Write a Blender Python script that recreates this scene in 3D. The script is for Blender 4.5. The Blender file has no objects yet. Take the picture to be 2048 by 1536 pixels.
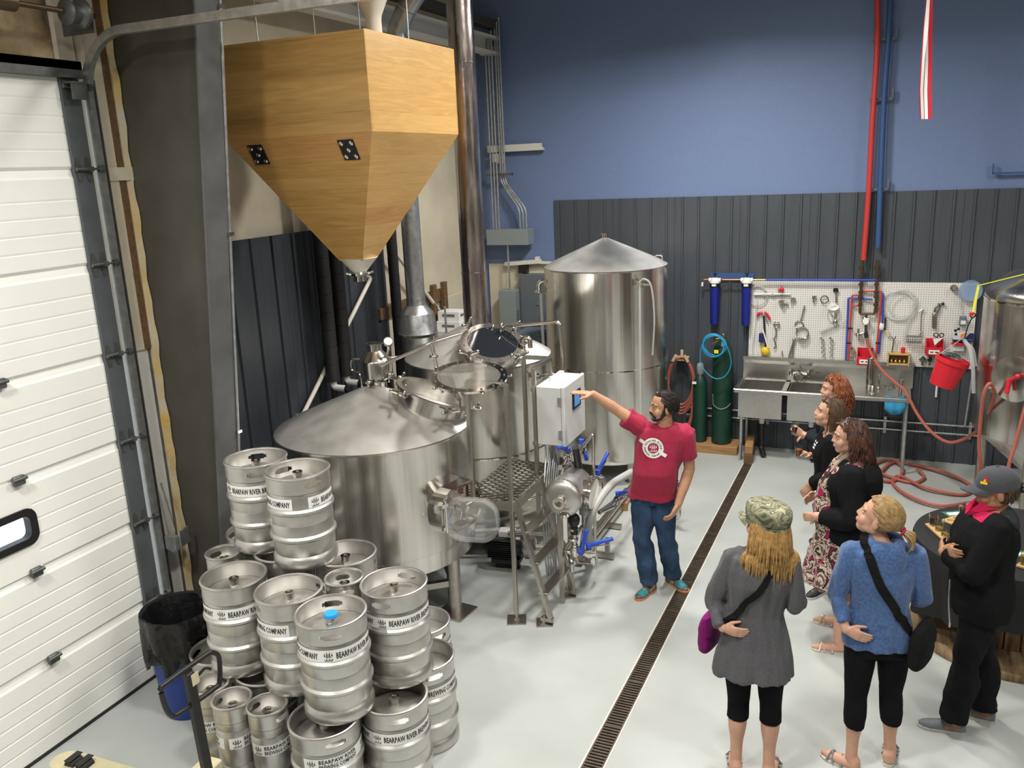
import bpy, bmesh, math, random
from mathutils import Vector, Matrix, Quaternion
random.seed(7)
SC = bpy.context.scene
COL = SC.collection
PI = math.pi
# ---------------------------------------------------------------- camera (photo frame 2048 x 1536)
F_PX, YAW, PITCH, ROLL = 1700.0, math.radians(-23.94), math.radians(14.27), math.radians(-2.515)
CAM = Vector((0, 0, 3.5))
_w = Vector((math.sin(YAW)*math.cos(PITCH), math.cos(YAW)*math.cos(PITCH), -math.sin(PITCH)))
_r = Vector((math.cos(YAW), -math.sin(YAW), 0)); _u = _r.cross(_w)
_r, _u = math.cos(ROLL)*_r + math.sin(ROLL)*_u, -math.sin(ROLL)*_r + math.cos(ROLL)*_u
cd = bpy.data.cameras.new('camera'); cam = bpy.data.objects.new('camera', cd); COL.objects.link(cam)
cd.sensor_fit = 'HORIZONTAL'; cd.sensor_width = 36; cd.lens = 36*F_PX/2048; cd.clip_start = .05; cd.clip_end = 200
M3 = Matrix((_r, _u, -_w)).transposed()
cam.matrix_world = Matrix.Translation(CAM) @ M3.to_4x4()
SC.camera = cam
def ray(x, y): return _w*F_PX + _r*(x-1024) - _u*(y-768)
def onz(x, y, z=0.0): d = ray(x, y); return CAM + d*((z-CAM.z)/d.z)
def onx(x, y, X): d = ray(x, y); return CAM + d*((X-CAM.x)/d.x)
def ony(x, y, Y): d = ray(x, y); return CAM + d*((Y-CAM.y)/d.y)
# ---------------------------------------------------------------- view and world
SC.view_settings.view_transform = 'Standard'; SC.view_settings.look = 'None'
SC.view_settings.gamma = 1.0; SC.view_settings.use_curve_mapping = False
SC.view_settings.exposure = -1.2
W = bpy.data.worlds.new('world'); SC.world = W; W.use_nodes = True
W.node_tree.nodes['Background'].inputs[0].default_value = (.86, .92, 1, 1)
W.node_tree.nodes['Background'].inputs[1].default_value = 4.0
# ---------------------------------------------------------------- lamps of the hall (high bays under the roof; fixtures are built later)
BAYS = [(-1.8, 7.9, 5.25, 350), (-1.1, 5.6, 5.9, 330), (2.6, 7.4, 5.35, 120), (-1.3, 2.6, 5.35, 230), (2.6, 2.2, 5.35, 200), (-3.3, 0.8, 5.35, 350), (5.4, 5.0, 5.35, 180)]
for i, (x, y, z, pw) in enumerate(BAYS):
    ld = bpy.data.lights.new('high_bay_lamp', 'AREA'); ld.shape = 'DISK'; ld.size = .62; ld.energy = pw
    ld.color = (1.0, .965, .905); ld.spread = math.radians(162)
    lo = bpy.data.objects.new('high_bay_lamp', ld); COL.objects.link(lo); lo.location = (x, y, z-.03)
# ---------------------------------------------------------------- helpers
def nrm(v): v = Vector(v); return v.normalized() if v.length > 1e-9 else Vector((0, 0, 1))
def perp(d):
    d = nrm(d); a = Vector((0, 0, 1)) if abs(d.z) < .9 else Vector((1, 0, 0))
    u = d.cross(a).normalized(); return u, d.cross(u).normalized()
class MB:
    """collects shapes and links them as one mesh object"""
    def __init__(s): s.v = []; s.f = []; s.sm = []
    def add(s, vs, fs, smooth=False):
        o = len(s.v); s.v += [Vector(p) for p in vs]
        for f in fs: s.f.append([i+o for i in f]); s.sm.append(smooth)
        return s
    def box(s, c, d, rot=None, bev=0.0):
        c = Vector(c); hx, hy, hz = d[0]/2, d[1]/2, d[2]/2
        if bev > 0 and min(hx, hy, hz) > bev:
            b = bev; vs = []; idx = {}
            for sx in (-1, 1):
                for sy in (-1, 1):
                    for sz in (-1, 1):
                        for k in range(3):
                            p = [sx*hx, sy*hy, sz*hz]
                            for j in range(3):
                                if j != k: p[j] -= (sx, sy, sz)[j]*b
                            idx[(sx, sy, sz, k)] = len(vs); vs.append(Vector(p))
            fs = []
            for k in range(3):
                a, e = [(1, 2), (2, 0), (0, 1)][k]
                for sg in (-1, 1):
                    q = []
                    for (sa, se) in ((-1, -1), (1, -1), (1, 1), (-1, 1)):
                        t = [0, 0, 0]; t[k] = sg; t[a] = sa; t[e] = se; q.append(idx[(t[0], t[1], t[2], k)])
                    fs.append(q if sg > 0 else q[::-1])
            for k in range(3):
                a, e = [(1, 2), (2, 0), (0, 1)][k]
                for sa in (-1, 1):
                    for se in (-1, 1):
                        t0 = [0, 0, 0]; t0[k] = -1; t0[a] = sa; t0[e] = se; t1 = t0[:]; t1[k] = 1
                        q = [idx[(*t0, a)], idx[(*t1, a)], idx[(*t1, e)], idx[(*t0, e)]]
                        fs.append(q if sa*se < 0 else q[::-1])
            for sx in (-1, 1):
                for sy in (-1, 1):
                    for sz in (-1, 1):
                        q = [idx[(sx, sy, sz, k)] for k in range(3)]
                        fs.append(q if sx*sy*sz > 0 else q[::-1])
        else:
            vs = [Vector((x*hx, y*hy, z*hz)) for x in (-1, 1) for y in (-1, 1) for z in (-1, 1)]
            fs = [[0, 1, 3, 2], [4, 6, 7, 5], [0, 4, 5, 1], [2, 3, 7, 6], [0, 2, 6, 4], [1, 5, 7, 3]]
        if rot is not None:
            R = rot if isinstance(rot, Matrix) else Matrix.Rotation(rot, 3, 'Z')
            vs = [R @ p for p in vs]
        return s.add([p+c for p in vs], fs)
    def bar(s, p0, p1, w, h, up=(0, 0, 1), bev=0.0):
        p0, p1 = Vector(p0), Vector(p1); d = p1-p0; L = d.length; d.normalize(); up = Vector(up)
        if abs(d.dot(up)) > .97: up = Vector((0, 1, 0)) if abs(d.y) < .9 else Vector((1, 0, 0))
        x = d.cross(up).normalized(); z = x.cross(d).normalized()
        return s.box((p0+p1)/2, (w, L, h), Matrix((x, d, z)).transposed(), bev)
    def ring(s, pts, r, seg=8, closed=False, smooth=True, caps=True):
        """tube along a path; r number or list"""
        P = [Vector(p) for p in pts]; n = len(P); rr = r if isinstance(r, (list, tuple)) else [r]*n
        vs = []; T = []
        for i in range(n):
            a = P[(i-1) % n] if (closed or i > 0) else P[i]; b = P[(i+1) % n] if (closed or i < n-1) else P[i]
            T.append(nrm(b-a))
        u, _ = perp(T[0])
        for i in range(n):
            if i: 
                u = u - T[i]*u.dot(T[i])
                u = u.normalized() if u.length > 1e-6 else perp(T[i])[0]
            w = T[i].cross(u)
            for k in range(seg):
                t = 2*PI*k/seg; vs.append(P[i] + (u*math.cos(t)+w*math.sin(t))*rr[i])
        fs = []
        for i in range(n if closed else n-1):
            for k in range(seg):
                a = i*seg+k; b = i*seg+(k+1) % seg; j = ((i+1) % n)*seg
                fs.append([a, b, j+(k+1) % seg, j+k])
        s.add(vs, fs, smooth)
        if caps and not closed:
            o = len(s.v)-len(vs)
            s.f.append([o+k for k in range(seg)][::-1]); s.sm.append(False)
            s.f.append([o+(n-1)*seg+k for k in range(seg)]); s.sm.append(False)
        return s
    def cyl(s, p0, p1, r0, r1=None, seg=16, caps=True, smooth=True):
        return s.ring([p0, p1], [r0, r0 if r1 is None else r1], seg, False, smooth, caps)
    def lathe(s, prof, c=(0, 0, 0), axis=(0, 0, 1), seg=32, smooth=True, a0=0, a1=2*PI, closed_prof=False):
        c = Vector(c); ax = nrm(axis); u = Vector((1, 0, 0)) if abs(ax.z) > .99 else perp(ax)[0]; w = ax.cross(u)
        full = abs(a1-a0-2*PI) < 1e-6; m = seg if full else seg+1; n = len(prof); vs = []
        for (r, z) in prof:
            for k in range(m):
                t = a0+(a1-a0)*k/seg; vs.append(c + ax*z + (u*math.cos(t)+w*math.sin(t))*r)
        fs = []
        for i in range(n if closed_prof else n-1):
            j = (i+1) % n
            for k in range(seg):
                k2 = (k+1) % m; q = [i*m+k, i*m+k2, j*m+k2, j*m+k]
                if prof[i][0] < 1e-6: q = [i*m, j*m+k2, j*m+k]
                elif prof[j][0] < 1e-6: q = [i*m+k, i*m+k2, j*m]
                fs.append(q)
        return s.add(vs, fs, smooth)
    def sphere(s, c, r, seg=12, rings=8, axis=(0, 0, 1)):
        R = r if isinstance(r, (list, tuple)) else (r, r, r); c = Vector(c); vs = []; fs = []
        for i in range(rings+1):
            th = PI*i/rings
            for k in range(seg):
                ph = 2*PI*k/seg
                vs.append(c+Vector((R[0]*math.sin(th)*math.cos(ph), R[1]*math.sin(th)*math.sin(ph), -R[2]*math.cos(th))))
        for i in range(rings):
            for k in range(seg):
                fs.append([i*seg+k, i*seg+(k+1) % seg, (i+1)*seg+(k+1) % seg, (i+1)*seg+k])
        return s.add(vs, fs, True)
    def torus(s, c, R, r, axis=(0, 0, 1), seg=32, sub=8, a0=0, a1=2*PI):
        c = Vector(c); ax = nrm(axis); u = Vector((1, 0, 0)) if abs(ax.z) > .99 else perp(ax)[0]; w = ax.cross(u)
        full = abs(a1-a0-2*PI) < 1e-6
        pts = [c+(u*math.cos(a0+(a1-a0)*k/seg)+w*math.sin(a0+(a1-a0)*k/seg))*R for k in range(seg if full else seg+1)]
        return s.ring(pts, r, sub, full)
    def prism(s, poly, thick, org=(0, 0, 0), u=(1, 0, 0), v=(0, 1, 0)):
        """2-D polygon (list of (a,b)) in the plane org,u,v extruded by thick along u x v"""
        org, u, v = Vector(org), nrm(u), nrm(v); n = u.cross(v); m = len(poly)
        A = [org+u*a+v*b for a, b in poly]; B = [p+n*thick for p in A]
        return s.add(A+B, [list(range(m))[::-1], [m+i for i in range(m)]] + [[i, (i+1) % m, m+(i+1) % m, m+i] for i in range(m)])
    def loft(s, rings, caps=True, smooth=True):
        m = len(rings[0]); vs = [p for r in rings for p in r]; fs = []
        for i in range(len(rings)-1):
            for k in range(m):
                fs.append([i*m+k, i*m+(k+1) % m, (i+1)*m+(k+1) % m, (i+1)*m+k])
        if caps: fs.append(list(range(m))[::-1]); fs.append([(len(rings)-1)*m+k for k in range(m)])
        return s.add(vs, fs, smooth)
    def xform(s, M, i0=0):
        for i in range(i0, len(s.v)): s.v[i] = M @ s.v[i]
        return s
    def mesh(s, name, off=Vector((0, 0, 0))):
        me = bpy.data.meshes.new(name); me.from_pydata([tuple(p-off) for p in s.v], [], s.f)
        me.polygons.foreach_set('use_smooth', s.sm); me.update()
        return me
    def build(s, name, m, parent=None, local=False, kind=None, fixn=True):
        off = Vector((0, 0, 0)) if (local or parent is None) else wloc(parent)
        me = s.mesh(name, off)
        if fixn:
            bm = bmesh.new(); bm.from_mesh(me); bmesh.ops.recalc_face_normals(bm, faces=bm.faces); bm.to_mesh(me); bm.free()
        if any(s.sm): me.set_sharp_from_angle(angle=math.radians(38))
        me.materials.append(m)
        o = bpy.data.objects.new(name, me); COL.objects.link(o)
        if parent is not None: o.parent = parent
        if kind: o['kind'] = kind
        return o
def wloc(o):
    p = Vector((0, 0, 0))
    while o is not None: p += o.location; o = o.parent
    return p
def thing(name, label, cat, loc=(0, 0, 0), group=None, rz=0.0):
    o = bpy.data.objects.new(name, None); COL.objects.link(o); o.location = loc; o.rotation_euler = (0, 0, rz)
    o.empty_display_size = .1; o['label'] = label; o['category'] = cat
    if group: o['group'] = group
    return o
def tag(o, label, cat, group=None):
    o['label'] = label; o['category'] = cat
    if group: o['group'] = group
    return o
def one(name, mb, m, label, cat, group=None, org=None):
    """a thing that is a single mesh, origin at its base"""
    if org is None:
        zs = [p.z for p in mb.v]; org = Vector((sum(p.x for p in mb.v)/len(mb.v), sum(p.y for p in mb.v)/len(mb.v), min(zs)))
    org = Vector(org); mb.v = [p-org for p in mb.v]
    o = mb.build(name, m); o.location = org
    return tag(o, label, cat, group)
def copy_tree(o, parent=None):
    c = o.copy(); COL.objects.link(c)
    if parent is not None: c.parent = parent
    for ch in list(o.children): copy_tree(ch, c)
    return c
def struct(name, mb, m, parent=None, kind='structure'):
    o = mb.build(name, m, parent)
    if parent is None: o['kind'] = kind
    return o
def smooth_path(pts, n=8, closed=False):
    """Catmull-Rom through points"""
    P = [Vector(p) for p in pts]; out = []; m = len(P)
    for i in range(m if closed else m-1):
        p0 = P[(i-1) % m] if (closed or i > 0) else P[0]*2-P[1]; p1 = P[i]; p2 = P[(i+1) % m]
        p3 = P[(i+2) % m] if (closed or i < m-2) else P[-1]*2-P[-2]
        for k in range(n):
            t = k/n; out.append(.5*((2*p1)+(p2-p0)*t+(2*p0-5*p1+4*p2-p3)*t*t+(3*p1-p0-3*p2+p3)*t**3))
    if not closed: out.append(P[-1])
    return out
def bend_path(pts, rad, n=5):
    """polyline with rounded corners"""
    P = [Vector(p) for p in pts]; out = [P[0]]
    for i in range(1, len(P)-1):
        a = (P[i-1]-P[i]); b = (P[i+1]-P[i]); r = min(rad, a.length*.49, b.length*.49)
        A = P[i]+a.normalized()*r; B = P[i]+b.normalized()*r
        for k in range(n+1):
            t = k/n; out.append(A*(1-t)**2+P[i]*2*t*(1-t)+B*t*t)
    out.append(P[-1]); return out
def text_mesh(txt, size, sx=1.0, bold=0.0, align='LEFT', res=2):
    cu = bpy.data.curves.new('t', 'FONT'); cu.body = txt; cu.size = size; cu.align_x = align; cu.offset = bold; cu.resolution_u = res
    cu.fill_mode = 'BOTH'; cu.extrude = 0
    ob = bpy.data.objects.new('t', cu); COL.objects.link(ob)
    dg = bpy.context.evaluated_depsgraph_get(); dg.update()
    me = bpy.data.meshes.new_from_object(ob.evaluated_get(dg))
    vs = [(v.co.x*sx, v.co.y) for v in me.vertices]; fs = [list(p.vertices) for p in me.polygons]
    bpy.data.objects.remove(ob); bpy.data.curves.remove(cu); bpy.data.meshes.remove(me)
    return vs, fs
def flat_text(mb, txt, size, org, u, v, sx=1.0, bold=0.0, align='LEFT', res=2):
    vs, fs = text_mesh(txt, size, sx, bold, align, res); org, u, v = Vector(org), nrm(u), nrm(v)
    mb.add([org+u*a+v*b for a, b in vs], fs)
# ---------------------------------------------------------------- materials
MATS = {}
def mat(name, col=(.5, .5, .5), rough=.5, metal=0.0, noise=0.0, nscale=20.0, nstretch=(1, 1, 1), col2=None, bump=0.0, bscale=60.0,
        emit=None, trans=0.0, ior=1.45, alpha=1.0, aniso=0.0, rnoise=0.0, coat=0.0, spec=.5, sss=0.0, sheen=0.0, detail=4.0, ramp=None, coord='Object'):
    m = bpy.data.materials.new(name); m.use_nodes = True; nt = m.node_tree; b = nt.nodes['Principled BSDF']; N = nt.nodes.new; L = nt.links.new
    b.inputs['Base Color'].default_value = (*col, 1); b.inputs['Roughness'].default_value = rough; b.inputs['Metallic'].default_value = metal
    b.inputs['IOR'].default_value = ior; b.inputs['Transmission Weight'].default_value = trans; b.inputs['Alpha'].default_value = alpha
    b.inputs['Specular IOR Level'].default_value = spec; b.inputs['Coat Weight'].default_value = coat; b.inputs['Sheen Weight'].default_value = sheen
    if sss: b.inputs['Subsurface Weight'].default_value = sss; b.inputs['Subsurface Radius'].default_value = (.02, .008, .004); b.inputs['Subsurface Scale'].default_value = .5
    if emit: b.inputs['Emission Color'].default_value = (*emit[0], 1); b.inputs['Emission Strength'].default_value = emit[1]
    if noise or bump or rnoise:
        tc = N('ShaderNodeTexCoord'); mp = N('ShaderNodeMapping'); mp.inputs['Scale'].default_value = nstretch; L(tc.outputs[coord], mp.inputs[0])
        nz = N('ShaderNodeTexNoise'); nz.inputs['Scale'].default_value = nscale; nz.inputs['Detail'].default_value = detail; L(mp.outputs[0], nz.inputs[0])
        if noise:
            c2 = col2 if col2 else tuple(c*(1-noise) for c in col)
            rp = N('ShaderNodeValToRGB'); e = rp.color_ramp.elements
            lo, hi = ramp if ramp else (.3, .7)
            e[0].position = lo; e[1].position = hi; e[0].color = (*c2, 1); e[1].color = (*col, 1)
            L(nz.outputs['Fac'], rp.inputs[0]); L(rp.outputs[0], b.inputs['Base Color'])
        if rnoise:
            mr = N('ShaderNodeMapRange'); mr.inputs[3].default_value = max(.02, rough-rnoise); mr.inputs[4].default_value = min(1, rough+rnoise)
            L(nz.outputs['Fac'], mr.inputs[0]); L(mr.outputs[0], b.inputs['Roughness'])
        if bump:
            n2 = N('ShaderNodeTexNoise'); n2.inputs['Scale'].default_value = bscale; n2.inputs['Detail'].default_value = 3; L(mp.outputs[0], n2.inputs[0])
            bp = N('ShaderNodeBump'); bp.inputs['Strength'].default_value = bump; bp.inputs['Distance'].default_value = .01; L(n2.outputs['Fac'], bp.inputs['Height']); L(bp.outputs[0], b.inputs['Normal'])
    if aniso:
        b.inputs['Anisotropic'].default_value = aniso
        tg = N('ShaderNodeTangent'); tg.direction_type = 'RADIAL'; tg.axis = 'Z'; L(tg.outputs[0], b.inputs['Tangent'])
    MATS[name] = m; return m
mat('epoxy', (.45, .475, .465), .34, 0, noise=.14, nscale=1.3, col2=(.375, .395, .38), rnoise=.08, bump=.02, bscale=8)
mat('blue_paint', (.150, .212, .375), .6, 0, noise=.06, nscale=30, bump=.03, bscale=200)
mat('charcoal_panel', (.068, .078, .092), .42, 0, noise=.2, nscale=6, nstretch=(4, 4, .3), spec=.5)
mat('navy_panel', (.048, .055, .066), .38, 0, noise=.3, nscale=5, nstretch=(6, 6, .3))
mat('cream_liner', (.66, .60, .46), .7, 0, noise=.2, nscale=2.2, col2=(.54, .48, .36), bump=.05, bscale=15)
mat('cream_board', (.62, .57, .45), .7, 0, noise=.1, nscale=3)
mat('foam', (.52, .40, .25), .8, 0, noise=.5, nscale=6, col2=(.30, .20, .11), bump=.6, bscale=12)
mat('rust_foam', (.56, .37, .10), .8, 0, noise=.6, nscale=5, col2=(.50, .46, .36), bump=.4, bscale=30)
mat('door_white', (.87, .875, .83), .42, 0, noise=.04, nscale=3, bump=.015, bscale=120)
mat('door_stile', (.115, .13, .135), .45, .3, noise=.2, nscale=8)
mat('galv', (.56, .575, .575), .36, .85, noise=.25, nscale=22, rnoise=.1)
mat('galv_dark', (.16, .165, .165), .45, .7, noise=.3, nscale=15)
mat('column_grey', (.125, .13, .135), .5, .15, noise=.25, nscale=4, col2=(.085, .085, .085))
mat('column_web', (.085, .080, .068), .5, .1, noise=.3, nscale=3, bump=.03)
mat('steel', (.73, .70, .655), .20, 1, noise=.20, nscale=14, nstretch=(1, 1, .015), aniso=.7, rnoise=.06, bump=.45, bscale=9)
mat('steel_cone', (.60, .59, .565), .52, 1, noise=.12, nscale=6, aniso=.5, rnoise=.06)
mat('steel_tube', (.66, .63, .58), .2, 1, noise=.1, nscale=30)
mat('steel_frame', (.50, .47, .42), .33, 1, noise=.15, nscale=25)
mat('steel_polish', (.74, .71, .66), .1, 1)
mat('stack_steel', (.60, .53, .50), .24, 1, noise=.35, nscale=7, nstretch=(2.5, 2.5, .5), col2=(.38, .33, .31), rnoise=.14, bump=.5, bscale=8)
mat('sink_steel', (.60, .59, .56), .3, 1, noise=.1, nscale=20, rnoise=.05)
mat('keg_steel', (.60, .585, .56), .36, .92, noise=.12, nscale=14, rnoise=.06)
mat('keg_top', (.66, .645, .615), .30, .92, noise=.1, nscale=18, rnoise=.05)
mat('label_white', (.80, .80, .78), .5)
mat('ink', (.018, .018, .022), .5)
mat('black_plastic', (.014, .014, .015), .35)
mat('black_rubber', (.02, .02, .02), .6)
mat('bag_black', (.008, .008, .009), .22, 0, bump=.8, bscale=14)
mat('bin_blue', (.02, .055, .33), .5)
mat('cap_blue', (.02, .30, .72), .4)
mat('valve_blue', (.03, .085, .52), .42)
mat('filter_blue', (.012, .02, .22), .35)
mat('pipe_blue', (.035, .085, .22), .5)
mat('pex_blue', (.03, .07, .42), .45)
mat('pipe_red', (.52, .045, .04), .45)
mat('red_plastic', (.62, .02, .035), .38)
mat('hose_red', (.42, .115, .08), .55, 0, noise=.15, nscale=40)
mat('hose_blue', (.02, .30, .55), .4)
mat('hose_grey', (.42, .42, .40), .45)
mat('hose_clear', (.62, .63, .62), .25, 0, alpha=.42)
mat('gas_green', (.008, .045, .028), .42, 0, noise=.2, nscale=8)
mat('wood_pine', (.40, .22, .09), .6, 0, noise=.35, nscale=5, nstretch=(1, 8, 8))
mat('wood_dark', (.17, .095, .045), .65, 0, noise=.4, nscale=5, nstretch=(1, 8, 8))
mat('wood_flight', (.62, .42, .17), .5, 0, noise=.2, nscale=8, nstretch=(1, 8, 8))
mat('wood_spool', (.36, .25, .14), .7, 0, noise=.75, nscale=5, nstretch=(6, 1, 1), col2=(.10, .062, .032))
mat('white_plastic', (.78, .78, .76), .4)
mat('box_grey', (.60, .61, .60), .45)
mat('elec_grey', (.235, .27, .275), .5)
mat('elec_dark', (.12, .145, .16), .5)
mat('tote_grey', (.15, .19, .235), .5)
mat('brass', (.42, .30, .12), .35, 1)
mat('bronze', (.14, .10, .06), .45, .8)
mat('copper', (.45, .22, .12), .35, 1)
mat('yellow_strap', (.72, .70, .04), .6)
mat('pvc', (.66, .62, .54), .5)
mat('pallet_cream', (.62, .56, .36), .5, 0, noise=.15, nscale=12)
mat('glass', (.9, .93, .92), .04, 0, trans=1.0, ior=1.45)
mat('glass_dark', (.012, .014, .02), .06, 0, spec=.8)
mat('clear_plastic', (.8, .82, .82), .05, 0, alpha=.10)
mat('lid_glass', (.55, .55, .50), .08, .75, alpha=.55, spec=.9)
mat('screen', (.05, .2, .5), .3, emit=((.12, .30, .62), .9))
mat('lamp_glow', (1, 1, 1), .5, emit=((1, .96, .88), 12))
mat('white_paint', (.68, .67, .63), .55)
mat('ceil', (.66, .65, .60), .8)
mat('table_cloth', (.012, .012, .013), .75, 0, bump=.2, bscale=20)
mat('beer_amber', (.45, .13, .02), .1, 0, trans=.5)
mat('beer_dark', (.10, .025, .012), .12, 0, trans=.2)
mat('beer_gold', (.72, .42, .06), .1, 0, trans=.5)
mat('menu_green', (.05, .16, .10), .5)
mat('rag_blue', (.03, .27, .48), .8)
mat('orange', (.75, .22, .02), .5)
mat('yellow', (.78, .52, .02), .55)
mat('navy', (.012, .02, .11), .6)
mat('tan', (.55, .40, .26), .6)
mat('flag_red', (.50, .012, .025), .7)
mat('flag_white', (.85, .83, .82), .7)
mat('wall_other', (.48, .45, .39), .8)
# ---------------------------------------------------------------- special materials
def oak(name, c1, c2):
    m = bpy.data.materials.new(name); m.use_nodes = True; nt = m.node_tree; b = nt.nodes['Principled BSDF']; N = nt.nodes.new; L = nt.links.new
    tc = N('ShaderNodeTexCoord'); mp = N('ShaderNodeMapping'); mp.inputs['Scale'].default_value = (1.2, 1.2, 14); L(tc.outputs['Object'], mp.inputs[0])
    nz = N('ShaderNodeTexNoise'); nz.inputs['Scale'].default_value = 2.2; nz.inputs['Detail'].default_value = 6; nz.inputs['Distortion'].default_value = 1.2; L(mp.outputs[0], nz.inputs[0])
    rp = N('ShaderNodeValToRGB'); e = rp.color_ramp.elements; e[0].position = .32; e[1].position = .68; e[0].color = (*c2, 1); e[1].color = (*c1, 1)
    L(nz.outputs['Fac'], rp.inputs[0]); L(rp.outputs[0], b.inputs['Base Color']); b.inputs['Roughness'].default_value = .34
    MATS[name] = m; return m
oak('oak_a', (.57, .34, .115), (.47, .27, .083)); oak('oak_b', (.59, .36, .125), (.50, .295, .095)); oak('oak_c', (.54, .31, .10), (.42, .235, .07)); oak('oak_d', (.55, .295, .103), (.43, .215, .07))
def pegmat():
    m = bpy.data.materials.new('pegboard'); m.use_nodes = True; nt = m.node_tree; b = nt.nodes['Principled BSDF']; N = nt.nodes.new; L = nt.links.new
    tc = N('ShaderNodeTexCoord'); sp = N('ShaderNodeSeparateXYZ'); L(tc.outputs['Object'], sp.inputs[0])
    def fr(o):
        a = N('ShaderNodeMath'); a.operation = 'MULTIPLY'; a.inputs[1].default_value = 1/.0254; L(o, a.inputs[0])
        f = N('ShaderNodeMath'); f.operation = 'FRACT'; L(a.outputs[0], f.inputs[0])
        s = N('ShaderNodeMath'); s.operation = 'SUBTRACT'; s.inputs[1].default_value = .5; L(f.outputs[0], s.inputs[0])
        p = N('ShaderNodeMath'); p.operation = 'MULTIPLY'; L(s.outputs[0], p.inputs[0]); L(s.outputs[0], p.inputs[1]); return p.outputs[0]
    ad = N('ShaderNodeMath'); ad.operation = 'ADD'; L(fr(sp.outputs[0]), ad.inputs[0]); L(fr(sp.outputs[2]), ad.inputs[1])
    lt = N('ShaderNodeMath'); lt.operation = 'LESS_THAN'; lt.inputs[1].default_value = .035; L(ad.outputs[0], lt.inputs[0])
    mx = N('ShaderNodeMix'); mx.data_type = 'RGBA'; mx.inputs[6].default_value = (.70, .69, .65, 1); mx.inputs[7].default_value = (.16, .15, .14, 1)
    L(lt.outputs[0], mx.inputs[0]); L(mx.outputs[2], b.inputs['Base Color']); b.inputs['Roughness'].default_value = .5
    MATS['pegboard'] = m
pegmat()
# ================================================================ THE ROOM
WX, WY = -4.71, 10.42
X1, Y0, ZC = 6.5, -3.0, 6.4
# floor with a slot for the drain (slightly turned against the walls)
dL0, dL1, dR0, dR1 = Vector((-1.515, 3.0, 0)), Vector((-1.385, 9.75, 0)), Vector((-1.375, 3.0, 0)), Vector((-1.275, 9.75, 0))
mb = MB(); A = [(-5.05, Y0, 0), (X1, Y0, 0), (X1, 10.55, 0), (-5.05, 10.55, 0)]
mb.add(A+[tuple(dL0), tuple(dR0), tuple(dR1), tuple(dL1)], [[0, 1, 5, 4], [1, 2, 6, 5], [2, 3, 7, 6], [3, 0, 4, 7]])
floor = struct('floor', mb, MATS['epoxy'])
struct('ceiling', MB().box((.7, 3.75, ZC+.05), (11.7, 13.7, .1)), MATS['ceil'])
struct('wall_right', MB().box((X1+.05, 3.75, ZC/2), (.1, 13.6, ZC)), MATS['wall_other'])
struct('wall_back', MB().box((.7, Y0-.05, ZC/2), (11.6, .1, ZC)), MATS['wall_other'])
mb = MB(); mb.box((-5.0, -2.2, ZC/2), (.1, 1.6, ZC)); mb.box((-5.0, 7.2, ZC/2), (.1, 6.62, ZC)); mb.box((-5.0, 1.245, (ZC+4.1)/2), (.1, 5.29, ZC-4.1))
wall_left = struct('wall_left', mb, MATS['cream_liner'])
wall_far = struct('wall_far', MB().box((.75, 10.5, ZC/2), (11.5, .1, ZC)), MATS['blue_paint'])
# unseen dark and pale upright strips, added so the steel reflects vertical streaks
mat('reflect_dark', (.045, .05, .055), .5); mat('reflect_pale', (.70, .68, .62), .7)
wr = bpy.data.objects['wall_right']; wb_ = bpy.data.objects['wall_back']
for i, y in enumerate((-1.6, .9, 3.4, 5.9, 8.4)):
    MB().box((X1-.05, y, 2.1), (.10, 1.0+.25*(i % 2), 4.2)).build('dark_reflect_slab', MATS['reflect_dark'], wr)
    MB().box((X1-.06, y+1.15, 3.1), (.08, .28, 6.2)).build('reflect_post', MATS['column_web'], wr); MB().box((X1-.05, y+1.75, 1.9), (.06, .55, 3.8)).build('pale_reflect_panel', MATS['reflect_pale'], wr)
for i, x in enumerate((-3.9, -2.2, -.6, 1.2, 2.9, 4.7)):
    MB().box((x, Y0+.05, 1.9+.3*(i % 2)), (.75, .10, 3.8+.6*(i % 2))).build('dark_reflect_panel', MATS['reflect_dark'], wb_); MB().box((x+.72, Y0+.05, 2.4), (.30, .08, 4.8)).build('pale_reflect_panel', MATS['reflect_pale'], wb_)
# ribbed metal sheets -------------------------------------------------
def sheet_mesh(name, w, h, n, rib=.018, rw=.034):
    """sheet in the x-z plane, facing -y, n ribs"""
    mb = MB(); prof = [(0, 0)]; st = w/n
    for i in range(n):
        c = st*(i+.5)
        prof += [(c-rw/2, 0), (c-rw/4, -rib), (c+rw/4, -rib), (c+rw/2, 0)]
    prof.append((w, 0)); vs = []; fs = []
    for (x, y) in prof: vs += [Vector((x, y, 0)), Vector((x, y, h))]
    m = len(prof)
    vs += [Vector((0, .012, 0)), Vector((0, .012, h)), Vector((w, .012, 0)), Vector((w, .012, h))]
    for i in range(m-1): fs.append([2*i, 2*i+2, 2*i+3, 2*i+1])
    fs += [[1]+[2*i+1 for i in range(1, m)]+[2*m+3, 2*m+1], [2*m, 2*m+1, 1, 0], [2*(m-1), 2*(m-1)+1, 2*m+3, 2*m+2], [2*m, 2*m+2, 2*m+3, 2*m+1]]
    mb.add(vs, fs); return mb
def sheets(parent, m, org, axis, w, h, count, n):
    first = None
    for i in range(count):
        if first is None:
            o = sheet_mesh('metal_sheet', w-.003, h, n).build('metal_sheet', m, parent, local=True); first = o
        else:
            o = first.copy(); COL.objects.link(o)
        o.location = Vector(org)+Vector(axis)*(w*i)-wloc(parent)
        o.rotation_euler = (0, 0, math.atan2(axis[1], axis[0]))
sheets(wall_far, MATS['charcoal_panel'], (-3.93, WY+.005, 0), (1, 0, 0), .78, 3.07, 13, 4)
sheets(wall_left, MATS['navy_panel'], (-4.86, 4.46, 0), (0, 1, 0), .825, 3.02, 4, 3)
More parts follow.
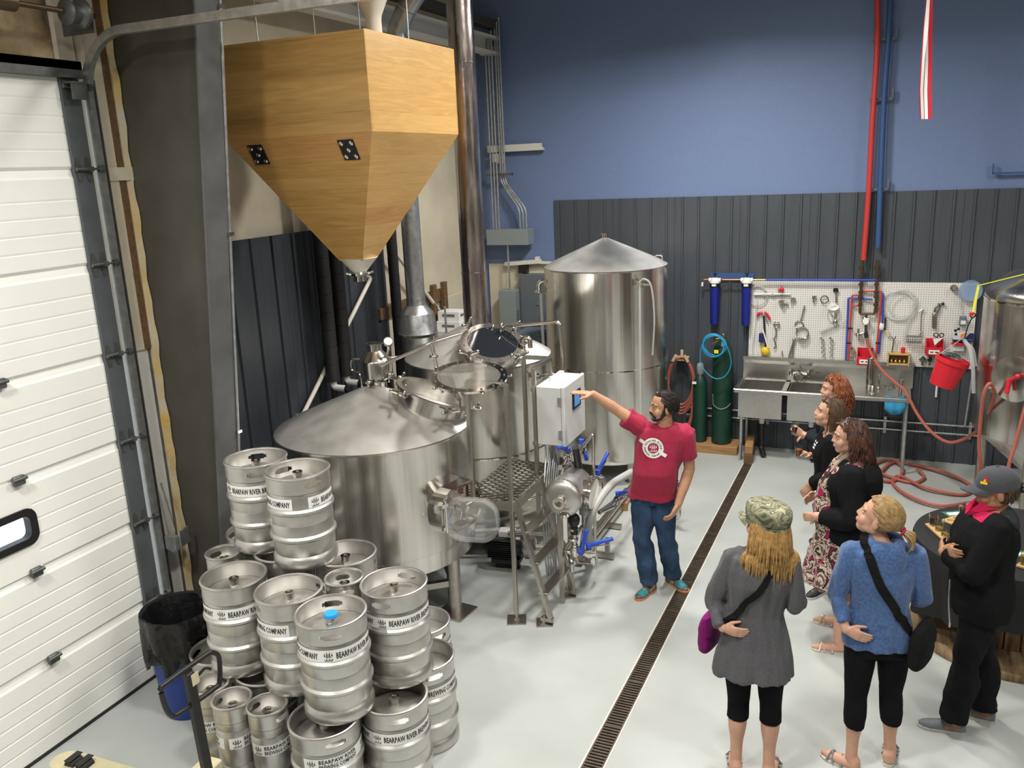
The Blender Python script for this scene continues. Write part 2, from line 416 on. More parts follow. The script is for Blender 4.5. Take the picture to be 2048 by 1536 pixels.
# facing of the left wall is +x: sheets run along +y so their ribs point to +x
# far wall, pale lower corner with a white ledge
MB().box((-4.41, WY+.01, 1.13), (.95, .04, 2.26)).build('corner_board', MATS['cream_board'], wall_far)
mb = MB(); mb.bar((-4.62, WY-.05, 2.265), (-4.12, WY-.05, 2.30), .09, .05); mb.bar((-4.12, WY-.05, 2.285), (-3.72, WY-.05, 2.275), .07, .03)
mb.box((-4.16, WY-.05, 2.33), (.05, .06, .06)); mb.box((-3.83, WY-.05, 2.31), (.05, .06, .06)); mb.build('ledge', MATS['white_paint'], wall_far)
# white girt stubs by the corner
mb = MB(); mb.prism([(0, 0), (.78, 0), (.74, .05), (.745, .085), (0, .085)], .06, (-4.80, WY-.01, 3.70), (1, 0, 0), (0, 0, 1))
mb.box((-4.66, WY-.06, 3.63), (.13, .08, .10)); mb.box((-4.63, WY-.06, 3.585), (.07, .07, .05)); mb.build('girt_end', MATS['white_paint'], wall_far)
MB().box((-4.72, WY-.05, 4.93), (.22, .08, .09)).build('girt_end', MATS['white_paint'], wall_far)
# left wall details between the door and the steel column
MB().box((-4.78, 4.285, 1.19), (.10, .25, 2.38)).build('white_board', MATS['white_paint'], wall_left)
MB().box((-4.775, 4.25, 3.6), (.13, .12, 2.44)).build('insulation_strip', MATS['cream_liner'], wall_left)
MB().box((-4.775, 4.337, 3.6), (.14, .052, 2.44)).build('stud', MATS['wood_dark'], wall_left)
MB().box((-4.735, 4.30, 3.57), (.08, .25, .085)).build('girt', MATS['cream_board'], wall_left)
mb = MB(); rg = []
for i in range(61):
    z = .05+i*.078; b = .007*math.sin(i*1.7)+.006*math.sin(i*.63+1); w = .02+.005*math.sin(i*2.3)
    rg.append([Vector((-4.80, 4.372-w*.5, z)), Vector((-4.706+b, 4.376-w*.2, z)), Vector((-4.690+b, 4.415, z)), Vector((-4.80, 4.428, z))])
mb.loft(rg); mb.build('spray_foam_bead', MATS['rust_foam'], wall_left)
# lumpy foam over the door
mb = MB(); ny, nz = 40, 12; vs = []; fs = []
for j in range(nz+1):
    for i in range(ny+1):
        y = -1.4+5.5*i/ny; z = 4.25+1.1*j/nz
        vs.append(Vector((-4.86+.05*math.sin(i*1.1+j*.7)*math.sin(j*1.3+.5)+.03*math.sin(i*2.7+j), y, z)))
for j in range(nz):
    for i in range(ny): a = j*(ny+1)+i; fs.append([a, a+1, a+ny+2, a+ny+1])
mb.add(vs, fs, True); mb.build('spray_foam', MATS['foam'], wall_left)
mb = MB(); mb.box((-4.70, 1.3, 4.225), (.10, 5.6, .05)); mb.box((-4.66, 1.3, 4.20), (.02, 5.6, .10)); mb.build('door_header', MATS['galv_dark'], wall_left)
mb = MB(); mb.box((-4.80, 4.12, 4.43), (.04, .12, .55)); mb.build('bracket_plate', MATS['cream_board'], wall_left)
# roof edge above the hopper: eave beam, pale liner batten and thin brace
mb = MB(); mb.box((-4.72, 7.4, 4.98), (.06, 6.0, .20)); mb.box((-4.66, 7.4, 5.07), (.16, 6.0, .03)); mb.box((-4.66, 7.4, 4.89), (.16, 6.0, .03)); mb.build('eave_beam', MATS['white_paint'], wall_left)
MB().box((-4.64, 7.4, 5.22), (.12, 6.0, .10)).build('eave_dark_rail', MATS['column_web'], wall_left)  # dark-coloured rail over the eave beam
MB().bar((-4.84, 4.75, 4.75), (-4.84, 5.35, 4.28), .03, .02).build('strap_brace', MATS['wood_dark'], wall_left)
MB().box((-4.88, 8.3, 2.06), (.10, 1.5, .12)).build('liner_bottom_rail', MATS['wood_dark'], wall_left)
MB().box((-4.90, 8.7, 1.0), (.06, 1.9, 2.0)).build('lower_board', MATS['cream_board'], wall_left)
# ---------------------------------------------------------------- overhead door
door = thing('door_1', '', ''); del door['label'], door['category']; door['kind'] = 'structure'; door.location = (WX, 1.3, 0)
def section_profile():
    """(x depth, z) of one door section, .6 m tall, face at x=0, grooves cut in"""
    p = [(-.045, .0003), (-.014, .0003), (0, .020)]
    for z in (.115, .215, .315, .415): p += [(0, z-.006), (-.003, z), (-.0005, z+.010), (0, z+.013)]
    p += [(0, .545), (-.007, .56), (-.014, .5997), (-.045, .5997)]
    return p
WY0, WY1, WZ0, WZ1 = 2.62, 3.27, 1.40, 1.60
def section(z0, window=False):
    mb = MB(); pr = section_profile()
    if not window:
        rings = [[Vector((WX+x, y, z0+z)) for x, z in pr] for y in (-1.45, 3.96)]; mb.loft(rings, smooth=False)
    else:
        for ya, yb in ((-1.45, WY0), (WY1, 3.96)): mb.loft([[Vector((WX+x, y, z0+z)) for x, z in pr] for y in (ya, yb)], smooth=False)
        mb.box((WX-.0225, (WY0+WY1)/2, (z0+.0003+WZ0)/2), (.043, WY1-WY0, WZ0-z0-.0003)); mb.box((WX-.0225, (WY0+WY1)/2, (z0+.5997+WZ1)/2), (.043, WY1-WY0, z0+.5997-WZ1))
    return mb
for k in range(7):
    section(.005+.6*k, k == 2).build('door_section', MATS['door_white'], door)
def rrect(w, h, r, n=6):
    out = []
    for (cx, cy, a) in ((w/2-r, h/2-r, 0), (-w/2+r, h/2-r, PI/2), (-w/2+r, -h/2+r, PI), (w/2-r, -h/2+r, 1.5*PI)):
        for i in range(n+1): t = a+PI/2*i/n; out.append((cx+r*math.cos(t), cy+r*math.sin(t)))
    return out
def frame_ring(mb, outer, inner, thick, org, u, v):
    org, u, v = Vector(org), nrm(u), nrm(v); n = u.cross(v); m = len(outer)
    P = [org+u*a+v*b for a, b in outer]+[org+u*a+v*b for a, b in inner]; Q = [p+n*thick for p in P]
    fs = []
    for i in range(m):
        j = (i+1) % m
        fs += [[i, j, m+j, m+i], [2*m+i, 3*m+i, 3*m+j, 2*m+j], [i, 2*m+i, 2*m+j, j], [m+i, m+j, 3*m+j, 3*m+i]]
    mb.add(P+Q, fs)
cyw, czw = (WY0+WY1)/2, (WZ0+WZ1)/2
wf = MB(); frame_ring(wf, rrect(.68, .235, .07), rrect(.58, .145, .04), .06, (WX-.048, cyw, czw), (0, 1, 0), (0, 0, 1)); wf = wf.build('window_frame', MATS['black_plastic'], door)
MB().prism(rrect(.60, .165, .04), .006, (WX-.03, cyw, czw), (0, 1, 0), (0, 0, 1)).build('pane', MATS['glass'], wf)
mb = MB(); mb.box((WX+.002, 4.025, 2.09), (.04, .135, 4.18)); mb.build('end_stile', MATS['door_stile'], door)
MB().box((WX-.01, 1.3, .004), (.03, 5.5, .03)).build('bottom_seal', MATS['black_rubber'], door)
def hinge(y, z, roller=True):
    mb = MB(); x = WX+.024
    for s in (-1, 1):
        for dy in (-.035, .035):
            mb.prism([(-.022, 0), (.022, 0), (.008, .075*s), (-.008, .075*s)] if s > 0 else [(.022, 0), (-.022, 0), (-.008, -.075), (.008, -.075)], .004, (x, y+dy, z), (0, 1, 0), (0, 0, 1))
    mb.cyl((x+.014, y-.06, z), (x+.014, y+.06, z), .013, seg=10)
    if roller:
        mb.cyl((x+.03, y+.03, z), (x+.03, 4.15, z), .007, seg=8); mb.cyl((x+.03, 4.12, z), (x+.03, 4.15, z), .023, seg=14)
        mb.box((x+.02, y+.04, z), (.03, .03, .03))
    return mb
for k in range(1, 7): hinge(4.02, .605+.6*(k-1)).build('hinge', MATS['galv_dark'], door)
mb = hinge(4.02, 4.10); mb.box((WX+.06, 4.03, 4.12), (.08, .12, .012)); mb.box((WX+.09, 4.03, 4.07), (.012, .11, .10)); mb.build('top_bracket', MATS['galv_dark'], door)
for z in (.605, 1.205, 1.805, 2.405, 3.005):
    mb = MB(); mb.box((WX+.018, 3.21, z), (.03, .075, .06), bev=.006); mb.cyl((WX+.032, 3.165, z+.01), (WX+.032, 3.255, z+.01), .012, seg=10); mb.build('centre_hinge', MATS['galv_dark'], door)
# track: vertical channel, curve, horizontal run into the room (own thing)
tr = thing('door_track', 'grey steel overhead door track curving from the jamb out over the hall', 'track', (-4.67, 4.15, 0))
path = [Vector((-4.685, 4.15, z)) for z in (.12, 1, 2, 3, 4.05)]
for i in range(1, 13):
    t = PI/2*i/12; path.append(Vector((-4.685+.36*(1-math.cos(t)), 4.15, 4.05+.36*math.sin(t))))
path += [Vector((x, 4.15, 4.41)) for x in (-3.6, -2.4, -1.0, .3)]
def channel(path, outs):
    mb = MB(); w = .052; rings = []
    prof = [(-.026, .02), (-.026, -.02), (.026, -.02), (.026, .02), (.021, .02), (.021, -.015), (-.021, -.015), (-.021, .02)]
    for i, p in enumerate(path):
        t = nrm((path[min(i+1, len(path)-1)]-path[max(i-1, 0)])); n = t.cross(Vector((0, 1, 0))).normalized()
        rings.append([p+n*a+Vector((0, 1, 0))*b for a, b in prof])
    mb.loft(rings, smooth=False); return mb
channel(path, None).build('rail', MATS['galv'], tr)
mb = MB(); mb.box((-4.70, 4.20, 2.1), (.05, .012, 4.1)); mb.build('jamb_angle', MATS['galv_dark'], tr)
mb = MB(); mb.box((-4.60, 4.20, .98), (.10, .05, .10)); mb.box((-4.56, 4.27, 1.0), (.015, .11, .12), .2); mb.build('slide_lock', MATS['galv'], tr)
MB().cyl((-4.6, 4.235, 1.05), (-4.66, 4.225, 1.42), .006, seg=8).build('lock_rod', MATS['steel_frame'], tr)
# spring shaft with cable drum
sh = thing('spring_shaft', 'dark torsion shaft with cable drum above the overhead door', 'shaft', (-4.5, 3.0, 4.40))
MB().cyl((-4.5, -1.2, 4.50), (-4.5, 4.12, 4.50), .016, seg=12).build('rod', MATS['bronze'], sh)
mb = MB(); mb.lathe([(0, -.07), (.045, -.07), (.075, -.05), (.062, -.03), (.062, .02), (.085, .04), (.085, .06), (.03, .065), (0, .065)], (-4.5, 3.97, 4.50), (0, 1, 0), 24); mb.build('cable_drum', MATS['galv_dark'], sh)
mb = MB(); mb.box((-4.60, 4.08, 4.47), (.26, .012, .14)); mb.build('end_bearing_plate', MATS['galv_dark'], sh)
MB().lathe([(0, -.06), (.05, -.06), (.05, .06), (0, .06)], (-4.5, 3.52, 4.50), (0, 1, 0), 16).build('spring_cone', MATS['bronze'], sh)
# ---------------------------------------------------------------- tapered steel column with conduit
colm = thing('steel_column', 'grey tapered steel building column with dark web beside the overhead door', 'column', (-4.45, 4.43, 0))
def fx(z): return -4.378+.1045*z
mb = MB(); zt = 5.9; mb.prism([(-4.72, 0), (fx(0), 0), (fx(zt), zt), (-4.72, zt)], .012, (0, 4.436, 0), (1, 0, 0), (0, 0, 1)); mb.build('web', MATS['column_web'], colm)
MB().bar((fx(0), 4.43, 0), (fx(zt), 4.43, zt), .20, .016, up=(1, 0, 0)).build('flange', MATS['column_grey'], colm)
MB().box((-4.735, 4.43, zt/2), (.02, .16, zt)).build('outer_flange', MATS['column_grey'], colm)
MB().box((-4.52, 4.43, .01), (.40, .26, .02)).build('base_plate', MATS['column_grey'], colm)
MB().prism([(0, 0), (.05, 0), (.05, .06)], .004, (fx(2.25)-.056, 4.38, 2.22), (1, 0, 0), (0, 0, 1)).build('clip', MATS['white_paint'], colm)
cn = thing('column_conduit', 'thin steel conduit clamped along the edge of the grey column', 'conduit', (fx(0)+.02, 4.545, .0))
MB().cyl((fx(.02)+.012, 4.545, .02), (fx(5.4)+.012, 4.545, 5.4), .011, seg=10).build('pipe', MATS['galv'], cn)
for z in (1.75, 3.15, 4.55):
    mb = MB(); mb.box((fx(z)+.012, 4.545, z), (.035, .045, .022)); mb.cyl((fx(z)+.012, 4.545, z-.012), (fx(z)+.012, 4.545, z+.012), .018, seg=10); mb.build('clamp', MATS['steel_tube'], cn)
# ---------------------------------------------------------------- floor drain
dr = thing('trench_drain', 'long narrow trench drain with dark slotted iron grates set in the floor', 'drain', (-1.39, 6.4, 0))
mb = MB(); mb.add([dL0+Vector((0, 0, -.10)), dR0+Vector((0, 0, -.10)), dR1+Vector((0, 0, -.10)), dL1+Vector((0, 0, -.10))], [[0, 1, 2, 3]])
for a, b in ((dL0, dL1), (dR1, dR0), (dL1, dR1), (dR0, dL0)): mb.add([a, b, b+Vector((0, 0, -.10)), a+Vector((0, 0, -.10))], [[0, 1, 2, 3]])
mb.build('channel', MATS['black_rubber'], dr)
mb = MB()
for a, b in ((dL0, dL1), (dR0, dR1)): mb.bar(a+Vector((0, 0, .001)), b+Vector((0, 0, .001)), .010, .006)
mb.build('edge_strip', MATS['pvc'], dr)
mat('iron', (.135, .108, .078), .5, .5, noise=.4, nscale=12)
NG = 13
for k in range(NG):
    mb = MB(); nb = 18
    def at(s, t, z=-.006):
        a = dL0.lerp(dL1, t); b = dR0.lerp(dR1, t); p = a.lerp(b, s); return Vector((p.x, p.y, z))
    t0, t1 = (k+.015)/NG, (k+.985)/NG
    mb.bar(at(.06, t0), at(.06, t1), .012, .016); mb.bar(at(.94, t0), at(.94, t1), .012, .016)
    for i in range(nb+1):
        t = t0+(t1-t0)*i/nb; mb.bar(at(.05, t), at(.95, t), .0125, .014)
    mb.build('grate', MATS['iron'], dr)
# ---------------------------------------------------------------- high bay fixtures
hb0 = None
for i, (x, y, z, pw) in enumerate(BAYS):
    if hb0 is None:
        hb0 = thing('high_bay_light', 'round high bay lamp hanging under the roof', 'lamp', (x, y, z), 'high bay lamps')
        MB().lathe([(.10, .32), (.14, .22), (.36, .02), (.37, 0), (.365, 0), (.35, .02), (.13, .21), (0, .21)], seg=32).build('reflector', MATS['galv'], hb0, local=True)
        MB().lathe([(0, .0), (.31, .0), (.31, .01), (0, .01)], seg=24).build('lens', MATS['lamp_glow'], hb0, local=True)
        MB().lathe([(0, .32), (.10, .32), (.10, .45), (0, .45)], seg=16).build('ballast', MATS['elec_grey'], hb0, local=True)
        MB().cyl((0, 0, .45), (0, 0, ZC-z), .012, seg=8).build('stem', MATS['galv'], hb0, local=True)
    else:
        c = copy_tree(hb0); c.location = (x, y, z)
# ================================================================ GRAIN HOPPER (hung over the mash tun)
hp = thing('grain_hopper', 'large oak plywood grist hopper with pyramid bottom hung over the nearest kettle', 'hopper', (-3.76, 5.632, 2.75))
HX0, HX1, HY0, HY1, HZT, HZB = -4.375, -3.149, 5.0, 6.264, 4.388, 3.772
TX, TY, TZ, TR = -3.762, 5.632, 2.86, .105
def face_boards(p00, p10, p01, p11, n, mats, seed, normal):
    """boards between bottom edge p00-p10 and top edge p01-p11; each a board of its own"""
    rnd = random.Random(seed); cuts = [0]
    for i in range(n-1): cuts.append((i+1+rnd.uniform(-.25, .25))/n)
    cuts.append(1); N = Vector(normal).normalized(); th = .018
    for i in range(n):
        a, b = cuts[i]+.0004, cuts[i+1]-.0004
        q = [p00.lerp(p01, a), p10.lerp(p11, a), p10.lerp(p11, b), p00.lerp(p01, b)]
        mb = MB(); mb.add(q+[p-N*th for p in q], [[0, 1, 2, 3], [7, 6, 5, 4], [0, 4, 5, 1], [1, 5, 6, 2], [2, 6, 7, 3], [3, 7, 4, 0]])
        mb.build('board', MATS[mats[rnd.randrange(len(mats))]], hp)
V = Vector
B = [V((HX0, HY0, HZB)), V((HX1, HY0, HZB)), V((HX1, HY1, HZB)), V((HX0, HY1, HZB))]
T = [V((p.x, p.y, HZT)) for p in B]
S = [V((TX+sx*TR, TY+sy*TR, TZ)) for sx, sy in ((-1, -1), (1, -1), (1, 1), (-1, 1))]
for k, nr in enumerate(((0, -1, 0), (1, 0, 0), (0, 1, 0), (-1, 0, 0))):
    j = (k+1) % 4
    tr_e = (B[j]-B[k]).normalized()*(.0185 if k % 2 else 0)
    face_boards(B[k]+tr_e, B[j]-tr_e, T[k]+tr_e, T[j]-tr_e, 4, ['oak_a', 'oak_b', 'oak_a', 'oak_c'], 3+k, nr)
    e1 = B[j]-B[k]; e2 = S[k]-B[k]; n2 = e2.cross(e1).normalized()
    if n2.dot(V(nr)) < 0: n2 = -n2
    face_boards(S[k], S[j], B[k], B[j], 7, ['oak_a', 'oak_c', 'oak_d', 'oak_b'], 13+k, n2)
MB().box((TX, TY, HZT+.008), (HX1-HX0, HY1-HY0, .018)).build('lid', MATS['oak_b'], hp)
# bolted corner plates on the sloping front
def plate(px, py):
    s = (S[0]+S[1])/2; bb = (B[0]+B[1])/2; up = (bb-s).normalized(); n = V((1, 0, 0)).cross(up).normalized()
    if n.y > 0: n = -n
    d = ray(px, py); t = (bb-CAM).dot(n)/d.dot(n); c = CAM+d*t
    mb = MB(); R = Matrix((V((1, 0, 0)), up, n)).transposed()
    mb.box(c+n*.004, (.125, .15, .008), R); pl = mb.build('bolt_plate', MATS['black_plastic'], hp)
    for (a, b) in ((-.04, -.05), (.04, -.05), (-.04, .05), (.04, .05), (0, 0)):
        mb = MB(); mb.lathe([(.017, 0), (.017, .004), (.009, .010), (0, .012)], c+V((1, 0, 0))*a+up*b+n*.008, n, 14); mb.build('bolt', MATS['steel_tube'], pl)
plate(518, 309); plate(698, 299)
mb = MB(); mb.loft([[V((TX+x*r, TY+y*r, z)) for x, y in [(math.cos(t)*f, math.sin(t)*f) for t, f in [(2*PI*(k+.5)/16, 1) for k in range(16)]]] for r, z in ((.15, TZ+.01), (.06, TZ-.09), (.055, TZ-.10))])
mb.build('spout', MATS['pvc'], hp)
mb = MB(); mb.lathe([(.062, -.10), (.075, -.105), (.075, -.125), (.06, -.13), (.05, -.13), (.055, -.17), (.04, -.17), (0, -.17)], (TX, TY, TZ), seg=20)
for t in (.4, 2.2, 4.0, 5.4): mb.cyl((TX+.07*math.cos(t), TY+.07*math.sin(t), TZ-.115), (TX+.11*math.cos(t), TY+.11*math.sin(t), TZ-.10), .01, seg=8)
mb.build('slide_gate', MATS['steel_polish'], hp)
for x, y in ((HX0+.3, HY0+.1), (HX0+.78, HY0+.10), (HX1-.1, HY0+.75), (HX0+.72, HY0+.75)):
    MB().cyl((x, y, HZT), (x, y, 6.3), .004, seg=6).build('hanger_cable', MATS['galv'], hp)
mb = MB(); cx, cyy = -3.36, 5.47
mb.lathe([(.055, 0), (.055, .13), (.06, .16), (.15, .36), (.16, .37), (.16, .40), (.15, .40), (.145, .37), (.05, .16), (.045, 0)], (cx, cyy, HZT+.017), seg=28); mb.build('fill_funnel', MATS['pvc'], hp)
# ================================================================ TANKS
def wingnut(mb, c, d, s=1.0):
    d = nrm(d); u, w = perp(d); c = Vector(c)
    mb.cyl(c-d*.05*s, c+d*.02*s, .007*s, seg=8); mb.lathe([(0, -.008*s), (.013*s, -.008*s), (.013*s, .012*s), (0, .012*s)], c, d, 10)
    for sg in (-1, 1): mb.cyl(c, c+(u*sg+d*.55)*.045*s, .008*s, .009*s, seg=8); mb.sphere(c+(u*sg+d*.55)*.047*s, .0105*s, 8, 6)
def clamp(mb, c, ax, r=.032):
    ax = nrm(ax); u, w = perp(ax); mb.lathe([(0, -.011), (r*.9, -.011), (r, -.006), (r, .006), (r*.9, .011), (0, .011)], c, ax, 18)
    c = Vector(c); mb.cyl(c+u*r*.9-w*.02, c+u*r*.9+w*.045, .006, seg=6); mb.sphere(c+u*r*.9+w*.045, .01, 8, 6)
def manway(parent, base, nvec, R, h, closed, name='manway'):
    """collar on a cone; ring flange; optional dark sight-glass lid"""
    n = nrm(nvec); base = Vector(base); mb = MB()
    mb.lathe([(R, -.16), (R, h-.02), (R+.03, h-.02), (R+.03, h), (R-.012, h), (R-.012, -.16)], base, n, 48, closed_prof=True)
    col = mb.build('manway_collar', MATS['steel_tube'], parent)
    u, w = perp(n)
    if closed:
        mb = MB(); mb.lathe([(R-.03, h+.002), (R+.032, h+.002), (R+.032, h+.018), (R-.028, h+.018)], base, n, 48, closed_prof=True); lid = mb.build('manway_lid', MATS['steel_tube'], parent)
        MB().lathe([(0, h+.006), (R-.03, h+.006), (R-.03, h+.012), (0, h+.012)], base, n, 40).build('sight_glass', MATS['glass_dark'], lid)
        mb = MB()
        for k in range(16):
            t = 2*PI*k/16; c = base+n*(h+.018)+(u*math.cos(t)+w*math.sin(t))*(R+.004); mb.lathe([(.009, 0), (.009, .005), (0, .006)], c, n, 6)
        mb.build('lid_bolts', MATS['steel_polish'], lid, kind='stuff')
        for k in range(4):
            t = 2*PI*(k+.35)/4; d = (u*math.cos(t)+w*math.sin(t)); mb = MB(); wingnut(mb, base+d*(R+.045)+n*(h+.03), n+d*.35, 1.7); mb.build('wing_nut', MATS['steel_polish'], lid)
    else:
        for k in range(5):
            t = 2*PI*(k+.2)/5; d = (u*math.cos(t)+w*math.sin(t)); mb = MB(); wingnut(mb, base+d*(R+.055)+n*(h-.03), n*.5+d, 1.5); mb.build('wing_nut', MATS['steel_polish'], col)
    return col
def tank(name, label, X, Y, R, z1, z0, ha, rn=.09, rings=(), skirt=None):
    t = thing(name, label, 'tank', (X, Y, 0))
    mb = MB(); pr = [(0, z0+.02), (R*.7, z0), (R-.03, z0), (R-.004, z0+.03), (R, z0+.06)]
    if skirt: pr = [(0, z0+.05), (R-.02, z0+.05), (R-.02, z0), (R-.012, z0), (R-.008, z0+skirt), (R, z0+skirt+.006)]
    pr += [(R, z1-.03), (R+.004, z1-.02), (R+.004, z1-.004), (R-.004, z1)]
    mb.lathe(pr, (X, Y, 0), seg=96); mb.build('shell', MATS['steel'], t)
    mb = MB(); k = 8; pr = [(R-.002, z1-.001)]
    for i in range(1, k+1):
        f = i/k; r = R-.012-(R-.012-rn)*f; pr.append((r, z1+.012+(ha-.012)*f**.97))
    pr += [(rn*.5, z1+ha+.012), (0, z1+ha+.014)]
    mb.lathe(pr, (X, Y, 0), seg=96); mb.build('cone_top', MATS['steel_cone'], t)
    for z, rr in rings: MB().lathe([(R-.002, -.008), (R+rr, -.006), (R+rr, .006), (R-.002, .008)], (X, Y, z), seg=96).build('weld_band', MATS['steel_polish'], t)
    return t
def legs(t, X, Y, R, z0, angs, r=.055, foot=.26, brace=True):
    P = []
    for a in angs:
        p = V((X+R*math.cos(a), Y+R*math.sin(a), 0)); P.append(p)
        lg = MB().cyl((p.x, p.y, .014), (p.x, p.y, z0+.06), r, seg=20).build('leg', MATS['steel_frame'], t)
        MB().box((p.x, p.y, .008), (foot, foot, .014), a).build('foot_plate', MATS['steel_frame'], lg)
    if brace:
        for i in range(len(P)): MB().bar(P[i]+V((0, 0, .27)), P[(i+1) % len(P)]+V((0, 0, .27)), .05, .05).build('brace', MATS['steel_frame'], t)
# ---- T1 mash tun ----------------------------------------------------
T1 = (-3.739, 5.609); t1 = tank('mash_tun', 'squat brewing kettle with conical top and open round manway, under the wooden hopper', *T1, .79, 1.529, .50, .30, rings=(), skirt=.14)
a1 = math.atan2(5.52-T1[1], -2.985-T1[0]); legs(t1, *T1, math.hypot(5.52-T1[1], -2.985-T1[0])*.92, .5, [a1+k*PI/2 for k in range(4)])
n1 = V((.92, .40, 0)); n1.normalize(); bz = 1.829-.48*.3846
nn1 = (n1*math.sin(.37)+V((0, 0, 1))*math.cos(.37)); mw1 = manway(t1, V((T1[0], T1[1], bz))+n1*.47, nn1, .292, .135, False)
# open glass lid, swung up on its hinge arm
lc = V((-2.84, 5.60, 1.975)); ln = nrm((.10, -.16, 1)); Rl = .285
mb = MB(); mb.lathe([(Rl-.045, -.006), (Rl+.008, -.006), (Rl+.008, .012), (Rl-.045, .012)], lc, ln, 48, closed_prof=True); lid = mb.build('open_lid', MATS['steel_polish'], t1)
MB().lathe([(0, .0), (Rl-.045, .0), (Rl-.045, .008), (0, .008)], lc, ln, 40).build('lid_window', MATS['lid_glass'], lid)
mb = MB(); u, w = perp(ln)
for k in range(16): t = 2*PI*k/16; mb.lathe([(.009, 0), (.009, .006), (0, .007)], lc+ln*.012+(u*math.cos(t)+w*math.sin(t))*(Rl-.018), ln, 6)
mb.build('lid_bolts', MATS['steel_frame'], lid, kind='stuff')
for k in range(5):
    t = 2*PI*(k+.1)/5; d = u*math.cos(t)+w*math.sin(t); mb = MB(); mb.bar(lc+d*(Rl-.01), lc+d*(Rl+.035), .03, .012); mb.sphere(lc+d*(Rl+.035), .012, 8, 6); mb.build('lid_lug', MATS['steel_polish'], lid)
hc = V((T1[0], T1[1], bz))+n1*.47+nn1*.13
hd = (lc-hc); hd.z = 0; hd.normalize(); h0 = hc+hd*.315-V((0, 0, .03))
mb = MB(); mb.bar(h0-V((0, 0, .07)), h0+V((0, 0, .05)), .035, .03); mb.bar(h0+V((0, 0, .04)), lc-hd*.27+V((0, 0, -.01)), .03, .02); mb.cyl(h0+V((-.03, .03, .04)), h0+V((.03, -.03, .04)), .014, seg=10); mb.build('lid_hinge', MATS['steel_frame'], t1)
# sparge pipe from the crown of the cone
apx = V((T1[0]-.02, T1[1], 1.83)); 
mb = MB(); mb.ring(bend_path([apx, apx+V((0, 0, .13)), V((-3.25, 5.78, 2.185)), V((-3.05, 5.92, 2.24))], .06), .014, 10); mb.ring(bend_path([V((-3.25, 5.78, 2.185)), V((-3.25, 5.80, 2.14)), V((-3.245, 5.90, 1.75))], .02), .015, 10)
clamp(mb, apx+V((0, 0, .05)), (0, 0, 1), .04); clamp(mb, (-3.25, 5.81, 2.07), (0, 0, 1), .036); mb.build('sparge_pipe', MATS['steel_tube'], t1)
# grist hydrator
hx, hy = -3.745, 5.72
mb = MB(); mb.lathe([(.06, 1.80), (.06, 1.86), (.10, 1.89), (.128, 1.90), (.135, 2.035), (.128, 2.045), (.06, 2.115), (.058, 2.165), (.07, 2.168), (.07, 2.175), (.052, 2.175), (.05, 2.10), (0, 2.10)], (hx, hy, 0), seg=36); hyd = mb.build('grist_hydrator', MATS['steel_tube'], t1)
mb = MB(); mb.ring(bend_path([(hx-.12, hy-.02, 2.04), (hx-.21, hy-.04, 2.04), (hx-.21, hy-.04, 1.94), (hx-.11, hy-.06, 1.93), (hx-.10, hy-.07, 1.80)], .03), .011, 8); mb.build('side_tube', MATS['steel_tube'], hyd)
mb = MB(); mb.ring([(hx+.11, hy, 2.06), (hx+.135, hy, 2.13), (hx+.155, hy-.03, 2.18)], .012, 8); mb.lathe([(0, -.012), (.038, -.012), (.04, .012), (0, .012)], (hx+.165, hy-.045, 2.20), (.5, -.6, .6), 20); mb.build('thermometer', MATS['steel_polish'], hyd)
MB().lathe([(0, 0), (.033, 0), (.033, .002), (0, .002)], V((hx+.165, hy-.045, 2.20))+nrm((.5, -.6, .6))*.012, (.5, -.6, .6), 20).build('dial', MATS['label_white'], hyd)
mb = MB(); mb.cyl((hx+.10, hy, 2.06), (hx+.21, hy+.02, 2.07), .008, seg=8); mb.cyl((hx+.14, hy-.01, 1.93), (hx+.14, hy, 2.06), .008, seg=8); mb.cyl((hx+.06, hy, 1.86), (hx+.13, hy, 1.92), .012, seg=8); clamp(mb, (hx+.14, hy-.01, 1.92), (1, 0, 0), .03); mb.cyl((hx+.12, hy, 1.92), (hx+.17, hy-.01, 1.92), .014, seg=8); mb.cyl((hx+.06, hy, 1.86), (hx+.06, hy, 1.74), .03, seg=12); clamp(mb, (hx+.06, hy, 1.80), (0, 0, 1), .045); mb.build('inlet_valve', MATS['steel_polish'], hyd)
MB().cyl((hx+.21, hy+.02, 2.07), (hx+.27, hy+.03, 2.085), .009, seg=8).build('valve_grip', MATS['black_plastic'], hyd)
# grain-out door on the shell, with clear splash shield
ad = -.21; dn = V((math.cos(ad), math.sin(ad), 0)); dtn = V((-math.sin(ad), math.cos(ad), 0)); dc = V((T1[0], T1[1], .985))+dn*.74
mb = MB(); frame_ring(mb, rrect(.50, .37, .16, 8), rrect(.44, .31, .13, 8), .15, dc, dtn, (0, 0, 1)); so = mb.build('grain_door_frame', MATS['steel_polish'], t1)
MB().prism(rrect(.445, .315, .13, 8), .012, dc+dn*.09, dtn, (0, 0, 1)).build('grain_door', MATS['steel_polish'], so)
mb = MB(); hv = dc-dtn*.215+dn*.16
for z in (-.09, .09): mb.bar(hv+V((0, 0, z))-dtn*.045, hv+V((0, 0, z))+dtn*.02, .02, .028)
mb.cyl(hv+V((0, 0, -.13)), hv+V((0, 0, .13)), .012, seg=10); mb.build('door_hinge', MATS['steel_polish'], so)
hdv = (dn*.93+dtn*.36).normalized(); sp = hv
mb = MB(); up = V((0, 0, 1))
ou = rrect(.42, .34, .14, 8); frame_ring(mb, ou, [(a*.92, b*.9) for a, b in ou], .05, sp+hdv*.21, hdv, up); mb.prism([(a*.93, b*.91) for a, b in ou], .006, sp+hdv*.21, hdv, up); mb.build('splash_shield', MATS['clear_plastic'], so)
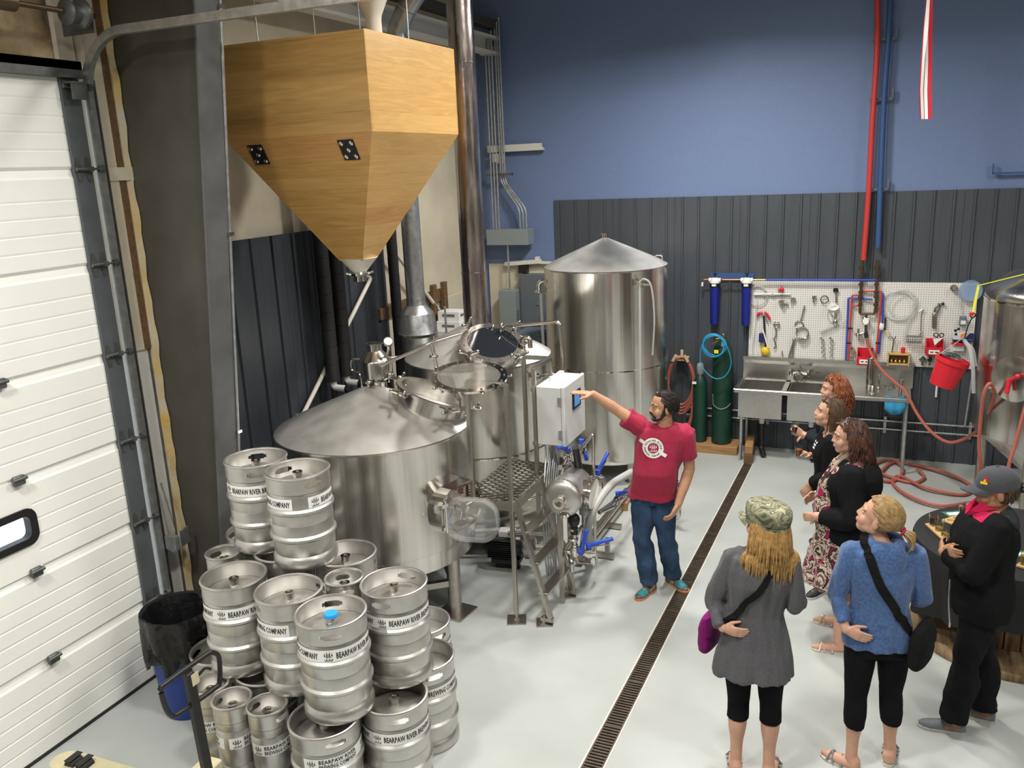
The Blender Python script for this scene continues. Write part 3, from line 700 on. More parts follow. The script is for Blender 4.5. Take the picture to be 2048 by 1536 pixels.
mb = MB(); cc = dc+dn*.11; mb.bar(cc-dtn*.16+V((0, 0, .05)), cc+dtn*.18+V((0, 0, .02)), .025, .02); mb.lathe([(0, 0), (.035, 0), (.035, .05), (0, .05)], cc, dn, 16)
for t in (0, 2.1, 4.2): mb.cyl(cc+dn*.04, cc+dn*.05+(dtn*math.cos(t)+V((0, 0, 1))*math.sin(t))*.10, .008, seg=8)
mb.build('door_yoke', MATS['steel_frame'], so)
# ---- T2 boil kettle -------------------------------------------------
T2 = (-3.52, 7.157); t2 = tank('boil_kettle', 'brew kettle with steam stack and dark round sight glass behind the platform', *T2, .70, 1.786, .16, .28, rn=.14, rings=((.955, .012),))
legs(t2, *T2, .55, .16, [PI/4+k*PI/2 for k in range(4)], r=.04, foot=.16, brace=False)
n2 = V((.66, -.75, 0)); n2.normalize(); nn2 = n2*math.sin(.46)+V((0, 0, 1))*math.cos(.46); bz2 = 2.066-.47*.4
mw2 = manway(t2, V((T2[0], T2[1], bz2))+n2*.46, nn2, .255, .11, True)
st = MB(); st.lathe([(.118, 2.04), (.118, 2.09), (.115, 2.10), (.115, 2.56), (.121, 2.562), (.121, 2.572), (.115, 2.574), (.115, 4.4), (.12, 4.402), (.12, 4.412), (.115, 4.414), (.115, 6.35), (0, 6.35)], (T2[0], T2[1], 0), seg=40); stk = st.build('steam_stack', MATS['stack_steel'], t2)
mb = MB(); p0 = V((-3.28, 6.98, 2.06)); a = ony(1010, 652, 6.95); b = ony(1120, 643, 6.95); c = ony(1125, 700, 6.95); d_ = ony(1128, 790, 6.95)
mb.ring(bend_path([p0+V((0, 0, -.10)), a, b, c, d_, d_+V((0, 0, -.6))], .05), .015, 10); clamp(mb, a+V((-.03, 0, 0)), (1, 0, 0), .034); clamp(mb, p0+V((.02, 0, .03)), (1, 0, 0), .03); mb.build('cip_pipe', MATS['steel_tube'], t2)
mb = MB(); q = ony(1043, 683, 6.85); mb.ring(bend_path([q+V((.0, .03, -.11)), q+V((0, .03, .03)), q+V((.07, .03, .03)), q+V((.07, .03, -.06))], .04), .022, 10); clamp(mb, q+V((0, .03, -.02)), (0, 0, 1), .045); mb.build('vent_elbow', MATS['steel_polish'], t2)
mb = MB(); q = V((-2.86, 6.93, 1.66)); mb.cyl(q+V((-.06, 0, 0)), q+V((.09, -.03, .0)), .018, seg=10); clamp(mb, q+V((.03, -.01, 0)), (1, -.3, 0), .034); wingnut(mb, q+V((.1, -.04, 0)), (1, -.3, 0), .9); mb.ring(bend_path([q+V((.10, 0, .02)), q+V((.20, .0, .03)), q+V((.23, 0, -.05))], .03), .014, 8); mb.build('level_port', MATS['steel_polish'], t2)
mb = MB(); mb.ring([(T2[0]+.78*math.cos(t), T2[1]+.78*math.sin(t), .30) for t in [(-2.2+.1*k) for k in range(24)]], .022, 10); mb.build('cooling_pipe', MATS['hose_grey'], t2)
mb = MB(); mb.ring([(T2[0]+.76*math.cos(t), T2[1]+.76*math.sin(t), .52) for t in [(-2.2+.1*k) for k in range(24)]], .018, 10); mb.build('return_pipe', MATS['steel_tube'], t2)
# ---- T3 tall liquor tank -------------------------------------------
T3 = (-2.87, 9.19); t3 = tank('hot_liquor_tank', 'tall slender steel tank with cone roof standing by the dark ribbed wall', *T3, .69, 2.40, .25, .29, rn=.05, rings=((1.32, .003),))
legs(t3, *T3, .52, .25, [PI/4+k*PI/2 for k in range(4)], r=.04, foot=.14)
mb = MB(); mb.lathe([(.03, 2.68), (.03, 2.74), (.045, 2.742), (.045, 2.752), (0, 2.752)], (T3[0], T3[1], 0), seg=20); mb.build('vent_nozzle', MATS['steel_polish'], t3)
p = V((T3[0]-.60, T3[1]-.30, 2.22)); q = ony(1077, 560, p.y)
mb = MB(); mb.ring(bend_path([p+V((.10, .04, .03)), V((q.x, q.y, p.z+.03)), V((q.x, q.y, p.z-.10))], .07), .026, 12); clamp(mb, V((q.x+.09, q.y, p.z+.03)), (1, 0, 0), .05); clamp(mb, V((q.x, q.y, p.z-.09)), (0, 0, 1), .045); mb.build('overflow_elbow', MATS['steel_polish'], t3)
MB().cyl(V((q.x+.02, q.y, p.z-.10)), V((q.x+.05, q.y, .35)), .019, seg=10).build('overflow_tube', MATS['hose_clear'], t3)
p = ony(1322, 512, 9.4); mb = MB(); mb.ring(bend_path([p+V((-.09, 0, -.10)), p+V((-.07, 0, .01)), p+V((.02, 0, .01)), p+V((.02, 0, -.10))], .03), .012, 8); mb.build('lifting_eye', MATS['steel_polish'], t3)
an = -.75; dx, dy = math.cos(an), math.sin(an); g = V((T3[0]+.70*dx, T3[1]+.70*dy, 2.26))
mb = MB(); mb.cyl(g-V((dx, dy, 0))*.03, g+V((dx, dy, 0))*.09, .02, seg=10); mb.cyl(g+V((dx, dy, 0))*.08+V((-.05, .0, 0)), g+V((dx, dy, 0))*.08+V((.07, 0, .0)), .014, seg=8); clamp(mb, g+V((dx, dy, 0))*.04, (dx, dy, 0), .04); mb.build('gauge_valve', MATS['steel_polish'], t3)
gp = g+V((dx, dy, 0))*.08
MB().cyl(gp+V((-.035, 0, 0)), V((gp.x-.035, gp.y, .42)), .012, seg=8).build('sight_tube', MATS['hose_clear'], t3)
MB().ring(smooth_path([gp+V((-.04, 0, .02)), gp+V((.02, -.02, .06)), gp+V((.09, -.01, -.02)), gp+V((.12, 0, -.35)), gp+V((.10, 0, -.75))], 8), .010, 8).build('drain_hose', MATS['hose_clear'], t3)
# ================================================================ GALVANISED DUCT with draught hood
du = thing('flue_duct', 'galvanised flue duct with flared draught hood rising behind the kettles', 'duct', (-4.36, 7.5, 0))
MB().lathe([(.095, 2.215), (.095, 4.72)], (-4.36, 7.5, 0), seg=32).build('pipe', MATS['galv'], du)
mb = MB(); mb.lathe([(.098, 2.175), (.098, 2.245)], (-4.36, 7.5, 0), seg=32); mb.lathe([(.102, 2.24), (.102, 2.25)], (-4.36, 7.5, 0), seg=32); mb.build('collar', MATS['galv'], du)
mb = MB(); mb.lathe([(.10, 2.185), (.170, 2.105), (.174, 2.095), (.20, 1.90), (.205, 1.90), (.196, 1.905), (.166, 2.085), (.09, 2.165)], (-4.36, 7.5, 0), seg=40); mb.build('hood', MATS['galv'], du)
mb = MB(); mb.lathe([(.15, 1.86), (.15, .35), (0, .35)], (-4.36, 7.5, 0), seg=32); mb.lathe([(0, 1.86), (.15, 1.86)], (-4.36, 7.5, 0), seg=32); mb.build('burner_flue', MATS['galv'], du)
mb = MB()
for k in range(3): t = 2*PI*k/3+.4; mb.bar((-4.36+.14*math.cos(t), 7.5+.14*math.sin(t), 1.78), (-4.36+.19*math.cos(t), 7.5+.19*math.sin(t), 1.98), .02, .004)
for t in (.5, 2.6, 4.7): mb.cyl((-4.36+.13*math.cos(t), 7.5+.13*math.sin(t), .0), (-4.36+.13*math.cos(t), 7.5+.13*math.sin(t), .36), .02, seg=8)
mb.build('stand', MATS['galv'], du)
mb = MB(); e0 = V((-4.36, 7.5, 4.70)); pth = [e0, e0+V((0, 0, .10)), e0+V((.12, 0, .28)), e0+V((.55, 0, .75)), e0+V((1.0, 0, 1.3))]
mb.ring(pth, .097, 28, smooth=True); mb.build('elbow', MATS['galv'], du)
mb = MB()
for p_, d_ in ((e0+V((0, 0, .02)), V((0, 0, 1))), (e0+V((.12, 0, .28)), V((.4, 0, .5))), (e0+V((.30, 0, .475)), V((.43, 0, .47)))): mb.lathe([(.097, -.008), (.104, 0), (.097, .008)], p_, d_, 28)
mb.build('seam', MATS['galv'], du)
# black lagged pipes and one dark upright on the left wall
def vpipe(px, py, r, label, z0, z1, cap):
    p = onx(px, py, -4.70); o = thing('insulated_pipe', label, 'pipe', (p.x, p.y, z0), 'black lagged risers')
    mb = MB(); pr = []; n = int((z1-z0)/.16)
    for i in range(n): a = z0+(z1-z0)*i/n; b = z0+(z1-z0)*(i+1)/n; pr += [(r, a+.004), (r*1.03, (a+b)/2), (r, b-.004), (r*.93, b)]
    mb.lathe([(0, z0)]+pr+[(0, z1)], (p.x, p.y, 0), seg=18); mb.build('lagging', MATS['black_rubber'], o)
    if cap:
        e = MB(); e.ring(bend_path([(p.x, p.y, z0+.02), (p.x, p.y, z0-.06), (p.x+.16, p.y-.02, z0-.06)], .05), .032, 14); e.build('elbow', MATS['white_plastic'], o)
        MB().lathe([(0, 0), (.042, 0), (.042, .035), (.03, .04), (0, .04)], (p.x+.16, p.y-.02, z0-.06), (1, -.12, 0), 18).build('cap', MATS['black_plastic'], o)
        MB().cyl((p.x, p.y, 0), (p.x, p.y, z0-.05), .03, seg=10).build('stub', MATS['black_rubber'], o)
vpipe(655, 640, .062, 'thick black lagged pipe with white elbow, the one nearer the steel column', 1.62, 3.6, True)
vpipe(683, 640, .062, 'thick black lagged pipe with white elbow, the one nearer the flue duct', 1.62, 3.6, True)
vpipe(792, 600, .055, 'plain black upright on the dark wall just behind the flue duct', .02, 3.0, False)  # dark upright strip, modelled with the same ribbed cylinder
# pale diagonal brace rods
for pa, pb in (((742, 556), (606, 829)), ((775, 485), (893, 640))):
    a_ = onx(*pa, -4.795); b_ = onx(*pb, -4.795); mb = MB(); mb.ring(bend_path([a_+V((-.09, 0, .03)), a_, b_, b_+V((-.09, 0, -.03))], .03), .021, 10)
    mb.build('brace_rod', MATS['pvc'], wall_left)
# ================================================================ WORK PLATFORM with steps
pf = thing('work_platform', 'stainless work platform with open mesh deck, handrails and three-step ladder', 'platform', (-2.75, 6.0, 0))
GZ = 1.0; PX0, PX1, PY0, PY1 = -2.93, -2.50, 5.57, 6.50
SF = MATS['steel_frame']
mb = MB()
for a, b in (((PX0, PY0), (PX1, PY0)), ((PX1, PY0), (PX1, PY1)), ((PX0, PY0+.3), (PX0, PY1))): mb.bar((*a, GZ-.035), (*b, GZ-.035), .03, .06)
mb.bar((PX0, PY1, GZ-.035), (PX1, PY1, GZ-.035), .03, .06); mb.build('deck_frame', SF, pf)
# expanded-metal mesh: crossing strands
mb = MB(); st = .060
def clip_in(p): return PX0-.02 <= p.x <= PX1-.01 and PY0+.01 <= p.y <= PY1 and (p.x-T1[0])**2+(p.y-T1[1])**2 > .80**2 and (p.x-T2[0])**2+(p.y-T2[1])**2 > .71**2
for sg in (-1, 1):
    dirv = V((1, .62*sg, 0)).normalized(); nv = V((-dirv.y, dirv.x, 0))
    for k in range(-60, 61):
        o = V(((PX0+PX1)/2, (PY0+PY1)/2, GZ))+nv*(k*st*.88); run = []
        for i in range(-60, 61):
            p = o+dirv*(i*.02)
            if clip_in(p): run.append(p)
        if len(run) > 1 and (run[-1]-run[0]).length > .03: mb.bar(run[0], run[-1], .010, .012)
mb.build('mesh_deck', MATS['steel_tube'], pf, kind='stuff')
def post(p, q, s=.032): return MB().bar(p, q, s, s, up=(1, 0, 0), bev=.003).build('post', SF, pf)
zC = 2.0
XR = -2.567; Bk = onx(1100, 716, XR); Cn = onx(1067, 738, XR); Ak = ony(1047, 714, Bk.y)
zR = (Bk.z+Cn.z)/2
D = V((-2.52, 5.565, 0)); E_ = V((-2.85, 5.575, 0))
post(D+V((0, 0, .05)), D+V((0, 0, 1.945))); post(E_+V((0, 0, GZ-.05)), E_+V((0, 0, 1.945)))
post(V((Cn.x, Cn.y, .62)), V((Cn.x, Cn.y, zR))); post(V((Bk.x, Bk.y, GZ-.05)), V((Bk.x, Bk.y, zR))); post(V((Ak.x, Ak.y, GZ-.05)), V((Ak.x, Ak.y, zR)))
pb = V((-2.52, 6.44, 0)); post(pb+V((0, 0, .05)), pb+V((0, 0, GZ)))
MB().bar(E_+V((0, 0, 1.945)), D+V((0, 0, 1.945)), .032, .032).build('handrail', SF, pf)
MB().bar(V((Ak.x, Ak.y, zR)), V((Bk.x, Bk.y, zR)), .032, .032).build('handrail', SF, pf)
MB().bar(V((Bk.x, Bk.y, zR)), V((Cn.x, Cn.y, zR)), .032, .032).build('handrail', SF, pf)
def foot(p, s=.15):
    mb = MB(); mb.box((p.x, p.y, .006), (s, s, .012), .4); mb.cyl((p.x, p.y, .01), (p.x, p.y, .07), .014, seg=10); mb.lathe([(0, .012), (.024, .012), (.024, .03), (0, .03)], (p.x, p.y, 0), seg=6)
    return mb.build('levelling_foot', MATS['steel_frame'], pf)
foot(D); foot(pb)
sb = [V((-2.235, 5.60, 0)), V((-2.215, 6.09, 0))]; stp = [V((-2.50, 5.60, GZ)), V((-2.49, 6.10, GZ))]
for b, t in zip(sb, stp):
    MB().bar(b+V((0, 0, .03)), t, .05, .028, up=(1, 0, 0)).build('stringer', SF, pf)
    f = foot(b-V((.06, 0, 0)), .13); mb = MB(); mb.cyl(b+V((-.06, 0, .01)), b+V((-.06, 0, .17)), .008, seg=8); mb.box(b+V((-.035, 0, .04)), (.10, .04, .03)); mb.build('foot_bracket', SF, pf)
for f in (.25, .50, .75):
    a = sb[0].lerp(stp[0], f); b = sb[1].lerp(stp[1], f); mb = MB(); mb.bar(a, b, .085, .022, bev=.003)
    mb.build('tread', MATS['steel_frame'], pf)
# ================================================================ CONTROL BOX on the rail
bx0, bx1, by0, by1, bz0, bz1 = -2.545, -2.33, 6.20, 6.70, 1.27, 1.77
cb = thing('control_box', 'pale grey electrical control box with small blue touch screen on the platform rail', 'control box', ((bx0+bx1)/2, (by0+by1)/2, bz0))
MB().box(((bx0+bx1)/2, (by0+by1)/2, (bz0+bz1)/2), (bx1-bx0, by1-by0, bz1-bz0), bev=.008).build('enclosure', MATS['box_grey'], cb)
dr_ = MB().box((bx1+.018, (by0+by1)/2, (bz0+bz1)/2), (.032, by1-by0+.012, bz1-bz0+.012), bev=.008).build('door', MATS['box_grey'], cb)
MB().box((bx1+.036, by0+.28, bz1-.165), (.012, .20, .15), bev=.004).build('bezel', MATS['black_plastic'], dr_)
MB().box((bx1+.0425, by0+.28, bz1-.165), (.002, .13, .105)).build('display', MATS['screen'], dr_)
for z in (bz0+.10, bz1-.12):
    mb = MB(); mb.box((bx1-.01, by0-.004, z), (.03, .012, .075)); mb.cyl((bx1+.006, by0-.008, z-.04), (bx1+.006, by0-.008, z+.04), .006, seg=8); mb.build('hinge', MATS['galv'], cb)
for z in (bz0+.15, bz1-.15):
    mb = MB(); mb.box((bx1+.01, by1+.012, z), (.05, .016, .05)); mb.build('latch', MATS['galv'], cb)
mb = MB(); mb.box((bx0+.06, by1-.06, bz1+.012), (.04, .05, .025)); mb.cyl((bx0+.06, by1-.30, bz1), (bx0+.06, by1-.30, bz1+.035), .015, seg=10); mb.cyl((bx0+.06, by1-.30, bz1+.0), (bx0+.06, by1-.06, bz1+.006), .007, seg=6); mb.build('gland', MATS['white_plastic'], cb)
for z in (bz0+.02, bz1-.02): MB().bar((bx0-.012, by0-.05, z), (bx0-.012, by1-.15, z), .02, .03).build('mounting_strut', MATS['steel_frame'], cb)
# conduits dropping from the box
ck = thing('conduit_bundle', 'bundle of thin grey conduits dropping from under the control box', 'conduit', (-2.42, 6.35, 0))
for k in range(7):
    y = by0+.05+.055*k; a = V((bx0+.05+.012*(k % 2), y, bz0+.02)); b = V((bx0-.03-.02*k*.3, y-.02, .90)); 
    MB().ring(smooth_path([a, a+V((0, 0, -.12)), V((-2.475, y-.10, .98)), V((-2.47, y-.16, .80)), V((-2.465, y-.17, .35)), V((-2.46, y-.12, .02))], 6), .0085, 8).build('conduit', MATS['galv'], ck)
MB().box((-2.475, 6.27, .72), (.03, .46, .03)).build('strut', MATS['galv'], ck)
# ================================================================ HEAT EXCHANGER with pipework
HE = thing('heat_exchanger', 'horizontal stainless drum vessel with glossy end flange among pipes beside the ladder', 'vessel', (-2.22, 6.75, .2))
hc0 = onx(1122, 1000, -2.22); hy0 = hc0.y; hz = hc0.z
mb = MB(); mb.lathe([(0, -.004), (.09, -.002), (.13, .008), (.146, .022), (.15, .04), (.15, .36), (.13, .39), (0, .40)], (-2.22, hy0, hz), (0, 1, 0), 40); mb.build('shell', MATS['keg_steel'], HE)
MB().lathe([(.150, .0), (.155, .0), (.155, .012), (.150, .012)], (-2.22, hy0+.05, hz), (0, 1, 0), 40, closed_prof=True).build('weld_band', MATS['steel_polish'], HE)
mb = MB(); mb.lathe([(0, 0), (.045, 0), (.048, .012), (.034, .016), (.034, .05), (.05, .052), (.05, .066), (.03, .066), (.028, .02), (0, .02)], (-2.22, hy0+.0, hz-.005), (.05, -1, 0), 24); mb.build('end_port', MATS['steel_polish'], HE)
mb = MB(); mb.lathe([(.10, 0), (.10, .05), (.125, .052), (.125, .066), (.118, .068), (.118, .078), (.125, .08), (.125, .094), (0, .096)], (-2.115, hy0+.22, hz), (1, 0, -.1), 30); mb.build('side_flange', MATS['steel_polish'], HE)
for z in (.10, .20):
    mb = MB(); mb.bar((-2.22-.05, hy0+z*2.2-.12, .0), (-2.22-.05, hy0+z*2.2-.12, hz-.10), .035, .035); mb.build('support', MATS['steel_frame'], HE)
def valve(name, label, p, ax, hdir, L=.17, parent=None):
    """butterfly valve on a pipe: body discs, stem and blue lever"""
    p = V(p); ax = nrm(ax); hdir = nrm(hdir); side = hdir-ax*hdir.dot(ax)
    o = thing(name, label, 'valve', p)
    mb = MB(); mb.lathe([(0, -.05), (.027, -.05), (.027, -.028), (.038, -.026), (.038, -.012), (.043, -.01), (.043, .01), (.038, .012), (.038, .026), (.027, .028), (.027, .05), (0, .05)], p, ax, 20)
    st = (V((0, 0, 1)) if abs(ax.z) < .6 else V((1, -.4, 0))).normalized(); st = (st-ax*st.dot(ax)).normalized()
    mb.cyl(p, p+st*.06, .012, seg=10); mb.build('body', MATS['steel_polish'], o)
    mb = MB(); q = p+st*.055; mb.lathe([(0, -.012), (.022, -.012), (.024, .025), (0, .03)], q, st, 14); mb.bar(q+st*.012, q+st*.03+hdir*L, .022, .03, up=st, bev=.004); mb.bar(q+st*.02+hdir*L*.55, q+st*.034+hdir*L, .03, .022, up=st, bev=.004)
    mb.build('lever', MATS['valve_blue'], o)
    mb = MB(); mb.bar(q-st*.004, q-st*.012+hdir*L*.8, .016, .006, up=st); mb.build('trigger', MATS['steel_tube'], o)
    return o
XP = -2.20
def pxp(x, y, X=XP): return onx(x, y, X)
vs_ = []
v1 = pxp(1137, 912, -2.30); valve('butterfly_valve', 'blue-lever valve tight under the control box beside the conduits', v1, (0, 1, .2), (-.2, -.9, .25), .15)
v2 = pxp(1163, 897, -2.22); valve('butterfly_valve', 'blue-lever valve with its lever hanging straight down behind the control box corner', v2, (0, 1, 0), (.25, .0, -1), .19)
v3 = pxp(1196, 957, -2.12); valve('butterfly_valve', 'blue-lever valve with its lever pointing steeply up beside the drum vessel', v3, (1, 0, 0), (.3, .55, .6), .17)
v4 = pxp(1236, 1000, -2.12); valve('butterfly_valve', 'blue-lever valve lying low above the small wooden block', v4, (.3, 1, 0), (.6, -.2, .15), .15)
v5 = pxp(1150, 1100, -2.16); valve('butterfly_valve', 'blue-lever valve low on the upright pipe below the drum vessel', v5, (.0, 0, 1), (.15, .1, 1), .20)
v6 = pxp(1178, 1106, -2.05); valve('butterfly_valve', 'blue-lever valve on the open outlet jutting over the floor by the ladder', v6, (1, .2, 0), (.85, .45, .12), .20)
pw = thing('pipe_run', 'stainless brewery pipework rack running along the floor beside the ladder', 'pipework', (-2.2, 7.0, 0))
ST = MATS['steel_tube']; SPp = MATS['steel_polish']
def tube(pts, r=.019, name='tube', m=None, rad=.05): return MB().ring(bend_path(pts, rad), r, 10).build(name, m or ST, pw)
tube([v6-V((.05, .01, 0)), v6-V((.20, .05, 0)), V((-2.27, 6.52, v6.z)), V((-2.27, 6.52, .30)), V((-2.27, 6.52, hz-.10))])
tube([v5+V((0, 0, -.05)), V((v5.x, v5.y, v6.z)), v6-V((.10, .02, 0))], .017)
tube([v5+V((0, 0, .05)), V((v5.x, v5.y, hz-.22)), V((-2.20, hy0+.15, hz-.22)), V((-2.20, hy0+.15, hz-.10))], .02)
tube([V((-2.92, 6.35, .36)), V((-2.45, 6.38, .40)), V((v5.x-.02, v5.y-.03, .40)), V((v5.x-.02, v5.y-.03, .30))], .019)
tube([V((-2.60, 6.55, .08)), V((-2.50, 6.5, .25)), V((-2.35, 6.5, .25)), V((-2.35, 6.5, .10)), V((-2.25, 6.6, .06))], .022)
tube([v4-V((.02, .05, 0)), V((v4.x-.08, v4.y-.35, v4.z)), V((-2.12, 6.9, v4.z))], .02)
tube([v4+V((0, .05, 0)), v4+V((.02, .25, 0)), v4+V((.02, .55, 0))], .02)
tube([V((-2.33, 6.75, .15)), V((-2.33, 8.25, .15))], .024); tube([V((-2.40, 6.75, .10)), V((-2.40, 8.3, .10))], .02)
tube([v3-V((.05, 0, 0)), V((-2.25, v3.y, v3.z)), V((-2.25, v3.y, .20))], .02)
tube([v3+V((.05, 0, 0)), v3+V((.05, 0, -.14)), V((-2.10, v3.y-.2, v3.z-.20))], .018)
g1 = pxp(1186, 868, -2.10); tube([v2+V((0, .05, 0)), V((v2.x, g1.y, v2.z)), g1, V((g1.x, g1.y, .30)), V((g1.x-.02, g1.y+.1, .15))], .013, rad=.02)
tube([v1-V((0, .05, .01)), v1-V((0, .20, .10)), v1-V((.0, .24, .30))], .016)
tube([v1+V((.0, .05, .0)), V((v1.x+.06, v2.y-.1, v2.z)), v2-V((0, .05, 0))], .018)
tube([pxp(1120, 935, -2.30), pxp(1140, 925, -2.30), pxp(1146, 945, -2.25), pxp(1130, 955, -2.25)], .022, m=SPp)
mb = MB(); a = pxp(1151, 895, -2.20); b = pxp(1160, 950, -2.20); mb.cyl(a, b, .028, .034, seg=14); mb.cyl(b, b+V((0, 0, -.05)), .05, seg=14); mb.build('black_riser', MATS['black_plastic'], pw)
mb = MB(); a = pxp(1148, 1040, -2.16); mb.sphere(a, (.05, .05, .06), 12, 8); mb.cyl(a+V((0, 0, -.06)), a+V((0, 0, -.12)), .03, seg=12); mb.build('black_actuator', MATS['black_plastic'], pw)
mb = MB(); a = pxp(1170, 1012, -2.10); mb.box(a, (.07, .10, .13), bev=.006); mb.build('grey_switch', MATS['elec_grey'], pw)
for k, (x, y) in enumerate(((1147, 1058), (1147, 1078), (1129, 1030), (1180, 990))):
    mb = MB(); clamp(mb, pxp(x, y, -2.17), (0, 0, 1) if k < 3 else (0, 1, 0), .042); mb.build('tri_clamp', SPp, pw)
mb = MB(); mb.bar((-2.36, 6.62, .05), (-2.36, 8.3, .05), .06, .05); mb.bar((-2.22, 7.5, .03), (-2.48, 7.5, .03), .05, .04); mb.bar((-2.16, 6.85, .20), (-2.16, 6.85, 0), .04, .04); mb.bar((-2.48, 6.85, .03), (-2.1, 6.85, .03), .05, .04); mb.build('rack', MATS['steel_frame'], pw)
# grey suction hose
hs = MB(); hs.ring(smooth_path([pxp(1262, 945, -1.95), pxp(1225, 968, -1.98), pxp(1198, 1000, -2.02), pxp(1182, 1032, -2.06), pxp(1176, 1065, -2.14), V((-2.24, 6.62, .16)), V((-2.30, 6.70, .05))], 8), .034, 14)
one('suction_hose', hs, MATS['hose_grey'], 'thick pale grey suction hose arching from behind the man to the pipework', 'hose', org=(-2.1, 7.0, .02))
# second hose end right behind the man
one('outlet_pipe', MB().ring(bend_path([onz(1345, 975, .42), onz(1358, 975, .42), V((onz(1358, 975, .42).x, onz(1358, 975, .42).y, .1)), V((onz(1358, 975, .42).x-.3, onz(1358, 975, .42).y+.1, .06))], .04), .024, 10), ST, 'short bent steel outlet pipe on the floor beyond the man in the red shirt', 'pipe', org=onz(1345, 975, .0))
vb = onz(1352, 965, .47); valve('butterfly_valve', 'blue-lever valve on the bent outlet pipe beyond the man in the red shirt', vb-V((0, 0, .03)), (0, 0, 1), (.2, .1, 1), .12)
wb = onz(1237, 1022, 0); one('wood_block', MB().box((wb.x, wb.y+.05, .045), (.17, .10, .09), .3, bev=.004), MATS['wood_pine'], 'small offcut of timber lying on the floor under a blue valve', 'block', org=(wb.x, wb.y+.05, 0))
# pump under the platform
pm = thing('transfer_pump', 'black electric pump motor on the floor under the mesh platform', 'pump', (-2.85, 6.45, 0))
pc = V((-2.93, 6.40, .22)); ax = nrm((1, .15, 0))
mb = MB(); mb.lathe([(0, -.22), (.09, -.22), (.10, -.20), (.10, .10), (.085, .12), (0, .12)], pc, ax, 24); mt = mb.build('motor', MATS['black_plastic'], pm)
for k in range(9): MB().bar(pc+V((-.18, -.03, 0))+V((0, 0, -.08+.02*k)), pc+V((.06, -.0, 0))+V((0, 0, -.08+.02*k)), .21, .005, up=(0, 0, 1)).build('cooling_fin', MATS['black_plastic'], mt)
MB().box(pc+V((-.02, 0, .12)), (.14, .10, .05), .15).build('terminal_box', MATS['white_plastic'], pm)
mb = MB(); mb.lathe([(0, .12), (.07, .12), (.075, .14), (.11, .15), (.11, .20), (.08, .23), (.03, .24), (.03, .32), (0, .32)], pc, ax, 24); mb.cyl(pc+ax*.18, pc+ax*.18+V((0, 0, .16)), .022, seg=10); mb.build('volute', MATS['steel_frame'], pm)
mb = MB(); mb.box(pc+V((-.03, 0, -.13)), (.26, .16, .04), .15); mb.box(pc+V((-.03, 0, -.19)), (.22, .05, .10), .15); mb.build('base', MATS['black_rubber'], pm)
# ================================================================ ELECTRICAL GEAR and storage in the far corner
eg = thing('wiring_trough', 'grey wiring trough fed by a row of steel conduits in the far corner', 'electrical box', (-4.40, WY-.12, 2.53))
mb = MB(); mb.box((-4.49, WY-.16, 2.63), (.58, .22, .20), bev=.004); mb.build('trough', MATS['elec_grey'], eg)
for k in range(6):
    x = -4.70+.042*k if k < 3 else -4.34+.045*(k-3); top = 5.05+.05*k
    if k < 3: pts = [V((x, WY-.20, 2.72)), V((x, WY-.20, 4.4)), V((x-.0, WY-.20, top))]
    else: pts = [V((x, WY-.16, 2.72)), V((x, WY-.16, 2.98)), V((-4.60+.03*(k-3), WY-.12, 3.32)), V((-4.60+.03*(k-3), WY-.12, top))]
    MB().ring(bend_path(pts, .08), .0115, 8).build('conduit', MATS['galv'], eg)
MB().box((-4.60, WY-.16, 3.42), (.36, .05, .03)).build('strut', MATS['galv_dark'], eg)
MB().cyl((-4.52, WY-.18, 1.94), (-4.52, WY-.18, 2.54), .013, seg=8).build('drop_conduit', MATS['galv'], eg)
d1 = thing('disconnect_switch', 'narrow grey disconnect switch box behind the steam stack', 'electrical box', (-4.52, WY-.2, 1.2))
MB().box((-4.52, WY-.19, 1.57), (.24, .18, .74), bev=.006).build('case', MATS['elec_grey'], d1); MB().box((-4.39, WY-.24, 1.62), (.02, .05, .12)).build('handle', MATS['elec_dark'], d1)
MB().box((-4.52, WY-.19, .6), (.10, .10, 1.2)).build('stand', MATS['elec_dark'], d1)
d2 = thing('breaker_panel', 'tall blue-grey breaker panel on the pale wall behind the steam stack', 'electrical box', (-4.20, WY-.1, .7))
MB().box((-4.22, WY-.08, 1.42), (.34, .14, 1.44), bev=.006).build('case', MATS['elec_dark'], d2); MB().box((-4.13, WY-.155, 1.75), (.05, .02, .025)).build('latch', MATS['galv'], d2); MB().box((-4.22, WY-.153, 1.42), (.30, .006, 1.36)).build('cover', MATS['elec_dark'], d2)
MB().box((-4.22, WY-.08, .35), (.10, .06, .70)).build('riser', MATS['elec_dark'], d2)
MB().box((-4.36, WY-.06, 2.20), (.12, .08, .10)).build('junction_box', MATS['black_plastic'], d2)
def tote(name, label, c, d, m, lidm):
    o = thing(name, label, 'storage bin', (c[0], c[1], c[2]))
    x, y, z = c; w, l, h = d; mb = MB()
    mb.loft([[V((x+sx*w*f/2, y+sy*l*f/2, zz)) for sx, sy in ((-1, -1), (1, -1), (1, 1), (-1, 1))] for f, zz in ((.86, z), (.98, z+h*.93))], smooth=False); mb.build('tub', m, o)
    mb = MB(); mb.box((x, y, z+h*.95), (w*1.03, l*1.03, h*.07), bev=.005); mb.box((x, y, z+h*.995), (w*.85, l*.85, h*.03)); mb.build('lid', lidm, o)
    for s in (-1, 1): MB().box((x+s*w*.5, y, z+h*.84), (.03, l*.35, .03)).build('handle', lidm, o)
    return o
shf = thing('wire_shelf', 'wire storage shelf of bins behind the flue duct', 'shelf', (-4.60, 8.55, 0))
for x in (-4.82, -4.42):
    for y in (8.22, 8.92): MB().cyl((x, y, 0), (x, y, 2.05), .013, seg=8).build('post', MATS['galv'], shf)
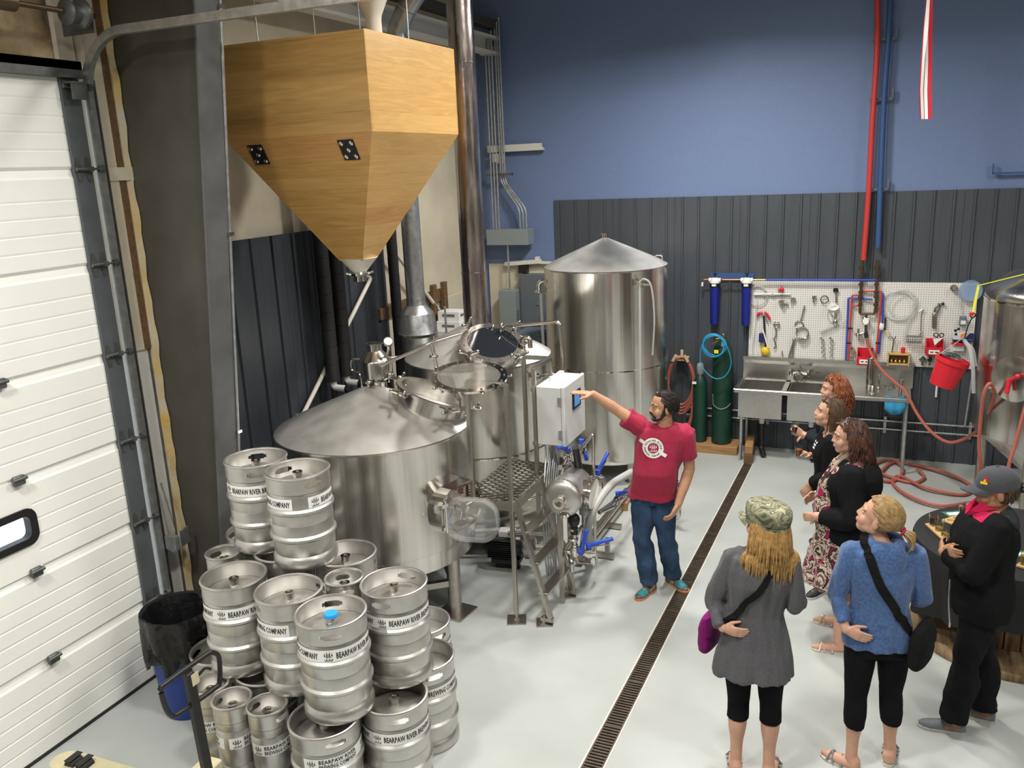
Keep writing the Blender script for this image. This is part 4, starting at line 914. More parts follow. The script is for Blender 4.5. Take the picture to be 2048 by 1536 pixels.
for z in (.5, 1.2, 1.66): MB().box((-4.62, 8.57, z), (.42, .72, .02)).build('shelf_board', MATS['galv'], shf)
tote('storage_tote', 'pale grey lidded storage tote on the wire shelf behind the flue', (-4.60, 8.45, 1.212), (.38, .50, .30), MATS['elec_grey'], MATS['elec_grey'])
bxs = [((-4.60, 8.72, 1.672), (.30, .22, .13)), ((-4.60, 8.74, 1.804), (.28, .22, .11))]
for i, (c, d) in enumerate(bxs):
    o = thing('carton', ['white printed carton at the bottom of the pair on the wire shelf', 'white printed carton stacked on another on the wire shelf'][i], 'box', c, 'cartons on the wire shelf')
    MB().box((c[0], c[1], c[2]+d[2]/2), d, bev=.003).build('case', MATS['label_white'], o); MB().box((c[0]+d[0]/2+.001, c[1]-.02, c[2]+d[2]*.6), (.002, .12, .03)).build('print', MATS['elec_dark'], o)
    MB().box((c[0], c[1]-d[1]/2-.001, c[2]+d[2]*.6), (.16, .002, .03)).build('print', MATS['elec_dark'], o)
for i, (px_, py_) in enumerate(((868, 600), (890, 612))):
    p = onx(px_, py_, -4.80); tag(one('timber_post', MB().box((p.x, p.y, 1.11), (.05, .085, 2.22), bev=.003), MATS['wood_dark'], ['upright greenish timber post by the wall beside the flue', 'upright greenish timber post by the wall next to the white cartons'][i], 'timber', org=(p.x, p.y, 0)), ['upright dark timber post by the wall beside the flue', 'upright dark timber post by the wall next to the white cartons'][i], 'timber')
tt = ony(1072, 650, 9.95); tote('storage_tote', 'blue-grey lidded storage tote on a crate beside the tall tank', (tt.x-.05, 9.98, 1.10), (.36, .42, .36), MATS['tote_grey'], MATS['tote_grey'])
cr = thing('plywood_crate', 'plywood crate carrying the blue-grey tote beside the tall tank', 'crate', (tt.x-.05, 9.98, 0)); MB().box((tt.x-.05, 9.98, .55), (.5, .5, 1.09), bev=.004).build('case', MATS['wood_dark'], cr); MB().box((tt.x-.05, 9.725, .55), (.5, .012, .08)).build('batten', MATS['wood_dark'], cr)
# ================================================================ KEGS
def wrap(verts2d, R, a0, zc):
    """flat (s, t) -> cylinder of radius R; s runs clockwise seen from above so the text reads left to right from outside"""
    return [V((R*math.cos(a0+s/R), R*math.sin(a0+s/R), zc+t)) for s, t in verts2d]
def paw2d(cx, cy, h):
    """bear paw: four toe drops with claws, a rolling-wave pad"""
    out = []
    def blob(x, y, rx, ry, n=10): out.append([(cx+(x+rx*math.cos(2*PI*k/n))*h, cy+(y+ry*math.sin(2*PI*k/n))*h) for k in range(n)])
    for x, y in ((-.33, .12), (-.12, .25), (.12, .25), (.33, .12)):
        blob(x, y, .065, .10); out.append([(cx+(x-.03)*h, cy+(y+.14)*h), (cx+(x+.03)*h, cy+(y+.14)*h), (cx+x*1.05*h, cy+(y+.30)*h)])
    def arc(x, y, r0, r1, a, b, n=9):
        P = [(x+r1*math.cos(a+(b-a)*k/n), y+r1*math.sin(a+(b-a)*k/n)) for k in range(n+1)]; Q = [(x+r0*math.cos(a+(b-a)*k/n), y+r0*math.sin(a+(b-a)*k/n)) for k in range(n+1)]
        for k in range(n): out.append([(cx+p[0]*h, cy+p[1]*h) for p in (P[k], P[k+1], Q[k+1], Q[k])])
    arc(0, -.12, .20, .27, .25, PI-.25); arc(0, -.14, .10, .15, .1, PI-.1)
    for x in (-.26, 0, .26): arc(x, -.30, .07, .135, -PI*.95, PI*.35)
    return out
def label_parts(parent, R, zc, hh, lines, size, sx, reps, span, gapstart):
    """white band + lettering + paws wrapped on the cylinder"""
    n = 48; mb = MB(); vs = []; a = gapstart; tot = span*reps/R
    for k in range(n+1): t = a+tot*k/n; vs += [V((R*math.cos(t), R*math.sin(t), zc-hh/2)), V((R*math.cos(t), R*math.sin(t), zc+hh/2))]
    mb.add(vs, [[2*k, 2*k+2, 2*k+3, 2*k+1] for k in range(n)], True); band = mb.build('label_band', MATS['label_white'], parent, local=True)
    R2 = R+.0012
    for r in range(reps):
        a0 = a+span*r/R; pw_ = MB(); tx = MB()
        for poly in paw2d(.045, -.002, hh*.86): pw_.add(wrap(poly, R2, a0, zc), [list(range(len(poly)))])
        for i, ln in enumerate(lines):
            v2, f2 = text_mesh(ln, size, 1.0, .0011 if len(lines) == 1 else .0006, 'LEFT', 1)
            wd = max(p for p, q in v2); k = sx/wd if i == 0 or len(lines) == 1 else sx*1.02/wd
            y = -size*.345 if len(lines) == 1 else (hh*.07 if i == 0 else -hh*.37)
            tx.add(wrap([(p*k+.086, q+y) for p, q in v2], R2, a0, zc), f2)
        tx.build('lettering', MATS['ink'], band, local=True); pw_.build('paw_mark', MATS['ink'], band, local=True, kind='stuff')
def chime(R, z0, z1, thick, slots):
    """upright rim band with rounded hand slots"""
    n = 72; zs = [z0, z0+(z1-z0)*.30, z0+(z1-z0)*.37, z0+(z1-z0)*.60, z0+(z1-z0)*.67, z1]; mb = MB(); vs = []; fs = []
    def hole(k, j):
        for c, w in slots:
            d = (k-c) % n
            if d < w:
                return j == 2 or (j in (1, 3) and 0 < d < w-1)
        return False
    for rr in (R, R-thick):
        for z in zs:
            for k in range(n): t = 2*PI*k/n; vs.append(V((rr*math.cos(t), rr*math.sin(t), z)))
    m = len(zs)
    for j in range(m-1):
        for k in range(n):
            k2 = (k+1) % n
            if hole(k, j): continue
            fs.append([j*n+k, j*n+k2, (j+1)*n+k2, (j+1)*n+k]); o = m*n
            fs.append([o+j*n+k, o+(j+1)*n+k, o+(j+1)*n+k2, o+j*n+k2])
            for (dk, dj, q) in ((-1, 0, [j*n+k, (j+1)*n+k]), (1, 0, [j*n+k2, (j+1)*n+k2]), (0, -1, [j*n+k, j*n+k2]), (0, 1, [(j+1)*n+k, (j+1)*n+k2])):
                jj = j+dj
                if 0 <= jj < m-1 and hole((k+dk) % n, jj): fs.append([q[0], q[1], o+q[1], o+q[0]])
    mb.add(vs, fs, True)
    mb.torus((0, 0, z1), R-thick/2, .009, seg=72, sub=8)
    return mb
def make_keg(big, gap):
    o = thing('beer_keg' if big else 'slim_beer_keg', 'x', 'keg'); K = MATS['keg_steel']
    if big:
        R, H = .193, .59
        pr = [(0, .045), (.15, .045), (R-.02, .02), (R-.012, .006), (R-.002, .0), (R+.004, .012), (R+.004, .05), (R-.006, .066), (R-.012, .075), (R-.004, .10), (R-.002, .17), (R+.010, .183), (R+.010, .197), (R-.002, .21), (R-.002, .275), (R-.004, .28), (R-.002, .285), (R-.002, .345), (R+.010, .358), (R+.010, .372), (R-.002, .385), (R-.004, .46), (R-.010, .475), (R-.004, .482), (R-.018, .486)]
        MB().lathe(pr, seg=56).build('barrel', K, o, local=True)
        MB().lathe([(R-.006, .486), (R-.03, .497), (R-.06, .507), (.06, .527), (0, .528)], seg=48).build('top_head', MATS['keg_top'], o, local=True)
        chime(R, .484, .583, .004, [(12, 7), (48, 7)]).build('top_rim', K, o, local=True)
        zn = .525
    else:
        R, H = .112, .59
        pr = [(0, .03), (.09, .03), (R-.012, .006), (R-.004, .0), (R+.002, .01), (R+.001, .05), (R-.006, .06), (R-.001, .07), (R-.001, .20), (R-.003, .204), (R-.001, .208), (R-.001, .43), (R-.004, .434), (R-.001, .438), (R-.001, .485), (R-.012, .49)]
        MB().lathe(pr, seg=44).build('barrel', K, o, local=True)
        MB().lathe([(R-.004, .49), (R-.03, .50), (.04, .512), (0, .513)], seg=40).build('top_head', MATS['keg_top'], o, local=True)
        chime(R, .488, .583, .0035, [(10, 9), (46, 9)]).build('top_rim', K, o, local=True)
        zn = .508
    nk = MB().lathe([(.032, zn-.012), (.029, zn-.004), (.028, zn+.032), (.031, zn+.034), (.031, zn+.044), (.021, zn+.044), (.020, zn+.025), (0, zn+.022)], seg=24).build('valve_neck', MATS['steel_polish'], o, local=True)
    MB().lathe([(.011, zn+.02), (.010, zn+.034), (0, zn+.037)], seg=16).build('valve_ball', MATS['steel_frame'], nk, local=True)
    if big and gap != 'two': label_parts(o, R+.0005, .425, .070, ['BEARPAW RIVER BREWING COMPANY'], .048, .465, 2, .560, 0.0)
    elif big: label_parts(o, R+.0005, .425, .070, ['BEARPAW RIVER', 'BREWING COMPANY'], .034, .225, 3, .345, 0.0)
    else: label_parts(o, R+.0005, .36, .070, ['BEARPAW RIVER', 'BREWING COMPANY'], .033, .215, 2, .338, 0.0)
    return o
def R_(d): return math.radians(d)
kegA = make_keg(True, ''); kegT = make_keg(True, 'two'); kegS = make_keg(False, '')
used = set()
def keg(src, x, y, tier, rz, label, grp, slot=60):
    o = src if src.name not in used else copy_tree(src); used.add(src.name) if o is src else None
    o.location = (x, y, .593*(tier-1)); o.rotation_euler = (0, 0, rz); o['label'] = label; o['group'] = grp
    face = math.atan2(-y, -x); base = R_(77.5) if src is not kegS else R_(72.5)
    for c in o.children:
        if c.name.startswith('top_rim'): c.rotation_euler = (0, 0, face+R_(slot)-rz-base)
    return o
# angles: rz=0 puts the start of the label strip towards +x; the camera lies at about -50 deg from the pile
GK = 'full size kegs in the pile by the overhead door'; GS = 'slim kegs in the pile by the overhead door'
keg(kegA, -3.622, 4.06, 3, R_(-130), 'big keg on top of the pile, set back behind its topmost partner', GK, -4)
keg(kegA, -3.222, 3.961, 3, R_(-38), 'big keg on top of the pile with a bare gap in its label band', GK, 27)
keg(kegA, -3.507, 3.616, 2, R_(105), 'big middle-row keg of the pile next to the black bin bag', GK, 85)
keg(kegA, -3.069, 3.579, 2, R_(-28), 'big middle-row keg between the blue-capped keg and the one by the bin bag', GK, -75)
kb = keg(kegA, -2.681, 3.445, 2, R_(118), 'big middle-row keg with a bright blue cap on its valve', GK, -4)
keg(kegA, -2.525, 3.855, 2, R_(98), 'big middle-row keg facing the ladder, behind the blue-capped keg', GK, -26)
keg(kegA, -3.44, 4.025, 2, R_(10), 'big middle-row keg standing under the two topmost kegs', GK)
keg(kegA, -3.03, 4.10, 2, R_(10), 'big middle-row keg by the kettle shell behind a slim keg', GK, 80)
keg(kegA, -3.83, 4.21, 2, R_(10), 'big middle-row keg tucked under the rear topmost keg by the steel column', GK)
keg(kegT, -2.707, 3.323, 1, R_(-93), 'big bottom-row keg with a two-line label, under the blue-capped keg', GK, 15)
keg(kegA, -2.45, 3.64, 1, R_(90), 'big bottom-row keg under the middle-row keg facing the ladder', GK, 4)
keg(kegA, -2.493, 4.061, 1, R_(-140), 'big bottom-row keg at the outer end of the pile towards the ladder', GK, 18)
keg(kegA, -2.709, 4.42, 1, R_(-100), 'big bottom-row keg against the kettle leg, behind the outer end keg', GK, 38)
keg(kegA, -3.76, 3.69, 1, R_(-100), 'big bottom-row keg beside the blue bin', GK)
keg(kegA, -3.335, 3.612, 1, R_(-60), 'big bottom-row keg behind the three slim kegs', GK)
keg(kegA, -2.93, 3.67, 1, R_(-60), 'big bottom-row keg behind the two-line labelled keg', GK)
for x, y in ((-3.45, 4.01), (-3.04, 4.09), (-3.86, 4.19)): keg(kegA, x, y, 1, R_(20), 'big bottom-row keg buried in the middle of the pile', GK)
keg(kegS, -3.80, 3.86, 2, R_(-60), 'slim middle-row keg by the steel column behind the keg next to the bin bag', GS, 30)
keg(kegS, -2.845, 3.815, 2, R_(-60), 'slim middle-row keg wedged behind the blue-capped keg', GS, 5)
keg(kegS, -3.56, 3.36, 1, R_(-165), 'slim bottom-row keg partly behind the pallet truck handle', GS, -50)
keg(kegS, -3.325, 3.285, 1, R_(-70), 'slim bottom-row keg, middle one of the three in a row', GS, 50)
keg(kegS, -3.09, 3.31, 1, R_(-115), 'slim bottom-row keg next to the two-line labelled big keg', GS, 42)
cp = MB().lathe([(0, .052), (.036, .052), (.039, .048), (.039, .030), (.036, .028)], seg=24).xform(Matrix.Translation((0, 0, .525))); cp.build('valve_cap', MATS['cap_blue'], kb, local=True)
# ================================================================ BIN with black liner
bn = thing('rubbish_bin', 'blue waste bin lined with an oversized black plastic bag beside the overhead door', 'bin', (-4.20, 3.78, 0))
bcx, bcy = -4.20, 3.78
mb = MB(); mb.lathe([(0, .01), (.16, .0), (.17, .012), (.215, .70), (.225, .72), (.21, .72), (.16, .03), (0, .03)], (bcx, bcy, 0), seg=28); mb.build('tub', MATS['bin_blue'], bn)
mb = MB(); rnd = random.Random(5); rings = []; ns = 56
for i, (r, z, am) in enumerate(((.222, .40, .030), (.232, .46, .026), (.240, .56, .02), (.243, .66, .016), (.240, .735, .010), (.234, .752, .004), (.212, .745, .006), (.188, .68, .012), (.165, .56, .016), (.12, .48, .03), (.02, .44, .02))):
    rg = []
    for k in range(ns):
        t = 2*PI*k/ns; a = r+am*(.6*math.sin(t*9+i*.5)+.4*math.sin(t*17+i*1.3)+.5*math.sin(t*5-i)); z2 = z+(am*1.2*math.sin(t*7+1.3) if i == 0 else 0)+(.03*math.sin(t*3+i) if i > 7 else 0)
        rg.append(V((bcx+a*math.cos(t), bcy+a*math.sin(t), z2)))
    rings.append(rg)
mb.loft(rings, caps=False); mb.build('bin_bag', MATS['bag_black'], bn)
# ================================================================ PALLET TRUCK
pt = thing('pallet_truck', 'cream pallet truck with black loop handle in front of the slim kegs', 'pallet truck', (-3.0, 2.75, 0))
tip = onz(135, 1507, .08); fd = nrm(onz(290, 1529, .08)-onz(165, 1494, .08)); fd.z = 0; fd.normalize(); sd = V((fd.y, -fd.x, 0))
def fork(off):
    mb = MB(); c0 = tip+sd*off; L = 1.15; wv = .085; pts = []
    for k in range(9): t = PI*k/8; pts.append((.085-.085*math.sin(t), -wv*math.cos(t)))
    poly = [(a, b) for a, b in pts]+[(L, wv), (L, -wv)]
    mb.prism(poly[::-1], .045, c0+V((0, 0, .038)), fd, sd); f = mb.build('fork', MATS['pallet_cream'], pt)
    for s0 in (.14, .23):
        MB().prism([(s0, -.05), (s0+.045, -.05), (s0+.045, .05), (s0, .05)][::-1], .004, c0+V((0, 0, .0815)), fd, sd).build('roller_slot', MATS['black_rubber'], f)
    mb = MB()
    for s0 in (.16, .25): mb.cyl(c0+fd*s0+sd*.04+V((0, 0, .037)), c0+fd*s0-sd*.04+V((0, 0, .037)), .036, seg=14)
    mb.bar(c0+fd*.16+V((0, 0, .037)), c0+fd*.25+V((0, 0, .037)), .02, .02); mb.build('roller', MATS['black_rubber'], f)
fork(.085); fork(.085+.36)
bc = tip+fd*1.20+sd*.265
mb = MB(); R3 = Matrix((fd, sd, V((0, 0, 1)))).transposed(); mb.box(bc+V((0, 0, .16)), (.12, .50, .26), R3, bev=.01); mb.build('chassis', MATS['pallet_cream'], pt)
XL = -3.117
lp = [onx(x, y, XL) for x, y in ((322, 1380), (330, 1368), (410, 1311), (426, 1305), (438, 1316), (439, 1362), (430, 1376), (358, 1427), (343, 1431), (331, 1415))]
hub = bc+fd*.16; hub.z = .20
mb = MB(); mb.lathe([(0, 0), (.06, 0), (.06, .22), (.04, .26), (0, .26)], hub, seg=20)
mb.cyl(hub+sd*.07-V((0, 0, .11)), hub-sd*.07-V((0, 0, .11)), .088, seg=24); mb.bar(hub-V((0, 0, .12)), hub+V((0, 0, .05)), .05, .05); mb.build('steer_wheel', MATS['black_rubber'], pt)
ht = onx(376, 1345, XL); hm = onx(415, 1545, XL+.01)
mb = MB(); mb.bar(hub+V((0, 0, .16)), hm, .03, .055, up=(1, 0, 0), bev=.004); mb.bar(hm, ht, .055, .034, up=(1, 0, 0), bev=.004); mb.build('draw_bar', MATS['black_plastic'], pt)
mb = MB(); mb.ring(smooth_path(lp, 5, True), .0135, 10, closed=True); mb.build('handle_loop', MATS['black_plastic'], pt)
upv = nrm(ht-hm)
MB().prism([(-.024, -.032), (.024, -.032), (.024, .032), (-.024, .032)], .002, onx(385, 1356, XL+.0)+V((.018, 0, 0)), (0, 1, 0), upv).build('warning_sticker', MATS['pallet_cream'], pt)
mb = MB(); k0 = onx(388, 1358, XL); mb.ring(smooth_path([k0+V((0, .02, 0)), k0+V((.01, .07, .02)), k0+V((.02, .10, .0))], 5), .008, 8); mb.build('release_lever', MATS['black_plastic'], pt)
# ================================================================ FAR WALL: SERVICES, PEGBOARD, SINK
YP = WY-.03            # face of the pegboard
def fw(x, y, Y=None): return ony(x, y, YP-.01 if Y is None else Y)
def c1(cx, cy, Y=None): return fw(1380+cx/5.12, 520+cy/5.12, Y)
def c2(cx, cy, Y=None): return fw(1680+cx/5.565, 520+cy/5.565, Y)
pg = one('pegboard', MB().box((-.25, YP+.005, 1.60), (2.40, .012, .955)), MATS['pegboard'], 'long white perforated pegboard above the sink', 'pegboard', org=(-.25, YP, 1.12))
S_ = MATS['steel_polish']; ST = MATS['steel_tube']
# --- risers
rr = thing('red_water_riser', 'red lagged water pipe running up the blue wall', 'pipe', (-.22, WY-.07, 2.1))
MB().ring(smooth_path([fw(1755, -60, WY-.09), fw(1754, 100, WY-.09), fw(1745, 240, WY-.09), fw(1737, 390, WY-.09), fw(1727, 520, WY-.09)], 6), .030, 12).build('lagging', MATS['pipe_red'], rr)
rb = thing('blue_water_riser', 'blue lagged water pipe running up the blue wall', 'pipe', (-.10, WY-.07, 2.1))
MB().ring(smooth_path([fw(1782, -60, WY-.08), fw(1778, 60, WY-.08), fw(1768, 200, WY-.08), fw(1762, 340, WY-.08), fw(1756, 495, WY-.08)], 6), .030, 12).build('lagging', MATS['pipe_blue'], rb)
for k, (y, xa, xb) in enumerate(((80, 1745, 1792), (200, 1738, 1785), (380, 1733, 1776))):
    mb = MB(); a, b = fw(xa, y, WY-.045), fw(xb, y-3, WY-.045); mb.bar(a, b, .03, .022); mb.bar(b, b+V((0, 0, .10)), .03, .014, up=(1, 0, 0))
    o = one('pipe_bracket', mb, MATS['elec_dark'], ['dark strut bracket holding the risers, high on the blue wall', 'dark strut bracket holding the risers in the middle of the blue wall', 'dark strut bracket holding the risers at the top edge of the ribbed sheets'][k], 'bracket', 'riser brackets')
mb = MB(); a, b = fw(1984, 347, WY-.03), fw(2110, 343, WY-.03); mb.bar(a, b, .03, .02); mb.bar(a+V((.006, 0, 0)), a+V((.006, 0, .10)), .03, .012, up=(1, 0, 0)); one('pipe_bracket', mb, MATS['pipe_blue'], 'blue-painted empty strut bracket on the blue wall above the fermenter', 'bracket')
BZ = MATS['bronze']
mx = thing('mixing_manifold', 'bronze hot and cold water mixing manifold with gauge on the pegboard', 'manifold', tuple(fw(1740, 650)))
YM = YP-.06
for x0, x1, lo in ((1745, 1738, 540), (1905, 1890, 540)):
    mb = MB(); a = c1(x0+18, 0, YM); b = c1(x0-5, lo, YM); mb.cyl(a, b, .016, seg=12)
    for cy in (70, 100, 170, 250, 330, 375, 460): p = c1(x0+14-cy*.035, cy, YM); mb.lathe([(0, -.014), (.026, -.014), (.026, .014), (0, .014)], p, (0, 0, 1), 8)
    mb.build('valve_stack', BZ, mx)
MB().ring(bend_path([c1(1740, 540, YM), c1(1745, 550, YM), c1(1885, 550, YM), c1(1890, 540, YM)], .01), .014, 10).build('bottom_tee', BZ, mx)
for m_, pts in (('pipe_red', [(1735, 360), (1660, 360), (1640, 700), (1620, 1020)]), ('pex_blue', [(1870, 405), (1640, 388), (1622, 392), (1610, 700), (1595, 1025)]), ('pipe_red', [(1765, 320), (1965, 322), (1962, 345), (1935, 660), (1905, 1005)]), ('pex_blue', [(1978, 340), (1972, 620), (1950, 760), (1930, 960)]), ('pipe_red', [(1655, 468), (1735, 468)]), ('pipe_red', [(1892, 490), (1885, 560)])):
    MB().ring(bend_path([c1(x, y, YM+.02) for x, y in pts], .02), .0105, 8).build('supply_tube', MATS[m_], mx)
g = c1(1800, 625, YM); MB().cyl(c1(1803, 550, YM), c1(1800, 760, YM), .015, seg=10).build('outlet', BZ, mx)
mb = MB(); mb.lathe([(0, 0), (.040, 0), (.043, .01), (.043, .028), (.036, .032), (0, .032)], g, (0, -1, .1), 22); gg = mb.build('gauge', S_, mx)
MB().lathe([(0, 0), (.034, 0), (.034, .002), (0, .002)], g+nrm((0, -1, .1))*.032, (0, -1, .1), 20).build('dial', MATS['label_white'], gg)
mb = MB(); v = c1(1720, 765, YM); mb.sphere(v, .030, 12, 8); mb.cyl(v, c1(1795, 745, YM), .016, seg=10); mb.cyl(v, v+V((0, 0, .07)), .012, seg=8); mb.cyl(v+V((.03, 0, -.02)), c1(1770, 815, YM), .008, seg=8); mb.build('spray_valve', S_, mx)
MB().cyl(c1(1798, 735, YM), c1(1808, 795, YM), .022, seg=12).build('hose_collar', MATS['black_rubber'], mx)
for cx, cy in ((1640, 700), (1625, 850), (1925, 850)): MB().box(c1(cx, cy, YM+.02), (.05, .02, .02)).build('pipe_clip', MATS['black_plastic'], mx)
MB().ring(bend_path([c1(775, 203, WY-.10), c1(1905, 206, WY-.10)], .01), .013, 10).build('cold_feed', MATS['pex_blue'], mx)
# --- water filters
wf_ = thing('water_filter', 'pair of tall blue water filter housings piped together on the wall', 'filter', tuple(fw(1462, 600, WY-.1)))
a, b = c1(212, 130, WY-.03), c1(655, 195, WY-.03); MB().box(((a.x+b.x)/2, WY-.03, (a.z+b.z)/2), (b.x-a.x, .02, a.z-b.z)).build('back_plate', MATS['pipe_blue'], wf_)
for cx0, cyb in ((255, 655), (582, 668)):
    t = c1(cx0, 205, WY-.11); bt = c1(cx0+5, cyb, WY-.11); zt = t.z
    mb = MB(); mb.lathe([(0, -.035), (.06, -.035), (.062, -.01), (.05, .02), (.02, .03), (0, .03)], (t.x, t.y, zt), seg=20); mb.cyl((t.x-.07, t.y, zt), (t.x+.07, t.y, zt), .026, seg=12); hd_ = mb.build('filter_head', MATS['white_plastic'], wf_)
    mb = MB(); mb.cyl((t.x, t.y, zt+.02), (t.x, t.y, zt+.075), .009, seg=8); mb.box((t.x, t.y, zt+.075), (.05, .02, .014)); mb.build('bypass_knob', MATS['black_plastic'], hd_)
    MB().lathe([(.06, -.085), (.062, -.035), (.055, -.034), (.05, -.085)], (t.x, t.y, zt), seg=20, closed_prof=True).build('collar', MATS['black_plastic'], wf_)
    MB().box((t.x, t.y-.063, zt-.055), (.05, .004, .025)).build('sticker', MATS['label_white'], wf_)
    MB().lathe([(0, bt.z), (.045, bt.z), (.050, bt.z+.015), (.056, zt-.085), (0, zt-.085)], (t.x, t.y, 0), seg=24).build('housing', MATS['filter_blue'], wf_)
ta, tb = c1(325, 203, WY-.11), c1(520, 203, WY-.11); MB().cyl(ta, tb, .012, seg=10).build('link_pipe', MATS['copper'], wf_)
MB().ring(bend_path([c1(640, 203, WY-.11), c1(780, 203, WY-.10)], .01), .012, 10).build('link_pipe', MATS['brass'], wf_)
MB().ring(bend_path([c1(190, 200, WY-.11), c1(130, 200, WY-.11), c1(128, 235, WY-.11)], .02), .010, 8).build('inlet_elbow', MATS['copper'], wf_)
MB().cyl(c1(128, 225, WY-.11), c1(125, 268, WY-.11), .012, seg=8).build('drain_cock', MATS['white_plastic'], wf_)
# --- tools hung on the pegboard ------------------------------------
GT = 'tools and fittings hung on the pegboard'
def tool(name, mb, m, label, cat='tool'): return one(name, mb, MATS[m], label, cat, GT)
def T_(name, label, cat='tool', p=(0, 0, 0)): return thing(name, label, cat, tuple(p), GT)
Yt = YP-.03
mb = MB(); mb.cyl(c1(655, 352, Yt), c1(1030, 352, Yt), .013, seg=12)
for cx in (765, 850, 940): mb.lathe([(0, -.02), (.02, -.02), (.02, .02), (0, .02)], c1(cx, 352, Yt), (1, 0, 0), 12)
tool('pipe_manifold', mb, 'steel_polish', 'polished steel pipe with three collars, high on the pegboard', 'pipe')
mb = MB(); p = c1(940, 302, Yt); mb.sphere(p, (.026, .018, .028), 10, 8); mb.cyl(p+V((-.02, 0, 0)), p+V((-.045, 0, -.005)), .013, seg=8); mb.cyl(p+V((0, 0, .02)), p+V((0, 0, .045)), .005, seg=6); tool('red_valve_cap', mb, 'red_plastic', 'small red plastic valve cap above the polished steel pipe', 'cap')
tool('grey_hose_loop', MB().torus(c1(690, 368, Yt), .115, .006, (0, 1, 0), 32, 6), 'hose_grey', 'thin grey hose loop hanging behind the blue filter housing', 'hose')
mb = MB(); mb.cyl(c1(925, 432, Yt), c1(945, 432, Yt-.05), .026, seg=14); mb.ring(bend_path([c1(930, 432, Yt), c1(975, 438, Yt), c1(1000, 450, Yt)], .02), .017, 10); tool('pipe_elbow', mb, 'steel_frame', 'dull steel pipe elbow under the polished pipe', 'fitting')
mb = MB(); clamp(mb, c1(1060, 405, Yt), (.3, -1, 0), .028); mb.ring([c1(1040, 410, Yt), c1(1060, 400, Yt), c1(1080, 410, Yt)], .01, 8); tool('pipe_clamp', mb, 'steel_polish', 'small bright pipe clamp right of the polished pipe', 'fitting')
mb = MB(); mb.cyl(c1(1270, 370, Yt), c1(1270, 395, Yt), .022, seg=12); mb.cyl(c1(1268, 395, Yt), c1(1266, 435, Yt), .012, seg=10); mb.bar(c1(1250, 372, Yt), c1(1300, 372, Yt), .012, .012); tool('hose_nozzle', mb, 'steel_polish', 'short steel hose nozzle beside the round gasket ring', 'fitting')
tool('gasket_ring', MB().torus(c1(1377, 405, Yt), .042, .0055, (0, 1, 0), 24, 6), 'black_rubber', 'dark round gasket ring hung on the pegboard', 'ring')
o = T_('ladle', 'black-headed ladle with a steel handle hung on the pegboard', 'ladle', c1(1495, 440, Yt)); MB().lathe([(0, -.012), (.026, -.01), (.03, .008), (.026, .012), (0, .002)], c1(1493, 310, Yt), (0, -1, 0), 18).build('head', MATS['black_plastic'], o); MB().bar(c1(1495, 335, Yt), c1(1498, 440, Yt), .02, .006).build('handle', MATS['steel_frame'], o)
mb = MB(); mb.lathe([(.062, 0), (.06, -.01), (.018, -.07), (.015, -.07), (.055, -.005), (.058, 0)], c1(1465, 480, Yt-.03), (.1, -.5, .85), 24, closed_prof=True); tool('plastic_funnel', mb, 'white_plastic', 'white plastic funnel hung below the ladle', 'funnel')
mb = MB(); mb.cyl(c1(1490, 545, Yt), c1(1490, 590, Yt), .012, seg=10); mb.lathe([(.012, .0), (.034, -.05), (.034, -.07), (.02, -.09), (0, -.09)], c1(1490, 590, Yt), (0, 0, 1), 18); tool('spray_ball', mb, 'steel_polish', 'round steel spray ball on a stem under the white funnel', 'spray ball')
mb = MB(); mb.cyl(c1(1335, 730, Yt), c1(1480, 670, Yt), .024, seg=14); tool('plastic_cylinder', mb, 'hose_clear', 'clear plastic measuring cylinder hung at a slant', 'cylinder')
tool('clear_hose_loop', MB().torus(c1(1510, 560, Yt), .11, .009, (.2, 1, 0), 28, 6, .3, 4.6), 'hose_clear', 'clear hose arc draped beside the spray ball', 'hose')
o = T_('bottle_brush', 'long black brush with a yellow bristle head over the sink', 'brush', c1(770, 990, Yt)); MB().bar(c1(755, 570, Yt), c1(772, 890, Yt), .022, .014, bev=.003).build('handle', MATS['black_plastic'], o); mb = MB(); mb.sphere(c1(772, 932, Yt), (.056, .04, .052), 14, 8); mb.build('bristles', MATS['yellow'], o)
o = T_('red_shears', 'red-handled shears hung point-down on the pegboard', 'shears', c1(750, 640, Yt)); mb = MB(); mb.ring(smooth_path([c1(690, 580, Yt), c1(705, 545, Yt), c1(745, 540, Yt)], 5), .014, 8); mb.build('grip', MATS['red_plastic'], o); mb = MB(); mb.ring(smooth_path([c1(760, 535, Yt), c1(790, 555, Yt), c1(820, 610, Yt)], 5), .014, 8); mb.build('grip', MATS['red_plastic'], o); MB().bar(c1(770, 580, Yt), c1(800, 640, Yt), .02, .006).build('blade', MATS['steel_frame'], o)
o = T_('scrub_brush', 'navy scrubbing brush with a white handle over the sink', 'brush', c1(760, 890, Yt)); MB().box(c1(730, 795, Yt-.02), (.055, .04, .115), bev=.01).build('bristle_block', MATS['navy'], o); MB().bar(c1(745, 710, Yt-.03), c1(800, 900, Yt-.03), .024, .014, bev=.003).build('handle', MATS['white_plastic'], o)
o = T_('whisk_clamp', 'round steel hose clamp with a dangling tail', 'fitting', c1(880, 900, Yt)); mb = MB(); mb.torus(c1(887, 662, Yt), .034, .006, (0, 1, 0), 20, 6); mb.bar(c1(860, 662, Yt), c1(915, 662, Yt), .01, .01); mb.build('ring', S_, o); MB().ring(smooth_path([c1(882, 700, Yt), c1(880, 780, Yt), c1(860, 810, Yt), c1(880, 870, Yt), c1(860, 910, Yt)], 5), .009, 8).build('tail', MATS['steel_frame'], o)
